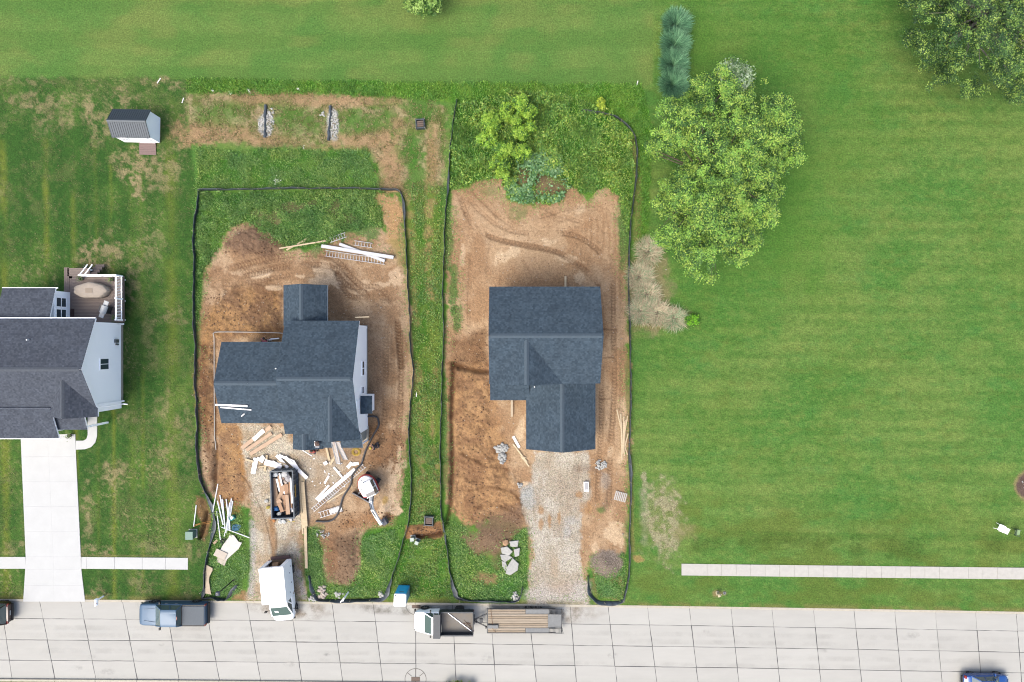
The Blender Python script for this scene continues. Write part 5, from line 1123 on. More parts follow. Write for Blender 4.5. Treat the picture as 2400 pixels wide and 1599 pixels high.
def excavator():
    wh = mat('excavator_white', (.66, .67, .67), .4, coat=.2); rd_ = mat('excavator_red', C(198, 40, 44), .4); gm_ = mat('worn_steel', C(122, 122, 132), .5, metal=.5, var=.15, vscale=6)
    o = Vector((-12.8, -12.76, 0)); t = thing('mini_excavator', 'white and red mini excavator digging beside the dirt piles', 'excavator', o, 0)
    HD = R(-64.7); UD = R(-120)
    Mh = Matrix.Rotation(HD, 4, 'Z'); Mu = Matrix.Rotation(UD, 4, 'Z')
    def put(mb, name, m, M, parent=t, **k):
        ob = mb.build(name, m, parent, **k); ob.data.transform(M); return ob
    for s in (-1, 1):
        tr = MB(); prof = []
        n = 24
        ring = [(.84 * (abs(math.cos(a)) ** .35) * math.copysign(1, math.cos(a)), .27 + .27 * math.copysign(abs(math.sin(a)) ** .8, math.sin(a))) for a in np.linspace(0, 2 * PI, n, endpoint=False)]
        tr.loft([[Vector((x, s * .56 + d, z + .02)) for x, z in ring] for d in (-.16, .16)]); put(tr, 'track', M_tyre, Mu)
    put(MB().box((0, 0, .42), (1.3, .9, .26)), 'undercarriage', gm_, Mu)
    bl = MB(); bl.loft([[Vector((1.42 + .1 * math.cos(a), y, .34 + .3 * math.sin(a))) for a in np.linspace(-1.4, 1.4, 7)] + [Vector((1.36 + .06 * math.cos(a), y, .34 + .3 * math.sin(a))) for a in np.linspace(1.4, -1.4, 7)] for y in (-.86, .86)])
    put(bl, 'blade', gm_, Mu)
    for s in (-1, 1): put(MB().bar((.5, s * .3, .4), (1.4, s * .36, .36), .1, .1), 'blade_arm', gm_, Mu)
    put(MB().cyl((0, 0, .62), .42, .16), 'turntable', gm_, Mu)
    # upper body: rounded tail
    def plan(k, z):
        pts = [(.78, -.7), (.86, -.55), (.86, .3), (.8, .74)] + [(.02 + 0 - .92 * math.sin(a) * 1.0, .76 * math.cos(a)) for a in np.linspace(.0, PI, 15)]
        return [Vector((x * k, y * k, z)) for x, y in pts]
    up = MB(); up.loft([plan(.97, .74), plan(1.0, .8), plan(1.0, 1.3), plan(.96, 1.42), plan(.86, 1.46)]); put(up, 'engine_cover', wh, Mh, smooth=35)
    rb = MB(); rb.loft([plan(1.04, .86), plan(1.11, .92), plan(1.11, 1.14), plan(1.04, 1.2)]); put(rb, 'red_band', rd_, Mh, smooth=35)
    put(MB().cyl((-.62, -.22, 1.49), .05, .12), 'exhaust', M_blackp, Mh)
    # cab on the left side
    cx0, cx1, cy0, cy1, z1 = -.42, .92, -.12, .72, 2.42
    g = MB(); g.loft([[Vector(p) for p in ((cx1 + .04, cy1, 1.3), (cx0, cy1, 1.3), (cx0, cy0, 1.3), (cx1 + .04, cy0, 1.3))], [Vector(p) for p in ((cx1 - .06, cy1 - .05, z1 - .04), (cx0 + .04, cy1 - .05, z1 - .04), (cx0 + .04, cy0 + .02, z1 - .04), (cx1 - .06, cy0 + .02, z1 - .04))]]); put(g, 'cab_glass', M_carglass, Mh)
    put(MB().loft([[Vector((x, y, z_)) for x, y in rrect((cx0 + cx1) / 2 - .22, (cy0 + cy1) / 2, (.98) * k, .86 * k, .1)] for z_, k in ((z1 - .05, 1), (z1 + .02, 1), (z1 + .06, .92))]), 'cab_roof', wh, Mh, smooth=True)
    put(MB().box((cx1 - .24, (cy0 + cy1) / 2, z1 - .02), (.36, .8, .05)), 'roof_window', mat('tinted_roof', C(104, 104, 114), .3), Mh)
    fr = MB()
    for x_, y_ in ((cx1, cy1 - .02), (cx1, cy0 + .02), (cx0, cy1 - .02), (cx0, cy0 + .02), (.25, cy1 - .02)): fr.bar((x_, y_, 1.28), (x_ - (.05 if x_ > .5 else -.03), y_, z1), .07, .07)
    fr.bar((cx1 - .05, cy1, z1), (cx1 - .05, cy0, z1), .06, .06); put(fr, 'cab_frame', wh, Mh)
    put(MB().box((.1, -.42, 1.44), (.2, .42, .05), rz=.1), 'hatch', mat('hatch_grey', C(196, 204, 206), .5), Mh)
    # boom, arm, bucket in the plane from swing post to bucket
    sw = (Mh @ Vector((.98, -.05, .8))); put(MB().box((.96, -.05, .82), (.3, .36, .5)), 'swing_post', rd_, Mh, bevel=.04)
    e = G(873.5, 1196, 2.35) - o; w_ = G(893, 1229, 1.0) - o; bt = G(902, 1224, .35) - o; bw = MATS['excavator_white']; silver = mat('boom_grey_white', (.6, .62, .63), .4)
    def beam(a, b_, w0, h0, h1, name, m):
        a = Vector(a); b_ = Vector(b_); d = (b_ - a).normalized(); sd = d.cross(Vector((0, 0, 1))).normalized(); u = sd.cross(d); mb = MB(); mid = (a + b_) / 2
        mb.loft([[p + sd * w0 + u * h, p - sd * w0 + u * h, p - sd * w0 - u * h, p + sd * w0 - u * h] for p, h in ((a, h0), (mid, (h0 + h1) * .62), (b_, h1))]); return mb.build(name, m, t, bevel=.015)
    knee = sw + (e - sw) * .45 + Vector((0, 0, .62))
    beam(sw, knee, .14, .12, .17, 'boom', silver); beam(knee, e, .13, .17, .11, 'boom', silver); beam(e + Vector((-.05, .15, .1)), w_, .12, .16, .1, 'arm', bw)
    MB().tube([sw + Vector((.1, 0, .1)), knee + Vector((.12, .1, -.2))], .06, 8).build('cylinder', M_rim, t); MB().tube([knee + Vector((0, 0, .2)), e + Vector((0, .1, .25))], .05, 8).build('cylinder', M_rim, t); MB().tube([e + Vector((0, -.1, .2)), w_ + Vector((-.05, .25, .25))], .05, 8).build('cylinder', M_rim, t)
    MB().tube([sw + Vector((-.1, 0, .2)), knee + Vector((-.1, 0, .22)), e + Vector((-.1, 0, .16))], .025, 6).build('hydraulic_hose', M_blackp, t)
    bk = MB(); dB = Vector((.86, .5, 0)).normalized(); sB = Vector((-dB.y, dB.x, 0))
    prof = [(0, .0), (.05, .35), (.25, .5), (.5, .45), (.62, .2), (.55, -.05), (.5, -.05), (.55, .18), (.45, .38), (.25, .43), (.1, .3), (.06, .0)]
    c0 = w_ + Vector((0, 0, -.75)); c0.z = .18
    bk.loft([[c0 + dB * (x - .1) + sB * q + Vector((0, 0, z)) for x, z in prof] for q in (-.3, .3)]); bk.build('bucket', gm_, t)
    for q in (-.24, -.08, .08, .24): MB().bar(c0 + dB * .42 + sB * q + Vector((0, 0, -.04)), c0 + dB * .46 + sB * q + Vector((0, 0, -.2)), .07, .04).build('bucket_tooth', M_rim, t)
    MB().bar(w_, c0 + dB * .1 + Vector((0, 0, .3)), .14, .12).build('bucket_link', silver, t)
excavator()

def dumpster():
    st = mat('dumpster_paint', C(96, 108, 122), .6, var=.15, vscale=3); inn = mat('dumpster_inside', C(96, 98, 104), .8, var=.25, vscale=3)
    t = thing('dumpster', 'blue-grey open roll-off dumpster full of scrap boards on the gravel', 'dumpster', (-20.25, -13.55, 0), R(2.0))
    L, W, Z0, Z1 = 4.15, 2.0, .18, 1.35; hl, hw = L / 2, W / 2       # long side along local y
    MB().box((0, 0, Z0), (W, L, .08)).build('floor', inn, t)
    for s in (-1, 1):
        MB().box((s * (hw - .03), 0, (Z0 + Z1) / 2), (.05, L, Z1 - Z0)).build('side_wall', st, t); MB().box((s * (hw - .02), 0, Z1), (.1, L + .06, .08)).build('top_rail', st, t)
        for k in range(8): MB().box((s * (hw + .04), -hl + .3 + .5 * k, (Z0 + Z1) / 2), (.09, .1, Z1 - Z0 - .04)).build('rib', st, t)
        MB().box((s * (hw + .03), 0, Z0 + .05), (.12, L, .12)).build('bottom_rail', st, t)
        for yy in (-hl + .4, hl - .4): MB().cyl((s * .7, yy, .12), .12, .16, 'x').build('roller', M_blackp, t)
    MB().box((0, -hl + .03, (Z0 + Z1) / 2), (W, .05, Z1 - Z0)).build('end_wall', st, t); MB().box((0, hl - .03, (Z0 + Z1) / 2), (W, .05, Z1 - Z0)).build('tailgate', st, t)
    for yy in (-hl, hl): MB().box((0, yy, Z1 - .002), (W + .06, .1, .08)).build('top_rail', st, t)
    for s in (-1, 0, 1): MB().box((s * .85, hl + .05, .8), (.1, .08, 1.1)).build('rib', st, t)
    MB().box((0, hl + .06, 1.1), (1.9, .07, .1)).build('gate_bar', st, t); MB().box((0, hl + .06, .6), (1.9, .07, .1)).build('gate_bar', st, t)
    MB().box((hw + .1, .25, 1.1), (.02, 1.1, .22)).build('safety_stripe', mat('amber_stripe', C(206, 164, 60), .7), t)
    return t
DUMP = dumpster()
# ============================================================ THINGS ON SITE
M_alu = mat('aluminium', (.27, .28, .295), .45, metal=.2, var=.05); M_trimw = mat('white_board', (.52, .52, .53), .55)
M_pink = mat('siding_bundle', C(226, 192, 164), .8, var=.06, vscale=3); M_card = mat('cardboard', C(206, 162, 130), .85, var=.08, vscale=3)
M_ply = mat('plywood', C(226, 206, 180), .85, var=.08, vscale=3); M_hose = mat('black_hose', C(66, 66, 72), .5)
M_silt = mat('silt_fabric', C(50, 58, 66), .5, var=.25, vscale=3, bump=.4, bscale=6, rgb2=C(88, 100, 112)); M_stake = mat('stake_wood', C(206, 190, 164), .85)  # lighter blue-grey in the silt fabric is its sheen, put into the colour
M_conc = mat('broken_concrete', C(206, 204, 202), .9, var=.12, vscale=5, bump=.5, bscale=9)
M_green = mat('utility_green', C(126, 164, 150), .6); M_teal = mat('teal_plastic', C(60, 160, 158), .5); M_tarp = mat('blue_tarp', C(86, 150, 184), .6, var=.25, vscale=6)

# ---- silt fences: sagging fabric on stakes
def silt_fence(name, pts, label, hgt=.5, wide=()):
    path = smooth_path(pts, 5); dense = []
    for a, b in zip(path[:-1], path[1:]):
        n = max(1, int(math.hypot(b[0] - a[0], b[1] - a[1]) / 5))
        dense += [(a[0] + (b[0] - a[0]) * k / n, a[1] + (b[1] - a[1]) * k / n) for k in range(n)]
    dense.append(path[-1]); rd = random.Random(len(pts)); t = thing(name, label, 'silt fence', gp(*dense[0])); o = t.location.copy()
    V = []; n = len(dense); s_ = 0; last = None
    for i, (x, y) in enumerate(dense):
        p = gp(x, y); q0 = dense[max(0, i - 1)]; q1 = dense[min(n - 1, i + 1)]; d = Vector((q1[0] - q0[0], -(q1[1] - q0[1]), 0)).normalized(); sd = Vector((-d.y, d.x, 0))
        w_ = 0
        for (x0, y0, r_, amt) in wide: w_ = max(w_, amt * max(0, 1 - math.hypot(x - x0, y - y0) / r_))
        ph = i * .55; sag = .025 * math.sin(ph) + .03 * math.sin(ph * .37 + 1) + .02 * math.sin(ph * 2.3); h = hgt * (1 - w_ * .85) + .04 * math.sin(ph * .7)
        lean = (.02 + .4 * w_)
        for k, (zz, off) in enumerate(((-.08, -.02 - w_ * .2), (h * .35, .02 + sag * .6 - w_ * .1), (h * .75, sag + lean * .6), (h, sag * 1.1 + lean), (h - .015, sag * 1.1 + lean + .03), (h * .72, sag + lean * .6 + .025), (h * .33, .05 + sag * .6 + w_ * .2), (-.08, .03 + w_ * .3))):
            V.append(p + sd * off + Vector((0, 0, zz)) - o)
    F = [(i * 8 + k, i * 8 + (k + 1) % 8, (i + 1) * 8 + (k + 1) % 8, (i + 1) * 8 + k) for i in range(n - 1) for k in range(8)]
    m = MB(); m.add(V, F); m.build('fabric', M_silt, t, smooth='all')
    acc = 0
    for i in range(1, n):
        acc += math.hypot(dense[i][0] - dense[i - 1][0], dense[i][1] - dense[i - 1][1])
        if acc > 44:
            acc = 0; x, y = dense[i]; p = gp(x, y) - o; st = MB(); st.bar(p + Vector((0, 0, -.1)), p + Vector((rd.uniform(-.06, .06), rd.uniform(-.06, .06), hgt + .12)), .045, .045); st.build('stake', M_stake, t)
    return t
silt_fence('silt_fence', [(468, 449), (464, 497), (458, 522), (458, 599), (457, 680), (458, 752), (460, 805), (460, 882), (459, 907), (464, 984), (464, 1060), (471, 1110), (478, 1145), (495, 1193), (500, 1222), (495, 1262), (486, 1319), (477, 1377), (475, 1404), (498, 1401.5), (521, 1403), (537, 1401), (558, 1370)],
    'black silt fence along the west side of the left lot down to the kerb', wide=((490, 1185, 60, .75), (497, 1240, 50, .9), (476, 1390, 40, .6), (548, 1385, 26, .8), (462, 930, 40, .35)))
silt_fence('silt_fence', [(468, 448), (516, 446.8), (600, 445), (682, 444), (797, 443.5), (870, 445), (907, 447), (938, 451), (946, 497), (949, 547), (953, 599), (957, 675), (960, 752), (962, 804), (966, 844), (970, 869), (964, 923), (959, 984), (960.4, 1061), (964, 1140), (960, 1211), (947.6, 1257), (927, 1326), (909, 1378), (898, 1401), (870, 1403), (822, 1405), (760, 1405), (747, 1402), (733, 1377), (727, 1347)],
    'black silt fence round the north and east of the left lot', wide=((943, 490, 60, .5), (905, 1390, 46, .8), (736, 1380, 36, .6), (800, 1404, 60, .3)))
silt_fence('silt_fence', [(1069, 236), (1061.4, 296), (1051.5, 395), (1048, 445), (1041.5, 561), (1038, 664), (1039, 796), (1034, 943), (1032, 1066), (1033, 1168), (1038, 1231), (1048, 1295), (1055, 1346), (1062, 1384), (1078, 1405), (1143, 1411), (1207, 1409), (1221, 1392), (1224.5, 1374)],
    'black silt fence along the west side of the right lot with folded front corner', wide=((1068, 1390, 50, .9), (1140, 1411, 60, .5), (1042, 1250, 40, .4), (1048, 430, 40, .4)))
silt_fence('silt_fence', [(1363, 263), (1395, 267), (1434, 273), (1461, 290), (1484, 316), (1491, 362), (1486, 445), (1476, 528), (1472, 595), (1471.6, 677), (1473, 752), (1476, 855), (1475, 1001), (1473, 1066), (1476, 1117), (1476, 1193), (1473, 1270), (1473, 1333), (1465, 1384), (1456, 1407), (1428, 1411), (1400, 1407), (1383, 1384), (1377.6, 1349)],
    'black silt fence curving round the east side of the right lot', wide=((1425, 1411, 60, .6), (1474, 1100, 50, .35), (1384, 1384, 30, .5)))
for pts, lb in (([(623, 247), (622, 285), (622, 305), (621.6, 323)], 'short black silt sock across white rocks, nearer the shed'), ([(774, 249), (775, 270), (772, 300), (770.6, 330)], 'short black silt sock across white rocks, nearer the drain box')):
    m = MB(); P = smooth_path(pts, 6); m.tube([gp(x + .8 * math.sin(i * 1.3), y, .09) for i, (x, y) in enumerate(P)], [.14 - .05 * (4 < i < len(P) - 5) for i in range(len(P))], 8); tag(m.build('silt_sock', M_silt, smooth=True), lb, 'silt sock', 'silt socks in the swale')
# white rocks at the socks
def rock(c, r, sq=(1, 1, .6), seed=0, m=None, name='rock', n=1):
    b = bmesh.new(); bmesh.ops.create_icosphere(b, subdivisions=n, radius=1); rd = random.Random(seed)
    for v in b.verts: v.co *= 1 + rd.uniform(-.22, .22)
    me = bpy.data.meshes.new(name); b.to_mesh(me); b.free(); me.materials.append(m); o = bpy.data.objects.new(name, me); COL.objects.link(o); o.location = c; o.scale = (r * sq[0], r * sq[1], r * sq[2]); o.rotation_euler = (rd.uniform(-.3, .3), rd.uniform(-.3, .3), rd.uniform(0, 6)); return o
M_rock = mat('white_rock', C(218, 216, 214), .9, var=.1)
def rock_mass(name, spots, m, label, cat):
    vs = []; fs = []; b = bmesh.new(); bmesh.ops.create_icosphere(b, subdivisions=1, radius=1); bv = np.array([v.co[:] for v in b.verts]); bf = np.array([[v.index for v in f.verts] for f in b.faces]); b.free(); rn = np.random.RandomState(4); k = 0
    for (p, r) in spots:
        q = bv * (1 + rn.uniform(-.25, .25, (len(bv), 1))) * r * np.array([rn.uniform(.8, 1.3), rn.uniform(.7, 1.1), rn.uniform(.5, .8)]); vs.append(q + np.array(p)); fs.append(bf + k * len(bv)); k += 1
    return stuff(build_np(name, np.concatenate(vs), np.concatenate(fs), m), label, cat)
rr_ = random.Random(9)
sp = []
for cx, cy, rx, ry, n in ((624, 290, 17, 30, 90), (781, 290, 12, 36, 100), (634, 262, 8, 8, 14), (757, 268, 6, 8, 10)):
    for k in range(n):
        a = rr_.uniform(0, 2 * PI); q = math.sqrt(rr_.random()); sp.append((tuple(gp(cx + rx * q * math.cos(a), cy + ry * q * math.sin(a), .02)), rr_.uniform(.06, .13)))
rock_mass('check_rocks', sp, M_rock, 'white rocks heaped at the two silt socks', 'rocks')

# ---- boards, pipes and ladders: every one a thing
BOARDN = {}
def board(x0, y0, x1, y1, w, th, m, label, cat='board', name='board', z=.03, group=None, z1=None):
    a = gp(x0, y0, z); b = gp(x1, y1, z if z1 is None else z1); zz = max(a.z, b.z) if z1 is None else None
    if zz is not None: a.z = b.z = zz
    o = thing(name, label, cat) if False else MB().bar(a + Vector((0, 0, th / 2)), b + Vector((0, 0, th / 2)), w / S, th).build(name, m, bevel=.006, seg=1)
    return tag(o, label, cat, group)
def pipe(pts, r, m, label, cat='pipe', name='pipe', z=.05, group=None):
    P = pts if len(pts) < 3 else smooth_path(pts, 6); o = MB().tube([gp(x, y, z + r) for x, y in P], r, 8).build(name, m, smooth=True); return tag(o, label, cat, group)
def ladder(a, b, w, n, label, m=M_alu, group=None, name='ladder', th=.09, plank=False):
    a = Vector(a); b = Vector(b); t = thing(name, label, 'ladder', a, 0, group); d = b - a; dn = d.normalized(); sd = dn.cross(Vector((0, 0, 1))).normalized()
    for s in (-1, 1): MB().bar(sd * s * w / 2, d + sd * s * w / 2, .035, th).build('rail', m, t)
    for k in range(n):
        p = d * ((k + .5) / n); MB().bar(p - sd * w / 2, p + sd * w / 2, .035, .035).build('rung', m, t)
    if plank: MB().bar(d * .45, d * .98, w * .7, .02).build('platform', m, t)
    return t
def L3(x, y, z=.08): return gp(x, y, z)
ladder(L3(774, 564), L3(812, 551), .42, 6, 'short step ladder lying on the weed edge, upper one')
ladder(L3(831, 570), L3(873, 576), .4, 6, 'short step ladder lying by the east fence above the planks')
ladder(L3(763, 594), L3(903, 614), .5, 20, 'long aluminium ladder lying under the crossed planks north of the house', th=.12)
board(756, 578, 924, 605, 8, .12, M_alu, 'long aluminium walkboard lying top of the crossed pair', 'walkboard', 'walkboard', z=.26)
board(797, 573, 903, 613, 7, .1, M_alu, 'shorter aluminium walkboard crossing beneath the long one', 'walkboard', 'walkboard', z=.14)
board(657, 584, 766, 566, 3.2, .06, M_wood, 'long pale timber lying across the shorter one by the dark heap', 'timber', 'timber', z=.12)
board(673, 587, 720, 561, 3.6, .06, M_wood, 'short pale timber leaning under the long one by the dark heap', 'timber', 'timber', z=.05)
board(716, 566, 706, 578, 2, .05, M_wood, 'tiny brace stick beside the two pale timbers', 'timber', 'timber', z=.06)
# white drain pipe round the west wing
pipe([(672, 782), (640, 780), (560, 778.5), (512, 778.5), (504.5, 781), (503.5, 790), (503.5, 860), (503.8, 960), (504.5, 1055)], .038, mat('drain_pipe', C(214, 208, 204), .5), 'white drain pipe bent round the west wing of the house', z=.1)
pipe([(637, 797), (640, 796.5)], .05, M_pvc, 'white pipe stub held by the worker behind the west wing', z=.5)
pipe([(630, 797.5), (640, 796.5)], .05, M_pvc, 'short white pipe length near the worker behind the wing', z=.3); pipe([(637, 795), (657, 793.5)], .06, M_pvc, 'longer white pipe lying behind the west wing', z=.2)
# trim left on the roof
def roofboard(x0, y0, x1, y1, z0, w, label, m=M_trimw):
    a = G(x0, y0, z0); b = G(x1, y1, z0); tag(MB().bar(a, b, w / S, .05).build('trim_board', m), label, 'trim board')
def rz1(py):      # height of the west wing's south slope under a photo row (approx.)
    Y = (799.5 - py) / S * .914; return 4.4 + (Y + 6.84) * (1.47 / 3.4) + .1
roofboard(505, 949, 580, 952, rz1(950), 4, 'wide white trim board lying on the west wing roof'); roofboard(517, 955, 589, 961, rz1(958), 2.6, 'narrow white trim board lying lower on the west wing roof'); roofboard(573, 970, 566, 976, rz1(973), 2, 'small white offcut on the west wing roof')
# bundles of siding boards by the front gravel
for k, (x0, y0, x1, y1, w, lb) in enumerate(((569, 1050, 622, 1008, 9, 'tan siding bundle with a white cover, upper of three'), (579, 1055, 638, 1015, 8, 'tan siding bundle in the middle of three'), (588, 1064, 662, 1018, 8.5, 'tan siding bundle, lowest of three'))):
    o = board(x0, y0, x1, y1, w, .18, M_pink, lb, 'board bundle', 'siding_bundle')
board(596, 1030, 621, 1008, 9.4, .03, M_trimw, 'white wrap lying on the upper siding bundle', 'wrap', 'wrap_sheet', z=.23); board(621, 1012, 636, 999, 9, .16, M_pink, 'short tan bundle end near the eave', 'board bundle', 'siding_bundle')
# white scrap pieces left of the dumpster
wh = [((594, 1110, 601, 1073, 11), 'white foam board standing west of the dumpster heap'), ((604, 1073, 618, 1082, 7), 'white foam offcut beside the tall foam board'), ((622, 1082, 660, 1092, 13), 'wide white panel in the scrap heap above the dumpster'), ((640, 1082, 662, 1094, 8), 'white panel end resting on the wide one'),
      ((615, 1068, 622, 1076, 8), 'crumpled white bag in the scrap heap')]
for k, (a, lb) in enumerate(wh): board(*a, .07 + .02 * k, M_trimw, lb, 'scrap', 'white_scrap', z=.03 + .04 * k)
for a, lb in (((627, 1066, 622, 1104, 5), 'pale timber upright across the white scrap heap'), ((577, 1076, 596, 1081, 4), 'pale timber at the west end of the scrap heap'), ((608, 1094, 640, 1089, 2.5), 'thin timber under the white panels'), ((655, 1082, 674, 1088, 3), 'orange-tinged stick by the dumpster gate'), ((651, 1079, 668, 1092, 2.5), 'second stick crossing by the dumpster gate')):
    board(*a, .05, M_wood, lb, 'timber', 'timber', z=.14)
# long white trims falling past the dumpster corner
for k, (a, lb) in enumerate((((649, 1067, 676, 1096, 7), 'short white trim behind the dumpster gate'), ((655, 1066, 692, 1082, 6), 'white trim in the upper fan beside the dumpster'), ((670, 1070, 722, 1120, 8), 'long white trim reaching past the dumpster corner'), ((690, 1082, 700, 1098, 9), 'folded white trim piece on the long one'))):
    board(*a, .06, M_trimw, lb, 'trim board', 'trim_board', z=.08 + .07 * k)
# lumber beside the dumpster
for k, (a, lb) in enumerate((((707, 1107, 710, 1180, 8), 'stacked lumber plank nearest the dumpster corner'), ((704, 1128, 712, 1250, 3.5), 'thin plank on the west of the lumber row'), ((711, 1128, 719, 1232, 9), 'wide plank in the middle of the lumber row'), ((714, 1118, 715, 1152, 3), 'short plank on the east of the lumber row'), ((716, 1180, 720, 1330, 6.5), 'longest plank running down to the grass'), ((712, 1200, 715, 1236, 7), 'plank end overlapping the longest plank'))):
    board(*a, .07, M_wood, lb, 'plank', 'plank', z=.14 + .05 * (k % 3))
# right of it: ladders, planks
ladder(gp(733, 1196, .1), gp(855, 1091, .1), .36, 26, 'long extension ladder lying diagonally left of the excavator', th=.08)
board(746, 1173, 833, 1099, 8, .1, M_trimw, 'wide white plank beside the diagonal extension ladder', 'plank', 'walkboard', z=.06); board(741, 1170, 772, 1137, 4.4, .06, M_trimw, 'short white plank west of the diagonal ladder', 'plank', 'plank'); board(767, 1177, 817, 1146, 3, .05, M_wood, 'thin timber between ladder and hose', 'timber', 'timber')
ladder(gp(749, 1207, .1), gp(803, 1190, .12), .5, 7, 'white step ladder lying open near the hose end', plank=True)
board(824, 1122, 826, 1144, 2, .05, M_wood, 'thin upright stick beside the excavator', 'timber', 'timber')
for a, w_, lb in (((783, 1095, 802, 1118), 4.5, 'white trim offcut above the diagonal plank'), ((761, 1133, 771, 1115), 4.5, 'white trim offcut left of the diagonal plank'), ((815, 1096, 825, 1084), 8, 'bent white sheet by the hose'), ((826, 1088, 841, 1086), 7, 'second bent white sheet by the hose')):
    board(*a, w_, .05, M_trimw, lb, 'scrap', 'white_scrap')
for a, lb in (((766, 1049, 773, 1078), 'tan plank leaning at the porch'), ((775, 1089, 786, 1070), 'tan offcut below the leaning ladders')): board(*a, 5, .05, M_wood, lb, 'plank', 'plank', z=.1)
board(709, 1055, 732, 1069, 1.8, .04, M_trimw, 'thin white strip in front of the porch', 'strip', 'trim_strip')
# hand-sized scraps strewn on the gravel
rs2 = random.Random(21); LBW = 'small white offcut strewn on the gravel by the dumpster'; LBT = 'small tan offcut strewn on the gravel by the dumpster'
for k in range(30):
    x, y = rs2.uniform(728, 818), rs2.uniform(1072, 1140); a = rs2.uniform(0, PI); l = rs2.uniform(2, 5.5)
    if k % 3: board(x, y, x + l * math.cos(a), y + l * math.sin(a), rs2.uniform(1.4, 3.2), .03, M_trimw, LBW, 'scrap', 'white_scrap', group='white offcuts on the gravel')
    else: board(x, y, x + l * math.cos(a), y + l * math.sin(a), rs2.uniform(1.2, 2.4), .03, M_wood, LBT, 'scrap', 'wood_scrap', group='tan offcuts on the gravel')
tag(MB().box(gp(764, 1085, .1), (.34, .3, .2), .6).build('carton', M_trimw, bevel=.01), 'white carton standing among the offcuts', 'carton')
# leaning ladders at the porch
def W(px, py, z): return G(px, py, z)
ladder(gp(794, 1088, .05), W(782, 1037, 3.9), .38, 22, 'grey extension ladder leaning on the porch roof, left one'); ladder(gp(811, 1077, .05), W(790, 1036, 3.9), .4, 22, 'grey extension ladder leaning on the porch roof, right one')
# scraps on the porch roof
t = thing('tool_belt_pile', 'brown tool pile with white strips on the porch roof', 'tools', W(744, 1040, 4.0))
MB().box((0, 0, .1), (.36, .4, .14), .3).build('bag', mat('brown_bag', C(116, 92, 84), .9, var=.25, vscale=20), t, bevel=.04); MB().box((-.18, .02, .14), (.06, .4, .03)).build('strip', M_trimw, t); MB().box((.02, -.26, .14), (.36, .05, .03)).build('strip', M_trimw, t); MB().box((.08, .12, .2), (.2, .14, .1), .8).build('pouch', mat('dark_pouch', C(72, 60, 60), .9), t, bevel=.02)
# hose
hp = [(861, 976), (874, 975.5), (884, 978), (888, 988), (887, 1000), (874, 1022), (858, 1055), (848, 1086), (838, 1098), (826, 1114), (823, 1135), (805, 1165), (797, 1193), (786, 1213), (770, 1221), (741, 1221)]
pipe(hp, .085, M_hose, 'thick black corrugated hose snaking from the house to the front', 'hose', 'drain_hose', z=.06)
m = MB()
for k in range(6): m.tube([gp(835, 1059, .05 + .03 * (k % 3)) + Vector(((.2 + .05 * (k % 4)) * math.cos(a) * 1.15, (.2 + .05 * (k % 4)) * math.sin(a), .02 * math.sin(3 * a + k))) for a in np.linspace(0, 2 * PI, 20)], .022, 5)
tag(m.build('hose_coil', mat('yellow_hose', C(236, 196, 66), .5), smooth=True), 'coil of bright yellow hose by the porch', 'hose')
# contents of the dumpster
M_cardw = mat('wet_cardboard', C(222, 184, 154), .85, var=.08)
def dd(x0, y0, x1, y1, w, z, m, lb, cat='board', name='scrap_board', tilt=0):
    a = G(x0, y0, z); b = G(x1, y1, z + tilt); tag(MB().bar(a, b, w / S, .06).build(name, m, bevel=.006, seg=1), lb, cat)
Z = .78
for a, m_, lb in (((639, 1121, 649, 1187, 11), M_cardw, 'wide tan board on the west side inside the dumpster'), ((648, 1122, 656, 1152, 4), M_trimw, 'white strip beside the wide tan board in the dumpster'), ((653, 1112, 660, 1150, 6), M_cardw, 'tan board end in the upper dumpster'), ((668, 1138, 652, 1174, 9), M_cardw, 'tan board lying diagonally in the dumpster'), ((666, 1152, 686, 1200, 4), M_trimw, 'white strip lying diagonally in the dumpster'), ((671, 1135, 675, 1206, 8), M_card, 'brown board on the right inside the dumpster'), ((679, 1130, 683, 1190, 4), M_card, 'narrow brown board against the dumpster east wall'), ((664, 1160, 667, 1198, 6), M_card, 'brown board in the lower dumpster'), ((681, 1120, 685, 1180, 3), M_pvc, 'white strip against the dumpster east wall'), ((655, 1110, 661, 1138, 3), M_trimw, 'white strip in the upper dumpster'), ((672, 1160, 676, 1205, 7), M_cardw, 'tan board overlapping the brown one in the dumpster'), ((651, 1172, 658, 1180, 9), M_cardw, 'tan carton flap in the lower dumpster'), ((654, 1180, 662, 1200, 7), M_card, 'brown carton near the blue bag in the dumpster')):
    dd(a[0], a[1], a[2], a[3], a[4] * 1.18, Z, m_, lb); Z += .045
for (x, y, r, c, lb) in ((645, 1112, .26, C(206, 212, 222), 'grey-white plastic bag in the dumpster corner'), (668, 1112, .3, C(226, 224, 226), 'white rubbish bag at the dumpster gate end'), (676, 1122, .26, C(206, 200, 204), 'crumpled grey wrap in the dumpster'), (663, 1120, .22, C(196, 160, 140), 'crumpled brown paper in the dumpster'), (670, 1130, .2, C(216, 196, 184), 'crumpled tan paper in the dumpster'), (647, 1193, .2, C(44, 120, 196), 'bright blue bag in the lower dumpster corner'), (655, 1204, .16, C(226, 228, 230), 'small white bag beside the blue bag'), (659, 1178, .17, C(226, 196, 156), 'round tan carton in the dumpster')):
    p = G(x, y, .92); o = rock(p, r * 1.15, (1.1, .9, .7), int(x), mat('bag_%d' % x, c, .6, var=.15, vscale=8), 'rubbish_bag', 2); tag(o, lb, 'rubbish')
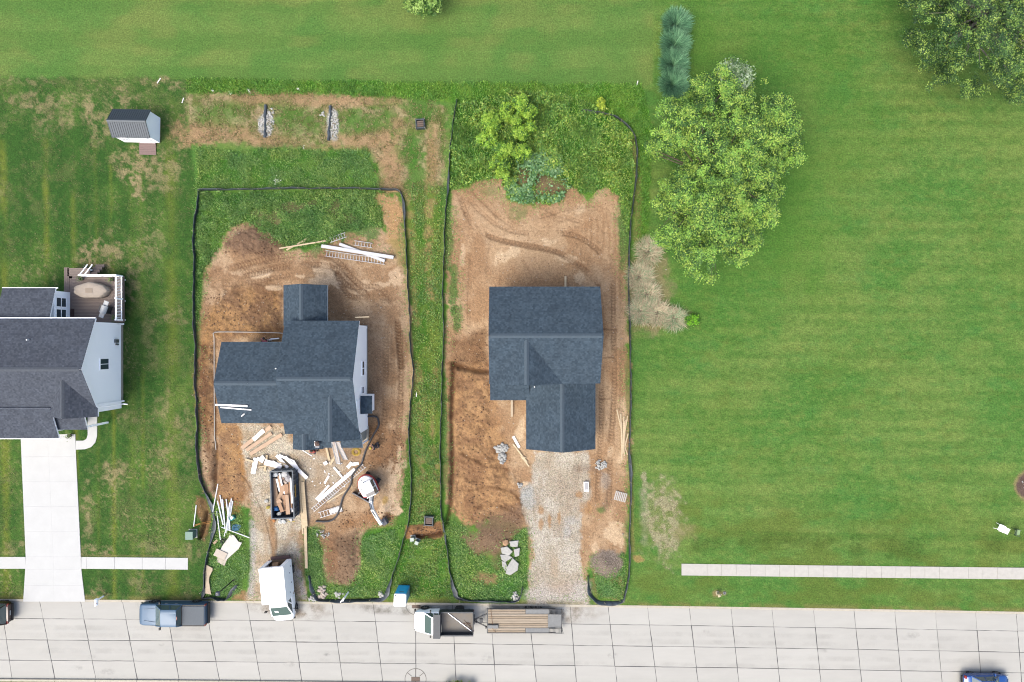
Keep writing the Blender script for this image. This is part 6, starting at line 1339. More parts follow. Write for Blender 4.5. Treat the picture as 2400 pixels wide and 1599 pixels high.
for (x, y, r, c, lb) in ((643, 1219, .16, C(206, 130, 60), 'orange scrap at the dumpster south end'), (658, 1222, .2, C(222, 224, 226), 'white lump of trash south of the dumpster'), (666, 1222, .2, C(230, 232, 234), 'white box-like trash south of the dumpster'), (682, 1217, .18, C(224, 220, 224), 'pale bag at the dumpster south-east corner'), (629, 1189, .16, C(210, 190, 90), 'yellow strapping west of the dumpster'), (625, 1174, .18, C(214, 212, 208), 'grey-white scrap west of the dumpster')):
    tag(rock(gp(x, y, .08), r, (1.2, .9, .5), int(x) + 3, mat('trash_%d' % x, c, .7, var=.15, vscale=8), 'trash', 2), lb, 'rubbish')
board(677, 1222, 692, 1222, 2.2, .04, mat('yellow_wood', C(220, 196, 120), .8), 'yellowish stick south of the dumpster', 'stick', 'stick')
# white pipes fanned by the west fence
q = lambda x, y: (460 + x / 7.84, 1140 + y / 7.84)
for k, (a, b) in enumerate((((445, 155), (560, 840)), ((490, 225), (555, 830)), ((410, 255), (515, 695)), ((560, 230), (600, 560)), ((660, 215), (580, 800)), ((635, 290), (565, 845)), ((675, 265), (590, 810)), ((500, 240), (540, 700)), ((625, 600), (640, 780)))):
    pipe([q(*a), q(*b)], .055, M_pvc, ('second white pipe from the left in the fan', 'third white pipe from the left in the fan', 'leftmost white pipe in the fan by the west fence', 'middle white pipe of the fan with a free upper end', 'white pipe of the fan that reaches highest on the right', 'white pipe just left of the rightmost in the fan', 'rightmost white pipe in the fan beside the bucket', 'white pipe hidden among the left half of the fan', 'short white pipe stub between bucket and netting')[k], z=.04 + .06 * (k % 3), group='fan of white pipes')
for a, b, lb in (((410, -50), (320, 455), 'single white pipe leaning north of the pipe fan'), ((392, 445), (460, 970), 'single white pipe west of the pipe fan'), ((480, 740), (990, 935), 'white pipe lying across toward the gravel'), ((20, 335), (-30, 730), 'thin white pipe outside the fence by the utility cut'), ((545, 830), (530, 910), 'short white pipe stub below the pipe fan')): pipe([q(*a), q(*b)], .045, M_pvc, lb, z=.12)
t = thing('bucket', 'teal bucket lying beside the pipe fan', 'bucket', gp(547, 1213), .6); MB().tube([(-.2, 0, .2), (.24, 0, .2)], [.17, .2], 16).build('shell', M_teal, t, smooth=True); MB().ring((0, 0, 0), .17, .21, .03).build('rim', M_trimw, t); MB().box((.05, .05, .4), (.26, .2, .04), .4).build('label_band', M_trimw, t)
m = MB(); rt = random.Random(6)
for k in range(10): m.tube([gp(554, 1236, .05) + Vector((rt.uniform(-.35, .4), rt.uniform(-.3, .3), rt.uniform(0, .15))) for j in range(6)], .03, 5)
m.add([gp(x, y, .05 + .08 * (k % 2)) for k, (x, y) in enumerate(((543, 1238), (548, 1229), (556, 1230), (565, 1228), (566, 1236), (558, 1243), (548, 1244)))], [tuple(range(7))]); tag(m.build('net', M_tarp), 'tangled blue netting beside the pipe fan', 'netting')
# sheets on the grass
def sheet(pts, z, label, m, name='sheet', cat='sheet', th=.025, curl=.06):
    P = [gp(460 + x / 7.84, 1140 + y / 7.84) for x, y in pts]; zz = max(p.z for p in P) + z; n = len(P); mb = MB(); rd = random.Random(n + int(z * 100)); top = [Vector((p.x, p.y, zz + rd.uniform(0, curl))) for p in P]; c = sum(top, Vector()) / n
    vs = top + [p - Vector((0, 0, th)) for p in top] + [c + Vector((0, 0, .02)), c - Vector((0, 0, th))]
    mb.add(vs, [(i, (i + 1) % n, 2 * n) for i in range(n)] + [((i + 1) % n + n, i + n, 2 * n + 1) for i in range(n)] + [(i + n, (i + 1) % n + n, (i + 1) % n, i) for i in range(n)]); return tag(mb.build(name, m), label, cat)
M_sheet = mat('house_wrap_sheet', C(240, 236, 230), .7, var=.05, vscale=3); M_sheet2 = mat('sheathing_sheet', C(226, 212, 198), .8, var=.05, vscale=3)
sheet([(640, 872), (710, 890), (795, 1005), (860, 1020), (790, 1140), (570, 1340), (480, 1280), (450, 1180), (500, 1080), (600, 940)], .1, 'large crumpled white sheet on the grass by the west fence', M_sheet, curl=.16)
sheet([(370, 1385), (400, 1290), (480, 1270), (575, 1340), (525, 1455)], .05, 'grey-white sheet tail under the large sheet', M_sheet2); sheet([(340, 1245), (405, 1125), (600, 1215), (545, 1335)], .3, 'square pale board lying on the large sheet', M_sheet2, curl=.02)
sheet([(308, 1030), (390, 965), (405, 1000), (340, 1065)], .05, 'small pinkish board by the fence fold', M_pink)
sheet([((345 / 13.07 + 0) * 7.84, (290 / 13.07 + 160) * 7.84)] + [(x / 13.07 * 7.84, (y / 13.07 + 160) * 7.84) for x, y in ((530, 390), (535, 455), (450, 460), (415, 920), (490, 1200), (275, 1150), (320, 900), (310, 600))], .2, 'cut plywood offcut shaped like a boot by the kerb fence', M_ply, 'plywood_offcut', 'plywood', curl=.03)
m = MB(); [m.tube([q(330 + 20 * k, 900 + 14 * k) and gp(*q(500 + rt.uniform(-60, 60), 1010 + rt.uniform(-80, 80)), .1) for j in range(5)], .02, 5) for k in range(8)]; tag(m.build('strap_bundle', M_blackp), 'black straps in a tangle beside the large white sheet', 'straps')
m = MB(); [m.tube([gp(*q(-10, 700 + 20 * k), .3), gp(*q(100, 660 + 15 * k), .35), gp(*q(200, 650 + 30 * k), .3), gp(*q(300, 630 + 20 * k), .3)], .02, 5) for k in range(2)]; tag(m.build('cable', mat('orange_cable', C(220, 150, 70), .6)), 'orange cables running from the cut to the fence', 'cable')

# ---- utility boxes, drain boxes
def cabinet(px, py, sx, sy, h, label, m=M_green, rz=0, top=None):
    c = gp(px, py); t = thing('utility_box', label, 'utility box', c, rz); MB().box((0, 0, h / 2 - .05), (sx, sy, h + .1)).build('cabinet', m, t, bevel=.03); MB().box((0, 0, h + .03), (sx + .05, sy + .05, .06)).build('lid', top or m, t, bevel=.015); MB().box((0, 0, .02), (sx + .14, sy + .14, .06)).build('pad', M_conc, t)
cabinet(453, 1250, .62, .66, .75, 'green utility box on the west lawn by the fence cut'); M_ped = mat('pale_green', C(206, 220, 210), .6)
cabinet(968.5, 1259, .3, .28, .7, 'pale pedestal box by the trench, left one', M_green, .1, M_ped); cabinet(979, 1267, .28, .26, .75, 'pale pedestal box by the trench, right one', M_green, -.35, M_ped)
def drainbox(px, py, label, rz):
    c = gp(px, py); t = thing('inlet_guard', label, 'drain guard', c, rz)
    for s in (-1, 1): MB().box((s * .36, 0, .2), (.1, .84, .5)).build('fabric_wall', M_silt, t, bevel=.03); MB().box((0, s * .38, .2), (.8, .1, .5)).build('fabric_wall', M_silt, t, bevel=.03)
    for k in range(3): MB().box((0, -.18 + .18 * k, .34), (.56, .15, .04)).build('board', mat('weathered_board', C(132, 112, 102), .85, var=.2, vscale=8), t)
    for sx in (-1, 1):
        for sy in (-1, 1): MB().box((sx * .42, sy * .42, .26), (.05, .05, .6)).build('stake', M_stake, t)
drainbox(986, 293, 'black fabric drain guard with boards behind the left lot', .06); drainbox(1006, 1219, 'black fabric drain guard beside the trench', -.05)

# ---- portable toilet
c = G(937, 1408.5, 2.25); t = thing('portable_toilet', 'blue portable toilet with white roof standing at the kerb', 'portable toilet', (c.x, c.y, 0.0), R(-2)); M_blue = mat('toilet_blue', (.02, .34, .58), .45)
MB().box((0, .05, 1.05), (1.0, 1.0, 2.1)).build('cabin', M_blue, t, bevel=.03)
MB().loft([[Vector((x, y + .02, z)) for x, y in rrect(0, 0, 1.08 * k, 1.1 * k, .12)] for z, k in ((2.08, 1), (2.14, 1), (2.22, .94), (2.25, .7))]).build('roof', mat('toilet_roof', (.82, .83, .83), .5), t, smooth=True)
for s in (-1, 1): MB().box((s * .5, .05, 1.05), (.05, .9, 1.9)).build('side_panel', mat('toilet_pale', C(150, 200, 230), .5), t)
MB().box((0, .57, 1.1), (.7, .05, 1.8)).build('door', M_blue, t, bevel=.01); MB().cyl((-.4, .42, 2.3), .05, .2).build('vent_pipe', M_blackp, t); MB().box((0, .05, .02), (1.1, 1.1, .1)).build('skid', M_blackp, t); MB().box((.05, .6, 1.75), (.4, .02, .2)).build('sign_panel', mat('sign_pale', C(120, 180, 220), .5), t)

# ---- posts along the kerb
def post(px, py, label): return thing(label[0], label[1], label[2], gp(px, py))
t = thing('lamp_post', 'thin black post with square head near the gravel drive', 'lamp post', gp(548, 1359)); MB().tube([(0, 0, -.1), (0, 0, 3.2)], [.055, .04], 10).build('pole', M_blackp, t); MB().loft([[Vector((x, y, z)) for x, y in rrect(0, 0, .34 * k, .34 * k, .04)] for z, k in ((3.1, .6), (3.2, 1), (3.34, 1), (3.42, .6))]).build('lantern', mat('lantern_slate', C(86, 96, 120), .4), t); MB().cyl((0, 0, 3.43), .05, .06).build('cap', M_blackp, t); MB().cyl((0, 0, .04), .1, .1).build('base', M_blackp, t)
t = thing('mailbox', 'white mailbox on a post beside the neighbour driveway', 'mailbox', gp(243, 1397)); MB().box((0, 0, .5), (.1, .1, 1.1)).build('post', M_white, t)
MB().loft([[Vector((.11 * math.cos(a), y, 1.14 + .13 * math.sin(a))) for a in np.linspace(0, PI, 9)] + [Vector((-.11, y, 1.0)), Vector((.11, y, 1.0))] for y in (-.42, .14)]).build('box', M_white, t, smooth=35); MB().box((0, -.15, .96), (.2, .6, .05)).build('arm', M_white, t); MB().box((.13, -.2, 1.2), (.02, .04, .16)).build('flag', M_red, t)
t = thing('sign_post', 'white wooden sign post standing in the front weeds', 'sign post', gp(817, 1387)); MB().box((0, 0, .95), (.1, .1, 2.0)).build('post', M_white, t); MB().box((-.1, -.02, 1.85), (.5, .08, .08), .9).build('arm', M_white, t); MB().box((0, 0, 1.97), (.14, .14, .05)).build('cap', M_white, t)
# fire hydrant
t = thing('fire_hydrant', 'cream fire hydrant on the east verge', 'hydrant', gp(1681, 1389)); M_hyd = mat('hydrant_cream', C(240, 222, 184), .5)
MB().tube([(0, 0, 0), (0, 0, .08), (0, 0, .1), (0, 0, .6), (0, 0, .64), (0, 0, .74), (0, 0, .8)], [.16, .16, .11, .11, .15, .12, .04], 14).build('barrel', M_hyd, t, smooth=30); [MB().cyl((s * .16, 0, .48), .06, .14, 'x').build('nozzle', M_hyd, t) for s in (-1, 1)]; MB().cyl((0, -.17, .46), .075, .14, 'y').build('nozzle', M_hyd, t); MB().cyl((0, 0, .82), .03, .08).build('nut', M_hyd, t)
t = thing('valve_cover', 'small grey valve cover beside the hydrant', 'valve cover', gp(1698, 1390)); MB().cyl((0, 0, .02), .13, .06).build('cover', M_grey, t); MB().cyl((0, 0, .055), .05, .02).build('plug', M_blackp, t)
# chairs on the lawn
def chair(px, py, m, seat, label, rz):
    t = thing('garden_chair', label, 'chair', gp(px, py), rz)
    MB().box((0, 0, .42), (.48, .46, .03)).build('seat', seat, t, bevel=.01)
    for sx in (-1, 1):
        for sy in (-1, 1): MB().tube([(sx * .24, sy * .22, .42), (sx * .27, sy * .27, 0)], .018, 6).build('leg', m, t)
        MB().tube([(-.24, sx * .27, .45), (-.2, sx * .28, .64), (.15, sx * .28, .64), (.25, sx * .26, .44)], .022, 6).build('arm', m, t, smooth=True)
    for k in range(5): MB().bar((-.24, -.2 + .1 * k, .44), (-.38, -.2 + .1 * k, .86), .06, .018).build('back_slat', m, t)
    MB().tube([(-.23, -.24, .42), (-.4, -.25, .88), (-.4, .25, .88), (-.23, .24, .42)], .022, 6).build('back_frame', m, t, smooth=True)
chair(2338, 1235, M_white, M_white, 'white plastic garden chair on the east lawn', R(150)); chair(2376, 1245, mat('chair_green', C(76, 100, 84), .5), mat('chair_cushion', C(168, 200, 144), .7), 'dark green garden chair with pale cushion on the east lawn', R(-10))
# ---- right lot: timbers, pallet, rubble
q5 = lambda x, y: (1020 + x / 3.408, 620 + y / 3.408)
for k, (a, b) in enumerate((((1450, 1158), (1484, 1310)), ((1480, 1190), (1490, 1560)), ((1505, 1212), (1492, 1510)), ((1534, 1206), (1500, 1400)), ((1500, 1300), (1510, 1530)), ((1488, 1262), (1486, 1440)), ((1512, 1250), (1500, 1500)), ((1538, 1348), (1512, 1450)), ((1512, 1450), (1535, 1520)), ((1520, 1240), (1508, 1440)))):
    board(*q5(*a), *q5(*b), 2.8, .05, M_wood, ('leftmost pale timber tip of the pile by the east fence', 'longest pale timber of the pile by the east fence', 'pale timber leaning left in the pile by the east fence', 'topmost right pale timber of the pile by the east fence', 'pale timber low in the pile by the east fence', 'short pale timber on the left of the fence pile', 'pale timber in the centre of the fence pile', 'rightmost short pale timber of the fence pile', 'pale timber foot splayed right under the fence pile', 'pale timber beside the topmost one of the fence pile')[k], 'timber', 'timber', z=.03 + .05 * (k % 4), group='loose timbers by the east fence')
board(*q5(622, 1432), *q5(735, 1580), 3.4, .05, M_wood, 'long pale timber west of the garage', 'timber', 'timber', z=.1); board(*q5(622, 1372), *q5(672, 1462), 6, .05, M_trimw, 'short pale plank west of the garage', 'plank', 'plank', z=.06)
board(1220, 1068, 1240, 1093, 3, .05, M_wood, 'timber near the edge of the gravel drive', 'timber', 'timber', z=.08); board(1222, 1069, 1234, 1073, 2, .04, M_wood, 'short timber crossing at the gravel drive edge', 'timber', 'timber', z=.14)
board(1324.6, 648, 1324.6, 690, 4.6, .06, M_wood, 'plank bridging to the north wall of the right house', 'plank', 'plank', z=.3); board(1199.6, 930, 1199.6, 976, 5, .06, M_ply, 'pale plank on blocks in front of the right house porch', 'plank', 'plank', z=.25)
c = gp(1454, 1163.5, 0); t = thing('pallet', 'white wooden pallet near the east fence', 'pallet', c, R(-15)); M_pal = mat('pallet_white', C(232, 226, 222), .8)
for k in range(7): MB().box((-.48 + .16 * k, 0, .12), (.09, .82, .025)).build('slat', M_pal, t)
for k in (-1, 0, 1): MB().box((0, k * .36, .055), (1.04, .06, .1)).build('stringer', M_stake, t)
c = gp(1373.5, 1139.5); t = thing('crate', 'small white cooler box on the gravel drive', 'box', c, R(3)); MB().box((0, 0, .16), (.44, .86, .32)).build('body', M_trimw, t, bevel=.03); MB().box((0, .05, .335), (.3, .62, .03)).build('lid', mat('lid_grey', C(196, 194, 200), .6), t, bevel=.01)
# broken concrete slabs
q6 = lambda x, y: (1000 + x / 3.919, 1040 + y / 3.919)
slabs = [([(760, 890), (845, 880), (835, 945), (770, 940)], 'grey broken slab at the top of the rubble heap'), ([(680, 950), (740, 935), (790, 980), (760, 1020), (690, 1000)], 'broken slab under the top of the rubble heap'), ([(800, 960), (855, 945), (850, 1020), (810, 1035)], 'pinkish broken slab on the east of the rubble heap'), ([(675, 1015), (740, 1010), (790, 1040), (720, 1080), (690, 1060)], 'broken slab in the middle of the rubble heap'), ([(690, 1070), (725, 1080), (745, 1130), (720, 1165), (695, 1120)], 'narrow broken slab on the west of the rubble heap'), ([(740, 1120), (790, 1040), (845, 1090), (835, 1150), (770, 1195), (725, 1180)], 'largest broken slab at the foot of the rubble heap')]
for k, (pts, lb) in enumerate(slabs):
    P = [gp(*q6(*p)) for p in pts]; z = .1 + .05 * (k % 3); m = MB(); n = len(P); rd = random.Random(k); tp = [Vector((p.x, p.y, z + .12 + rd.uniform(-.07, .12))) for p in P]; m.add(tp + [p - Vector((0, 0, .14)) for p in tp], [tuple(range(n)), tuple(range(2 * n - 1, n - 1, -1))] + [(i, (i + 1) % n, (i + 1) % n + n, i + n) for i in range(n)]); tag(m.build('concrete_slab', M_conc, bevel=.02, seg=1), lb, 'rubble', 'broken slabs in the front weeds')
tag(rock(gp(*q6(725, 905), .1), .3, (1, .9, .4), 8, mat('tan_stone', C(206, 164, 128), .9), 'stone', 2), 'round tan stone at the top of the rubble heap', 'stone')
def rubble(name, cx, cy, rx, ry, n, rmin, rmax, label, m=M_rock, seed=1):
    rd = random.Random(seed); sp = []
    for k in range(n):
        a = rd.uniform(0, 2 * PI); q_ = math.sqrt(rd.random()); sp.append((tuple(gp(cx + rx * q_ * math.cos(a), cy + ry * q_ * math.sin(a), .06 + .14 * (1 - q_))), rd.uniform(rmin, rmax)))
    rock_mass(name, sp, m, label, 'rubble')
rubble('stone_heap', 1176, 1050, 14, 10, 60, .08, .2, 'pale stone and washout heap west of the gravel drive', M_conc, 2); rubble('stone_heap', 1177, 1072, 8, 14, 40, .08, .18, 'tail of the pale stone heap west of the gravel drive', M_conc, 3)
rubble('stone_heap', 1408, 1090, 13, 11, 60, .06, .13, 'small white rubble heap east of the gravel drive', M_rock, 4); rubble('stone_heap', 1218, 1136, 6, 5, 16, .06, .12, 'few pale stones beside the gravel drive', M_rock, 5); rubble('stone_heap', 1207, 1400, 9, 14, 30, .06, .15, 'white rubble at the folded fence end', M_rock, 6)
rubble('stone_heap', 757, 1388, 12, 16, 40, .08, .18, 'pinkish white rubble in the front weeds by the truck', mat('pink_rubble', C(222, 206, 196), .9, var=.12), 7); rubble('stone_heap', 733, 1402, 9, 9, 22, .06, .14, 'white rubble outside the fence fold by the truck', M_rock, 8); rubble('stone_heap', 793, 1392, 12, 8, 14, .07, .16, 'scattered white stones in the front weeds', M_rock, 10); rubble('stone_heap', 893, 1391, 5, 8, 14, .07, .15, 'pale stones inside the fence corner by the toilet', M_rock, 12)
rubble('stone_heap', 756, 1250, 16, 12, 30, .04, .09, 'scattered pebbles at the top of the front mound', M_rock, 11); rubble('mulch_stones', 2406, 1137, 18, 24, 30, .04, .09, 'pale stones in the round mulch bed', M_rock, 13)
# clods of soil on the rough ground
rd = random.Random(31); sp = []
for (x0, y0, x1, y1, n) in ((480, 690, 660, 780, 220), (468, 800, 500, 1100, 120), (510, 1000, 565, 1170, 60), (530, 530, 650, 600, 150), (765, 1255, 845, 1370, 120), (1070, 860, 1150, 1200, 220), (1060, 780, 1140, 850, 90), (865, 1010, 945, 1110, 90), (1100, 1200, 1220, 1300, 110), (780, 1195, 925, 1235, 80), (955, 1230, 1035, 1256, 60)):
    for k in range(n):
        x, y = rd.uniform(x0, x1), rd.uniform(y0, y1); sp.append((tuple(gp(x, y, 0)), rd.uniform(.03, .10)))
rock_mass('soil_clods', sp, mat('soil_clod', C(128, 94, 68), .95, var=.2, vscale=1.0, rgb2=C(150, 112, 82)), 'loose clods of brown soil', 'soil')
rd = random.Random(77); pb = []
ok_ = np.argwhere((T[..., 1] + T[..., 2] > .6)); 
for k in range(1500):
    j_, i_ = ok_[rd.randrange(len(ok_))]; pb.append(((float(XX[j_, i_]) + rd.uniform(-.05, .05), float(YY[j_, i_]) + rd.uniform(-.05, .05), float(ZZ[j_, i_]) + .01), rd.uniform(.018, .05) * (1.6 if rd.random() < .06 else 1)))
gv_ = np.argwhere(T[..., 2] > .55); rk = np.random.RandomState(8); NP_ = 13000; pick = gv_[rk.randint(len(gv_), size=NP_)]
pc = np.stack([XX[pick[:, 0], pick[:, 1]], YY[pick[:, 0], pick[:, 1]], ZZ[pick[:, 0], pick[:, 1]] + .008], 1) + rk.uniform(-.06, .06, (NP_, 3)) * [1, 1, 0]
bt = np.array([(1, 0, 0), (.3, .95, 0), (-.8, .58, 0), (-.8, -.58, 0), (.3, -.95, 0), (0, 0, .9)]); tf = np.array([(0, 1, 5), (1, 2, 5), (2, 3, 5), (3, 4, 5), (4, 0, 5)])
an = rk.uniform(0, 6.28, NP_); rr2 = rk.uniform(.025, .06, NP_) * np.where(rk.rand(NP_) < .05, 1.6, 1); bx_ = bt[None] * rk.uniform(.7, 1.3, (NP_, 6, 1)) * rr2[:, None, None]
pv = np.stack([bx_[..., 0] * np.cos(an)[:, None] - bx_[..., 1] * np.sin(an)[:, None], bx_[..., 0] * np.sin(an)[:, None] + bx_[..., 1] * np.cos(an)[:, None], bx_[..., 2] * .8], -1) + pc[:, None]
tone = Colr[pick[:, 0], pick[:, 1]] * rk.uniform(.8, 1.35, (NP_, 1)) * (1 + rk.uniform(-.06, .06, (NP_, 3)))
mp_ = bpy.data.materials.new('gravel_stone'); mp_.use_nodes = True; vc_ = mp_.node_tree.nodes.new('ShaderNodeVertexColor'); vc_.layer_name = 'Col'; mp_.node_tree.links.new(vc_.outputs[0], mp_.node_tree.nodes['Principled BSDF'].inputs['Base Color']); mp_.node_tree.nodes['Principled BSDF'].inputs['Roughness'].default_value = .9
stuff(build_np('gravel_stones', pv.reshape(-1, 3), (tf[None] + 6 * np.arange(NP_)[:, None, None]).reshape(-1, 3), mp_, col=np.repeat(tone, 6, 0)), 'loose gravel stones on the two drives', 'gravel')
rock_mass('pebbles', pb, mat('pale_pebble', C(214, 200, 184), .9, var=.2, vscale=.7), 'pale pebbles strewn over soil and gravel', 'pebbles')
sp = []
for k in range(1600):
    j_, i_ = ok_[rd.randrange(len(ok_))]
    if T[j_, i_, 1] < .6: continue
    sp.append(((float(XX[j_, i_]) + rd.uniform(-.05, .05), float(YY[j_, i_]) + rd.uniform(-.05, .05), float(ZZ[j_, i_])), rd.uniform(.02, .055)))
rock_mass('soil_crumbs', sp, mat('soil_crumb', C(140, 104, 76), .95, var=.25, vscale=1.0), 'small crumbs of soil over the bare lots', 'soil')
# pots and plants by the deck, survey stakes
for k, (x, y, lb) in enumerate(((1492, 196, 'thin white survey stake at the rough grass edge'), (369, 190, 'white stick lying in the dry patch behind the shed'), (427, 236, 'white stick leaning by the rough grass corner'), (976, 924, 'white stake beside the east fence of the left lot'))):
    board(x, y + 6, x + (3, 8, 4, 0)[k], y - 6, 1.8, .04, M_trimw, lb, 'stake', 'stake')

# ---- people on site
def skin_mesh(name, verts, edges, radii, m, parent, root=0, sub=1):
    me = bpy.data.meshes.new(name); me.from_pydata([tuple(v) for v in verts], edges, []); o = bpy.data.objects.new(name, me); COL.objects.link(o)
    md = o.modifiers.new('skin', 'SKIN'); sv = me.skin_vertices[0].data if me.skin_vertices else None
    for i, r in enumerate(radii): sv[i].radius = (r, r) if not isinstance(r, tuple) else r; sv[i].use_root = (i == root)
    s = o.modifiers.new('sub', 'SUBSURF'); s.levels = sub; s.render_levels = sub
    bpy.context.view_layer.update(); dg = bpy.context.evaluated_depsgraph_get(); nm = bpy.data.meshes.new_from_object(o.evaluated_get(dg)); bpy.data.objects.remove(o)
    nm.name = name; nm.materials.clear(); nm.materials.append(m); nm.polygons.foreach_set('use_smooth', [True] * len(nm.polygons)); ob = bpy.data.objects.new(name, nm); COL.objects.link(ob); ob.parent = parent; return ob
def person(px, py, rz, label, shirt, trousers, hair, bend=.5, hat=None, z0=None):
    t = thing('person', label, 'person', gp(px, py, .0 if z0 is None else z0), rz); sk = mat('skin_tone', C(206, 150, 122), .6)
    b = bend; s_, c_ = math.sin(b), math.cos(b); hip = Vector((-.12 * b, 0, .92)); up = lambda d, y=0, f=0: hip + Vector((s_ * d + c_ * f, y, c_ * d - s_ * f))
    chest = up(.38); neck = up(.52); head0 = up(.60, 0, .03); head1 = up(.74, 0, .05)
    V = [hip, up(.2), chest, neck, head0, head1]; E = [(0, 1), (1, 2), (2, 3), (3, 4), (4, 5)]; Rd = [.15, .13, .15, .06, .09, .085]
    aV = {}
    for sd in (-1, 1):
        i = len(V); sh = up(.46, sd * .19); el = up(.24, sd * .27, .12); wr = el + Vector((.24, -sd * .06, -.08)); hd = wr + Vector((.09, -sd * .01, -.02)); V += [sh, el, wr, hd]; E += [(2, i), (i, i + 1), (i + 1, i + 2), (i + 2, i + 3)]; Rd += [.07, .047, .034, .036]; aV[sd] = (sh, el, wr, hd)
        for k in range(5):
            j = len(V); f = Vector((.05, (k - 1.8) * .02, -.012)) if k < 4 else Vector((.01, -sd * .045, .0)); V += [hd + f, hd + f + Vector((.035 - .006 * abs(k - 1.5), 0, -.025))]; E += [(i + 3, j), (j, j + 1)]; Rd += [.011, .009]
        i = len(V); kn = Vector((.06 + .14 * b, sd * .12, .5)); an = Vector((-.02, sd * .13, .09)); V += [hip + Vector((0, sd * .09, -.05)), kn, an, an + Vector((.16, 0, -.05))]; E += [(0, i), (i, i + 1), (i + 1, i + 2), (i + 2, i + 3)]; Rd += [.1, .065, .045, .045]; aV[('l', sd)] = (hip + Vector((0, sd * .09, -.05)), kn, an)
    skin_mesh('body', V, E, Rd, sk, t)
    SV = [up(.02), up(.2), chest, up(.5)]; SE = [(0, 1), (1, 2), (2, 3)]; SR = [.165, .15, .172, .1]
    for sd in (-1, 1): i = len(SV); SV += [aV[sd][0], aV[sd][0].lerp(aV[sd][1], .7)]; SE += [(2, i), (i, i + 1)]; SR += [.09, .068]
    skin_mesh('shirt', SV, SE, SR, shirt, t)
    TV = [hip + Vector((0, 0, .03))]; TE = []; TR = [.168]
    for sd in (-1, 1): i = len(TV); TV += [aV[('l', sd)][0], aV[('l', sd)][1], aV[('l', sd)][2]]; TE += [(0, i), (i, i + 1), (i + 1, i + 2)]; TR += [.115, .08, .062]
    skin_mesh('trousers', TV, TE, TR, trousers, t)
    o = rock(head1 + Vector((-.015, 0, .035)), .115, (1.05, .9, .85), 5, hair, 'hair' if not hat else 'hard_hat', 2); o.parent = t; o.data.materials.clear(); o.data.materials.append(hat or hair); o.data.polygons.foreach_set('use_smooth', [True] * len(o.data.polygons))
    f = head1 + Vector((.085 * c_ + .03, 0, -.03)); fo = MB().tube([f, f + Vector((.035, 0, -.02))], [.012, .014], 6).build('nose', sk, t)
    for sd in (-1, 1): MB().cyl(head1 + Vector((.075, sd * .035, .005)), .012, .01, 'x', 8).build('eye', M_blackp, t); MB().cyl(head1 + Vector((0, sd * .092, -.01)), .022, .02, 'y', 8).build('ear', sk, t)
    for sd in (-1, 1): MB().box((aV[('l', sd)][2].x + .06, sd * .13, .045), (.29, .11, .1)).build('boot', mat('boot_brown', C(84, 66, 54), .8), t, bevel=.03)
    return t
M_dkhair = mat('dark_hair', C(38, 30, 28), .7); M_navy = mat('dark_clothes', C(42, 44, 58), .85)
person(886.5, 1041, R(200), 'bent worker in dark clothes and yellow helmet beside the hose', M_navy, M_navy, M_dkhair, .7, mat('yellow_helmet', C(232, 206, 60), .4))
person(742, 1055, R(80), 'dark-haired worker in red shirt at the porch edge', mat('red_shirt', C(190, 84, 84), .85), M_navy, M_dkhair, .25)
person(629, 801, R(60), 'dark-haired worker in pink shirt behind the west wing', mat('pink_shirt', C(196, 84, 108), .85), M_navy, M_dkhair, .5)
# ============================================================ VEGETATION
def leaf_mat(name, tr=.3):
    m = bpy.data.materials.new(name); m.use_nodes = True; n = m.node_tree; N = n.nodes; L = n.links; b = N['Principled BSDF']; b.inputs['Roughness'].default_value = .55; b.inputs['Specular IOR Level'].default_value = .35
    a = N.new('ShaderNodeVertexColor'); a.layer_name = 'Col'; L.new(a.outputs[0], b.inputs['Base Color'])
    t = N.new('ShaderNodeBsdfTranslucent'); L.new(a.outputs[0], t.inputs[0]); mx = N.new('ShaderNodeMixShader'); mx.inputs[0].default_value = tr
    L.new(b.outputs[0], mx.inputs[1]); L.new(t.outputs[0], mx.inputs[2]); L.new(mx.outputs[0], N['Material Output'].inputs[0]); return m
M_leaf = leaf_mat('leaf'); M_blade = leaf_mat('grass_blade', .25)
M_bark = mat('bark', C(118, 104, 92), .9, var=.2, vscale=6)
rn = np.random.RandomState(12)
def leaves(name, P, size, cols, m, parent=None, up=.6, aspect=.62):
    """diamond leaves with a folded midrib at the points P"""
    N = len(P); d = rn.normal(size=(N, 3)); d[:, 2] *= .45; d /= np.linalg.norm(d, axis=1)[:, None]
    n = rn.normal(size=(N, 3)) * (1 - up); n[:, 2] += up + .2; s = np.cross(d, n); s /= np.linalg.norm(s, axis=1)[:, None]; n = np.cross(s, d)
    l = rn.uniform(size[0], size[1], N)[:, None]; w_ = l * aspect
    a = P - d * l * .5; c = P + d * l * .5 - n * l * .12; b_ = P + s * w_ * .5 - n * l * .06; e = P - s * w_ * .5 - n * l * .06
    V = np.stack([a, b_, c, e], 1).reshape(-1, 3); F = np.arange(N * 4).reshape(-1, 4)
    tri = np.concatenate([F[:, [0, 1, 2]], F[:, [0, 2, 3]]]) if size[1] > .3 else F
    return build_np(name, V, tri, m, parent, col=np.repeat(cols, 4, 0))
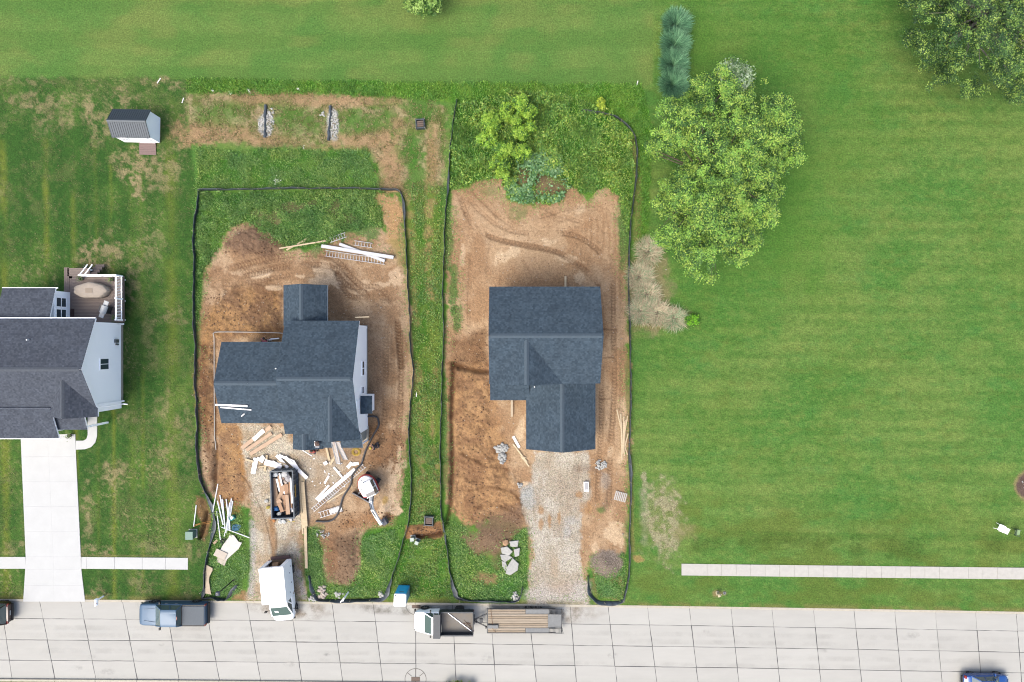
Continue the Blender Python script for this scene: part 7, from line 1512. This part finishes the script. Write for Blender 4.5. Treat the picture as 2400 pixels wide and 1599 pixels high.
def blades(name, P, h, lean, cols, m, parent=None, w=.02, az=None):
    """curved two-part blades; h and lean are (lo, hi) metres"""
    N = len(P); a = rn.uniform(0, 2 * PI, N) if az is None else az; H_ = rn.uniform(*h, N); Ln = rn.uniform(*lean, N); dx = np.stack([np.cos(a), np.sin(a), 0 * a], 1); sx = np.stack([-np.sin(a), np.cos(a), 0 * a], 1) * (w * rn.uniform(.7, 1.4, N))[:, None]
    z = np.array([0, 0, 1.]); p1 = P + dx * (Ln * .35)[:, None] + z * (H_ * .75)[:, None]; p2 = P + dx * Ln[:, None] + z * H_[:, None]
    V = np.stack([P - sx, P + sx, p1 - sx * .8, p1 + sx * .8, p2 - sx * .15, p2 + sx * .15], 1).reshape(-1, 3); o = np.arange(N)[:, None] * 6
    F = np.concatenate([o + np.array([[0, 1, 3, 2]]), o + np.array([[2, 3, 5, 4]])]); return build_np(name, V, F, m, parent, col=np.repeat(cols, 6, 0))
LK = 1.9
def pal(N, cs, wts=None, jit=.12, k=None):
    A = np.array([C(*c) for c in cs]) * (LK if k is None else k); i = rn.choice(len(cs), N, p=None if wts is None else np.array(wts) / sum(wts)); return np.clip(A[i] * (1 + rn.uniform(-jit, jit, (N, 1))), 0, 1)
def scatter(mask, N, dz=(0, 0)):
    w_ = mask.ravel().astype(np.float64); w_ /= w_.sum(); k = rn.choice(len(w_), N, p=w_); jit = rn.uniform(-.06, .06, (N, 2))
    return np.stack([XX.ravel()[k] + jit[:, 0], YY.ravel()[k] + jit[:, 1], ZZ.ravel()[k] + rn.uniform(*dz, N)], 1), k
grassm = np.clip(T[..., 0], 0, 1) ** 2
# --- weeds and unmown grass, too many to count
GRN = [(82, 124, 54), (102, 144, 62), (124, 160, 76), (96, 136, 76), (150, 174, 102)]
lump = sstep(.35, .7, fbm(PX, PY, 24, 3, 301))
def patch(name, pts, N, size, hz, label, cs=GRN, wts=None, m=None, bl=True):
    mk = poly(pts, 3, 6) * grassm * (.25 + lump) if m is None else m * grassm * (.25 + lump); mk = mk * (ycurb(PX) - PY > 8)
    P, k = scatter(mk, N); lf = fbm(PX, PY, 16, 3, 305).ravel()[k]; lg = fbm(PX, PY, 46, 3, 309).ravel()[k]; P[:, 2] += rn.uniform(0, 1, N) ** 1.4 * hz * (.25 + 2.4 * np.clip(lf * lg * 2 - .1, 0, 1))
    c = pal(N, cs, wts) * (0.62 + .42 * lf + .4 * lg)[:, None] * np.stack([.8 + .4 * lg, np.ones(N), 1.2 - .4 * lg], 1)
    half = N // 2 if bl else N
    stuff(leaves(name, P[:half], size, c[:half], M_leaf), label, 'weeds')
    if bl: stuff(blades('tall_grass', P[half:] * [1, 1, 0] + np.stack([0 * P[half:, 0], 0 * P[half:, 0], ZZ.ravel()[k[half:]]], 1), (hz * .5, hz * 1.1), (.03, .2), c[half:] * 1.05, M_blade, w=.022), 'unmown grass ' + label.split(' ', 1)[1], 'grass')
GRW = [(92, 138, 56), (116, 160, 64), (142, 178, 80), (104, 148, 78), (164, 186, 96)]
patch('weeds', [(1062, 250), (1200, 215), (1360, 230), (1440, 280), (1480, 320), (1484, 380), (1470, 540), (1450, 470), (1400, 455), (1340, 450), (1300, 480), (1240, 490), (1180, 460), (1150, 425), (1056, 450)], 52000, (.07, .2), .55, 'leafy weeds over the north of the right lot', GRW)
patch('weeds', [(470, 452), (797, 446), (900, 450), (895, 530), (800, 545), (760, 575), (660, 580), (600, 560), (590, 520), (530, 545), (505, 600), (470, 640), (462, 560)], 26000, (.06, .16), .3, 'leafy weeds over the north of the left lot')
patch('weeds', [(462, 352), (860, 352), (890, 440), (462, 446)], 20000, (.05, .12), .22, 'leafy weeds in the belt behind the left lot')
patch('weeds', [(436, 186), (1500, 200), (1525, 300), (1515, 560), (1492, 560), (1490, 330), (1440, 262), (1360, 250), (1060, 235), (800, 222), (600, 222), (440, 215)], 30000, (.05, .13), .25, 'leafy weeds along the mown edge', [(84, 138, 44), (104, 152, 52), (128, 164, 66), (96, 140, 60)])
patch('weeds', [(966, 440), (1034, 440), (1032, 1160), (1048, 1290), (1058, 1400), (905, 1402), (960, 1220), (964, 1130), (962, 1000), (974, 880), (960, 640)], 20000, (.05, .14), .2, 'leafy weeds in the strip between the lots', GRN + [(150, 150, 84)])
patch('weeds', [(850, 1262), (940, 1232), (925, 1310), (902, 1395), (740, 1404), (720, 1350), (716, 1240), (750, 1240), (770, 1370), (826, 1372)], 16000, (.06, .15), .16, 'leafy weeds at the front of the left lot')
patch('weeds', [(500, 1186), (562, 1190), (586, 1300), (566, 1392), (478, 1404), (492, 1300)], 9000, (.06, .15), .13, 'leafy weeds by the fan of pipes')
patch('weeds', [(1046, 1215), (1090, 1235), (1150, 1320), (1236, 1230), (1234, 1380), (1210, 1404), (1080, 1402), (1052, 1330)], 12000, (.06, .16), .17, 'leafy weeds at the front of the right lot')
patch('weeds', [(1384, 1300), (1460, 1300), (1472, 1330), (1458, 1402), (1400, 1404)], 3500, (.06, .14), .15, 'leafy weeds round the gravel heap')
patch('weeds', None, 7000, (.05, .12), .2, 'leafy weeds on the fence banks', m=np.clip(sum(blob(x, y, rx, ry, .4, .6) for x, y, rx, ry in ((1062, 690, 10, 40), (1070, 740, 12, 34), (1050, 540, 9, 80), (1042, 1000, 8, 90), (1462, 540, 10, 90), (464, 560, 10, 110), (464, 690, 8, 60), (954, 1150, 8, 60), (700, 520, 100, 40))), 0, 1))
def blur(a, r):
    for ax in (0, 1):
        c = np.cumsum(np.pad(a, [(r + 1, r) if q == ax else (0, 0) for q in (0, 1)], mode='edge'), ax); a = (np.take(c, np.arange(2 * r + 1, c.shape[ax]), ax) - np.take(c, np.arange(0, c.shape[ax] - 2 * r - 1), ax)) / (2 * r + 1)
    return a
ed = blur(T[..., 0].astype(np.float64), 7) * (1 - T[..., 0]) * np.maximum(l1, l2) * sstep(.4, .6, F5) * (ycurb(PX) - PY > 10); P, k = scatter(ed, 9000); P[:, 2] += rn.uniform(.01, .1, len(P)); stuff(leaves('sprouts', P, (.05, .13), pal(len(P), GRN), M_leaf), 'thin weed sprouts at the edge of the bare soil', 'weeds')
# dry straw tufts in the swale and thin lawn
mk = sw * sstep(.35, .6, F5); P, k = scatter(mk, 9000); stuff(blades('dry_grass', P, (.05, .16), (.03, .16), pal(9000, [(186, 160, 118), (150, 146, 84), (112, 140, 62), (206, 182, 142)], k=1.2), M_blade, w=.02), 'dry straw grass in the swale behind the left lot', 'grass')
mk = wl * sstep(.4, .7, dry) * (flat < .5); P, k = scatter(mk, 14000); stuff(blades('dry_grass', P, (.03, .08), (.03, .1), pal(14000, [(150, 146, 98), (96, 124, 58), (78, 116, 50), (170, 156, 112)], k=1.05), M_blade, w=.02), 'thin patchy grass of the west lawn', 'grass')
# broad grey-green leaves on the mound
mk = np.clip(blob(1260, 405, 50, 34, .3, .5) + blob(1220, 450, 30, 30, .3, .5) + blob(1300, 455, 34, 26, .3, .5), 0, 1) * grassm; P, k = scatter(mk, 2600); P[:, 2] += rn.uniform(.1, .5, len(P)); stuff(leaves('broad_leaf_weeds', P, (.16, .32), pal(len(P), [(116, 158, 110), (138, 172, 128), (96, 140, 90), (84, 128, 78)]), M_leaf, aspect=.75), 'broad grey-green weeds on the mound of the right lot', 'weeds')
# white flower heads
P = []
for cx, cy, r_, n_ in ((650, 424, 8, 16), (586, 215, 5, 14), (700, 212, 3, 8), (543, 223, 4, 6), (714, 346, 4, 5), (500, 215, 3, 6)):
    for j in range(n_): P.append(tuple(gp(cx + rn.normal() * r_ * .5, cy + rn.normal() * r_ * .5, .25)))
stuff(leaves('white_flowers', np.array(P), (.05, .1), pal(len(P), [(236, 236, 230)]), M_leaf, up=.95, aspect=1), 'small white flower heads in the rough grass', 'flowers')

# --- trees: outline of the crown in the photo gives its plan, a dome gives its depth
def sdist(poly_, pts):
    P = np.array(poly_, float); x, y = pts[:, 0], pts[:, 1]; d2 = np.full(len(x), 1e9); ins = np.zeros(len(x), bool)
    for i in range(len(P)):
        a = P[i]; b = P[(i + 1) % len(P)]; e = b - a; t = np.clip(((x - a[0]) * e[0] + (y - a[1]) * e[1]) / (e @ e), 0, 1); d2 = np.minimum(d2, (x - a[0] - t * e[0]) ** 2 + (y - a[1] - t * e[1]) ** 2)
        ins ^= ((a[1] > y) != (b[1] > y)) & (x < (b[0] - a[0]) * (y - a[1]) / (b[1] - a[1] + 1e-12) + a[0])
    return np.where(ins, 1, -1) * np.sqrt(d2)
def tree(name, outline, top, low, ncl, per, size, young, old, label, cat='tree', base=None, trunk_r=.3, cl_r=.3, seed=0, gap=.36, twigs=60, group=None, rag=16, limbs=True, shoot=.5, bare=False):
    """clusters of leaves spread through a domed volume; limbs run from the trunk to them"""
    global rn
    rn = np.random.RandomState(seed + 50); O = np.array(outline, float); lo, hi = O.min(0) - rag, O.max(0) + rag; pts = rn.uniform(lo, hi, (ncl * 6, 2)); sd = sdist(outline, pts)
    n1 = fbm(pts[:, 0], pts[:, 1], 46, 3, 400 + seed); n2 = fbm(pts[:, 0], pts[:, 1], 17, 2, 410 + seed)
    sd = sd + (n1 - .5) * rag * 1.6 + (n2 - .5) * rag * 1.1; dm = sd.max(); u_ = np.clip(sd / dm, 0, 1)
    keep = (sd > 0) & ((fbm(pts[:, 0], pts[:, 1], 30, 2, 420 + seed) > gap * (1.0 - .35 * u_)) )
    pts, u_, n1, n2 = pts[keep][:ncl], u_[keep][:ncl], n1[keep][:ncl], n2[keep][:ncl]
    dome = low + (top - low) * np.sqrt(np.clip(1 - (1 - u_) ** 2, 0, 1)); th_ = np.arctan2(pts[:, 1] - O[:, 1].mean(), pts[:, 0] - O[:, 0].mean()); rad_ = np.hypot(pts[:, 1] - O[:, 1].mean(), pts[:, 0] - O[:, 0].mean()); n3 = fbm(th_ * 34 + 300, rad_ * .35, 11, 3, 430 + seed); bumps = (n1 - .5) * (top - low) * .6 + (n2 - .5) * (top - low) * .35 + (n3 - .5) * (top - low) * .6
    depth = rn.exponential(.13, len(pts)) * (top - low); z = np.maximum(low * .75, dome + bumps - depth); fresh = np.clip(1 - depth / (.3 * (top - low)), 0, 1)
    k = 1 - z / H; Cc = np.stack([(pts[:, 0] - 1200) / S * k, (799.5 - pts[:, 1]) / S * k, z], 1)
    c0 = Cc.mean(0); bs = Vector((c0[0], c0[1], 0)) if base is None else Vector(base); t = thing(name, label, cat, bs, 0, group); off = np.array(bs)
    # leaf sprays
    N = len(Cc) * per; ci = np.repeat(np.arange(len(Cc)), per); P = Cc[ci] + rn.normal(size=(N, 3)) * np.array([cl_r, cl_r, cl_r * .55]) * .6
    nc_ = len(Cc); yc_ = rn.rand(nc_) < np.clip(shoot * (.25 + fresh * .9) * (.4 + 1.2 * n2), 0, 1); cc_ = np.where(yc_[:, None], pal(nc_, young, k=1.85), pal(nc_, old, k=1.2)); cols = cc_[ci] * rn.uniform(.86, 1.16, (N, 1)); cols = np.clip(cols * (.85 + .3 * n1[ci])[:, None], 0, 1)  # tips are yellower; older inner leaves darkened, painting shade into crown gaps
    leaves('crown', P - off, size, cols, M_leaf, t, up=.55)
    # trunk and limbs
    rd = random.Random(seed); top_z = max(.4, low + (top - low) * .45); m = MB(); m.tube([(0, 0, -.1), (.03, .02, top_z * .3), (-.03, .05, top_z * .7), (0, 0, top_z)], [trunk_r * 1.3, trunk_r, trunk_r * .8, trunk_r * .5], 9); m.build('trunk', M_bark, t, smooth=True)
    if limbs:
        pick = [Cc[i] - off for i in rn.choice(len(Cc), twigs, replace=False)]; g = MB()
        for q in pick:
            q = Vector(q); s0 = Vector((0, 0, top_z * rd.uniform(.45, 1))); md = s0.lerp(q, .5) + Vector((rd.uniform(-.3, .3), rd.uniform(-.3, .3), rd.uniform(-.1, .4))); g.tube([s0, md, q], [trunk_r * .34, trunk_r * .16, .012], 5, False)
        o = g.build('limbs', M_bark if not bare else mat('grey_twig', C(166, 160, 156), .9), t, smooth=True); o['kind'] = 'stuff'
    return t
YG = [(162, 198, 86), (148, 192, 80), (136, 184, 82), (178, 204, 94)]; OG = [(78, 128, 62), (96, 148, 70), (112, 162, 80), (64, 112, 56), (128, 172, 92)]
big = [(1720, 139), (1690, 150), (1680, 175), (1640, 178), (1616, 191), (1625, 215), (1600, 232), (1560, 240), (1553, 262), (1575, 290), (1550, 310), (1512, 342), (1530, 365), (1560, 380), (1600, 380), (1580, 405), (1552, 418), (1545, 450), (1527, 481), (1540, 510), (1525, 532), (1547, 568), (1580, 590), (1600, 641), (1640, 655), (1660, 660), (1690, 640), (1737, 628), (1760, 595), (1778, 580), (1785, 545), (1815, 511), (1830, 470), (1850, 425), (1845, 400), (1874, 374), (1850, 355), (1878, 330), (1865, 280), (1838, 226), (1815, 230), (1800, 225), (1790, 192), (1765, 190), (1759, 165), (1740, 145)]
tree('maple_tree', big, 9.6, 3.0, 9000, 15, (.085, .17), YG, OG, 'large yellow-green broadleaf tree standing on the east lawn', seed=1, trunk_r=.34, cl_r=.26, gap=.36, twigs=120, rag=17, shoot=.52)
# the silvery shoot at its top shows the pale undersides of leaves
tree('maple_tree', [(1690, 150), (1720, 138), (1745, 146), (1762, 168), (1752, 205), (1725, 218), (1700, 205), (1685, 180)], 6.6, 4.4, 260, 14, (.13, .24), [(176, 194, 166), (160, 184, 140)], [(104, 146, 84), (128, 164, 96), (140, 170, 124)], 'silvery-leaved young tree at the north tip of the large tree', seed=2, trunk_r=.1, cl_r=.3, gap=.3, twigs=16, rag=8)
ne = [(2112, -150), (2115, 20), (2108, 32), (2120, 45), (2145, 55), (2130, 70), (2110, 92), (2125, 105), (2150, 108), (2140, 120), (2165, 135), (2165, 160), (2190, 175), (2180, 205), (2225, 195), (2235, 215), (2270, 235), (2310, 225), (2330, 215), (2370, 235), (2400, 230), (2460, 215), (2530, 170), (2600, 60), (2580, -80), (2450, -180), (2250, -200)]
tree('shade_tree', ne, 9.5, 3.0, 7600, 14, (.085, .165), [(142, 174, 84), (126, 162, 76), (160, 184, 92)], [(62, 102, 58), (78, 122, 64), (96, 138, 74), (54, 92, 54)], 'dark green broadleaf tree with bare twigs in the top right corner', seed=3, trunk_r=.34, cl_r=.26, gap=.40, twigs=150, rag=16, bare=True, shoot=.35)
tree('small_tree', [(942, -60), (945, 10), (955, 22), (975, 28), (990, 33), (1010, 34), (1026, 30), (1036, 5), (1040, -60), (990, -80)], 3.6, 1.4, 320, 16, (.12, .22), [(166, 196, 108), (150, 186, 92)], [(96, 146, 66), (112, 160, 74), (82, 132, 56)], 'small pale green tree cut by the top edge', seed=4, trunk_r=.09, cl_r=.24, gap=.3, twigs=24, rag=7)
# saplings on the right lot: each crown its own
YB = [(150, 190, 62), (136, 182, 64), (168, 200, 76)]; OB = [(92, 148, 56), (108, 164, 62), (78, 132, 52)]
sap = [(1152, 286, 24, 30, 2.2, 'yellow-green sapling on the west of the bush group'), (1187, 262, 16, 24, 2.0, 'slim sapling between the tall bushes'), (1219, 243, 17, 20, 2.3, 'northernmost sapling of the bush group'), (1238, 262, 18, 18, 2.0, 'sapling at the north-east of the bush group'), (1210, 282, 15, 18, 2.3, 'sapling in the centre of the bush group'), (1243, 298, 14, 12, 1.8, 'small sapling at the east of the bush group'), (1218, 312, 20, 18, 2.2, 'rounded sapling in the east of the bush group'), (1145, 325, 26, 16, 1.7, 'low bush at the west of the bush group'), (1180, 350, 30, 18, 2.2, 'broad bush south of the sapling group'), (1222, 358, 20, 16, 2.0, 'bush south-east of the sapling group'), (1172, 385, 26, 22, 2.2, 'large bush at the foot of the bush group'), (1178, 410, 16, 14, 1.8, 'southernmost bush above the bare soil')]
for j, (cx, cy, rx, ry, h_, lb) in enumerate(sap):
    o_ = [(cx + rx * math.cos(a), cy + ry * math.sin(a)) for a in np.linspace(0, 2 * PI, 14, endpoint=False)]
    tree('sapling', o_, h_, .5, int(rx * ry * .32), 15, (.09, .19), YB, OB, lb, 'sapling', seed=20 + j, trunk_r=.045, cl_r=.17, gap=.2, twigs=9, group='saplings on the right lot', rag=6, shoot=.75)
tree('sapling', [(1409 + 9 * math.cos(a), 243 + 16 * math.sin(a)) for a in np.linspace(0, 2 * PI, 12, endpoint=False)], 1.4, .4, 60, 14, (.08, .17), [(190, 204, 70), (176, 200, 64)], [(140, 176, 62)], 'single yellow sapling beside the fence bend', 'sapling', seed=40, trunk_r=.03, cl_r=.14, gap=.15, twigs=6, rag=5, shoot=.9)
tree('shrub', [(1622 + 17 * math.cos(a), 750 + 11 * math.sin(a)) for a in np.linspace(0, 2 * PI, 12, endpoint=False)], .7, .15, 90, 14, (.07, .15), [(130, 190, 40), (112, 178, 36)], [(82, 144, 34), (66, 126, 34)], 'bright green shrub at the tip of the straw clump', 'shrub', seed=41, trunk_r=.03, cl_r=.14, gap=.15, twigs=6, rag=4, shoot=.7)
tree('shrub', [(1075 + 34 * math.cos(a), 1613 + 16 * math.sin(a)) for a in np.linspace(0, 2 * PI, 14, endpoint=False)], .7, .15, 120, 14, (.07, .16), [(176, 184, 76), (150, 168, 60)], [(92, 116, 48), (76, 100, 44)], 'yellow-green shrub at the far kerb at the bottom edge', 'shrub', seed=42, trunk_r=.03, cl_r=.14, gap=.15, twigs=6, rag=5, shoot=.7)
# planters on and by the deck
for cx, cy, z_, lb in ((193, 654, 1.2, 'potted plant in the deck corner by the stair rail'), (264, 656, 1.2, 'small potted plant at the deck rail'), (273, 745, 1.2, 'dark potted plant behind the grill'), (206, 630, .2, 'flowering plants beside the deck stair'), (219, 640, .2, 'bushy plant in a blue pot beside the deck'), (166, 1021, .1, 'round dark plant by the front entry')):
    p = G(cx, cy, z_); p.z = z_; t = thing('potted_plant', lb, 'plant', p); MB().tube([(0, 0, 0), (0, 0, .28)], [.12, .17], 12).build('pot', mat('pot_brown', C(112, 104, 100), .8), t, smooth=30); n_ = 90; q_ = rn.normal(size=(n_, 3)) * .14; q_[:, 2] = np.abs(q_[:, 2]) + .28; leaves('foliage', q_, (.06, .13), pal(n_, [(84, 120, 64), (110, 146, 80), (62, 92, 56), (150, 150, 150)] if cy < 641 else [(92, 120, 60), (60, 84, 52), (120, 140, 76)]), M_leaf, t)
# --- tall ornamental grass: four clumps in a row
for j, (cx, cy, r_, lb) in enumerate(((1586, 55, 1.0, 'northernmost blue-green ornamental grass clump of the row'), (1583, 103, 1.02, 'second blue-green ornamental grass clump from the north'), (1580, 150, .98, 'third blue-green ornamental grass clump from the north'), (1580, 196, 1.0, 'southernmost blue-green ornamental grass clump of the row'))):
    p = G(cx, cy, .9); p.z = 0; n_ = 2600; a = rn.uniform(0, 2 * PI, n_); q_ = rn.rand(n_) ** .5 * r_ * .7; base = np.stack([q_ * np.cos(a), q_ * np.sin(a), 0 * a], 1)
    t = thing('ornamental_grass', lb, 'grass clump', p, 0, 'ornamental grass row'); blades('blades', base, (.5, 1.5), (.3 * r_, 1.0 * r_), pal(n_, [(86, 132, 98), (104, 150, 112), (72, 114, 84), (122, 164, 126), (62, 102, 76)], k=2.3), M_blade, t, w=.026, az=a + rn.normal(size=n_) * .5)
    MB().tube([(0, 0, -.05), (0, 0, .12)], [.34, .3], 10).build('crown_base', M_bark, t)
# flattened straw clumps
for j, (cx, cy, r_, nn, lb, gr) in enumerate(((1520, 590, 1.0, 1000, 'northern flattened straw clump by the east fence', .3), (1500, 650, 1.0, 1100, 'second flattened straw clump by the east fence', .3), (1515, 690, 1.0, 1000, 'third flattened straw clump by the east fence', .3), (1500, 730, .95, 1000, 'corner straw clump where the row turns east', .35), (1540, 735, .9, 900, 'pinkish straw clump in the short eastern row', .15), (1580, 748, .85, 900, 'easternmost pale straw clump beside the shrub', .55))):
    p = gp(cx, cy); a = rn.uniform(0, 2 * PI, nn); q_ = rn.rand(nn) ** .5 * r_ * .95; base = np.stack([q_ * np.cos(a), q_ * np.sin(a), rn.rand(nn) * .25], 1)
    t = thing('straw_clump', lb, 'straw clump', p, 0, 'flattened straw clumps by the east fence'); cs = np.where((rn.rand(nn) < gr)[:, None], pal(nn, [(146, 170, 128), (166, 186, 146), (120, 150, 108)], k=1.7), pal(nn, [(204, 188, 156), (186, 168, 140), (220, 204, 174), (156, 138, 116), (206, 188, 160)], k=1.75))
    blades('straw', base, (.05, .35), (.3, .9), cs, M_blade, t, w=.018, az=a + rn.normal(size=nn) * .9); MB().tube([(0, 0, -.05), (0, 0, .08)], [.4, .3], 10).build('crown_base', M_bark, t)
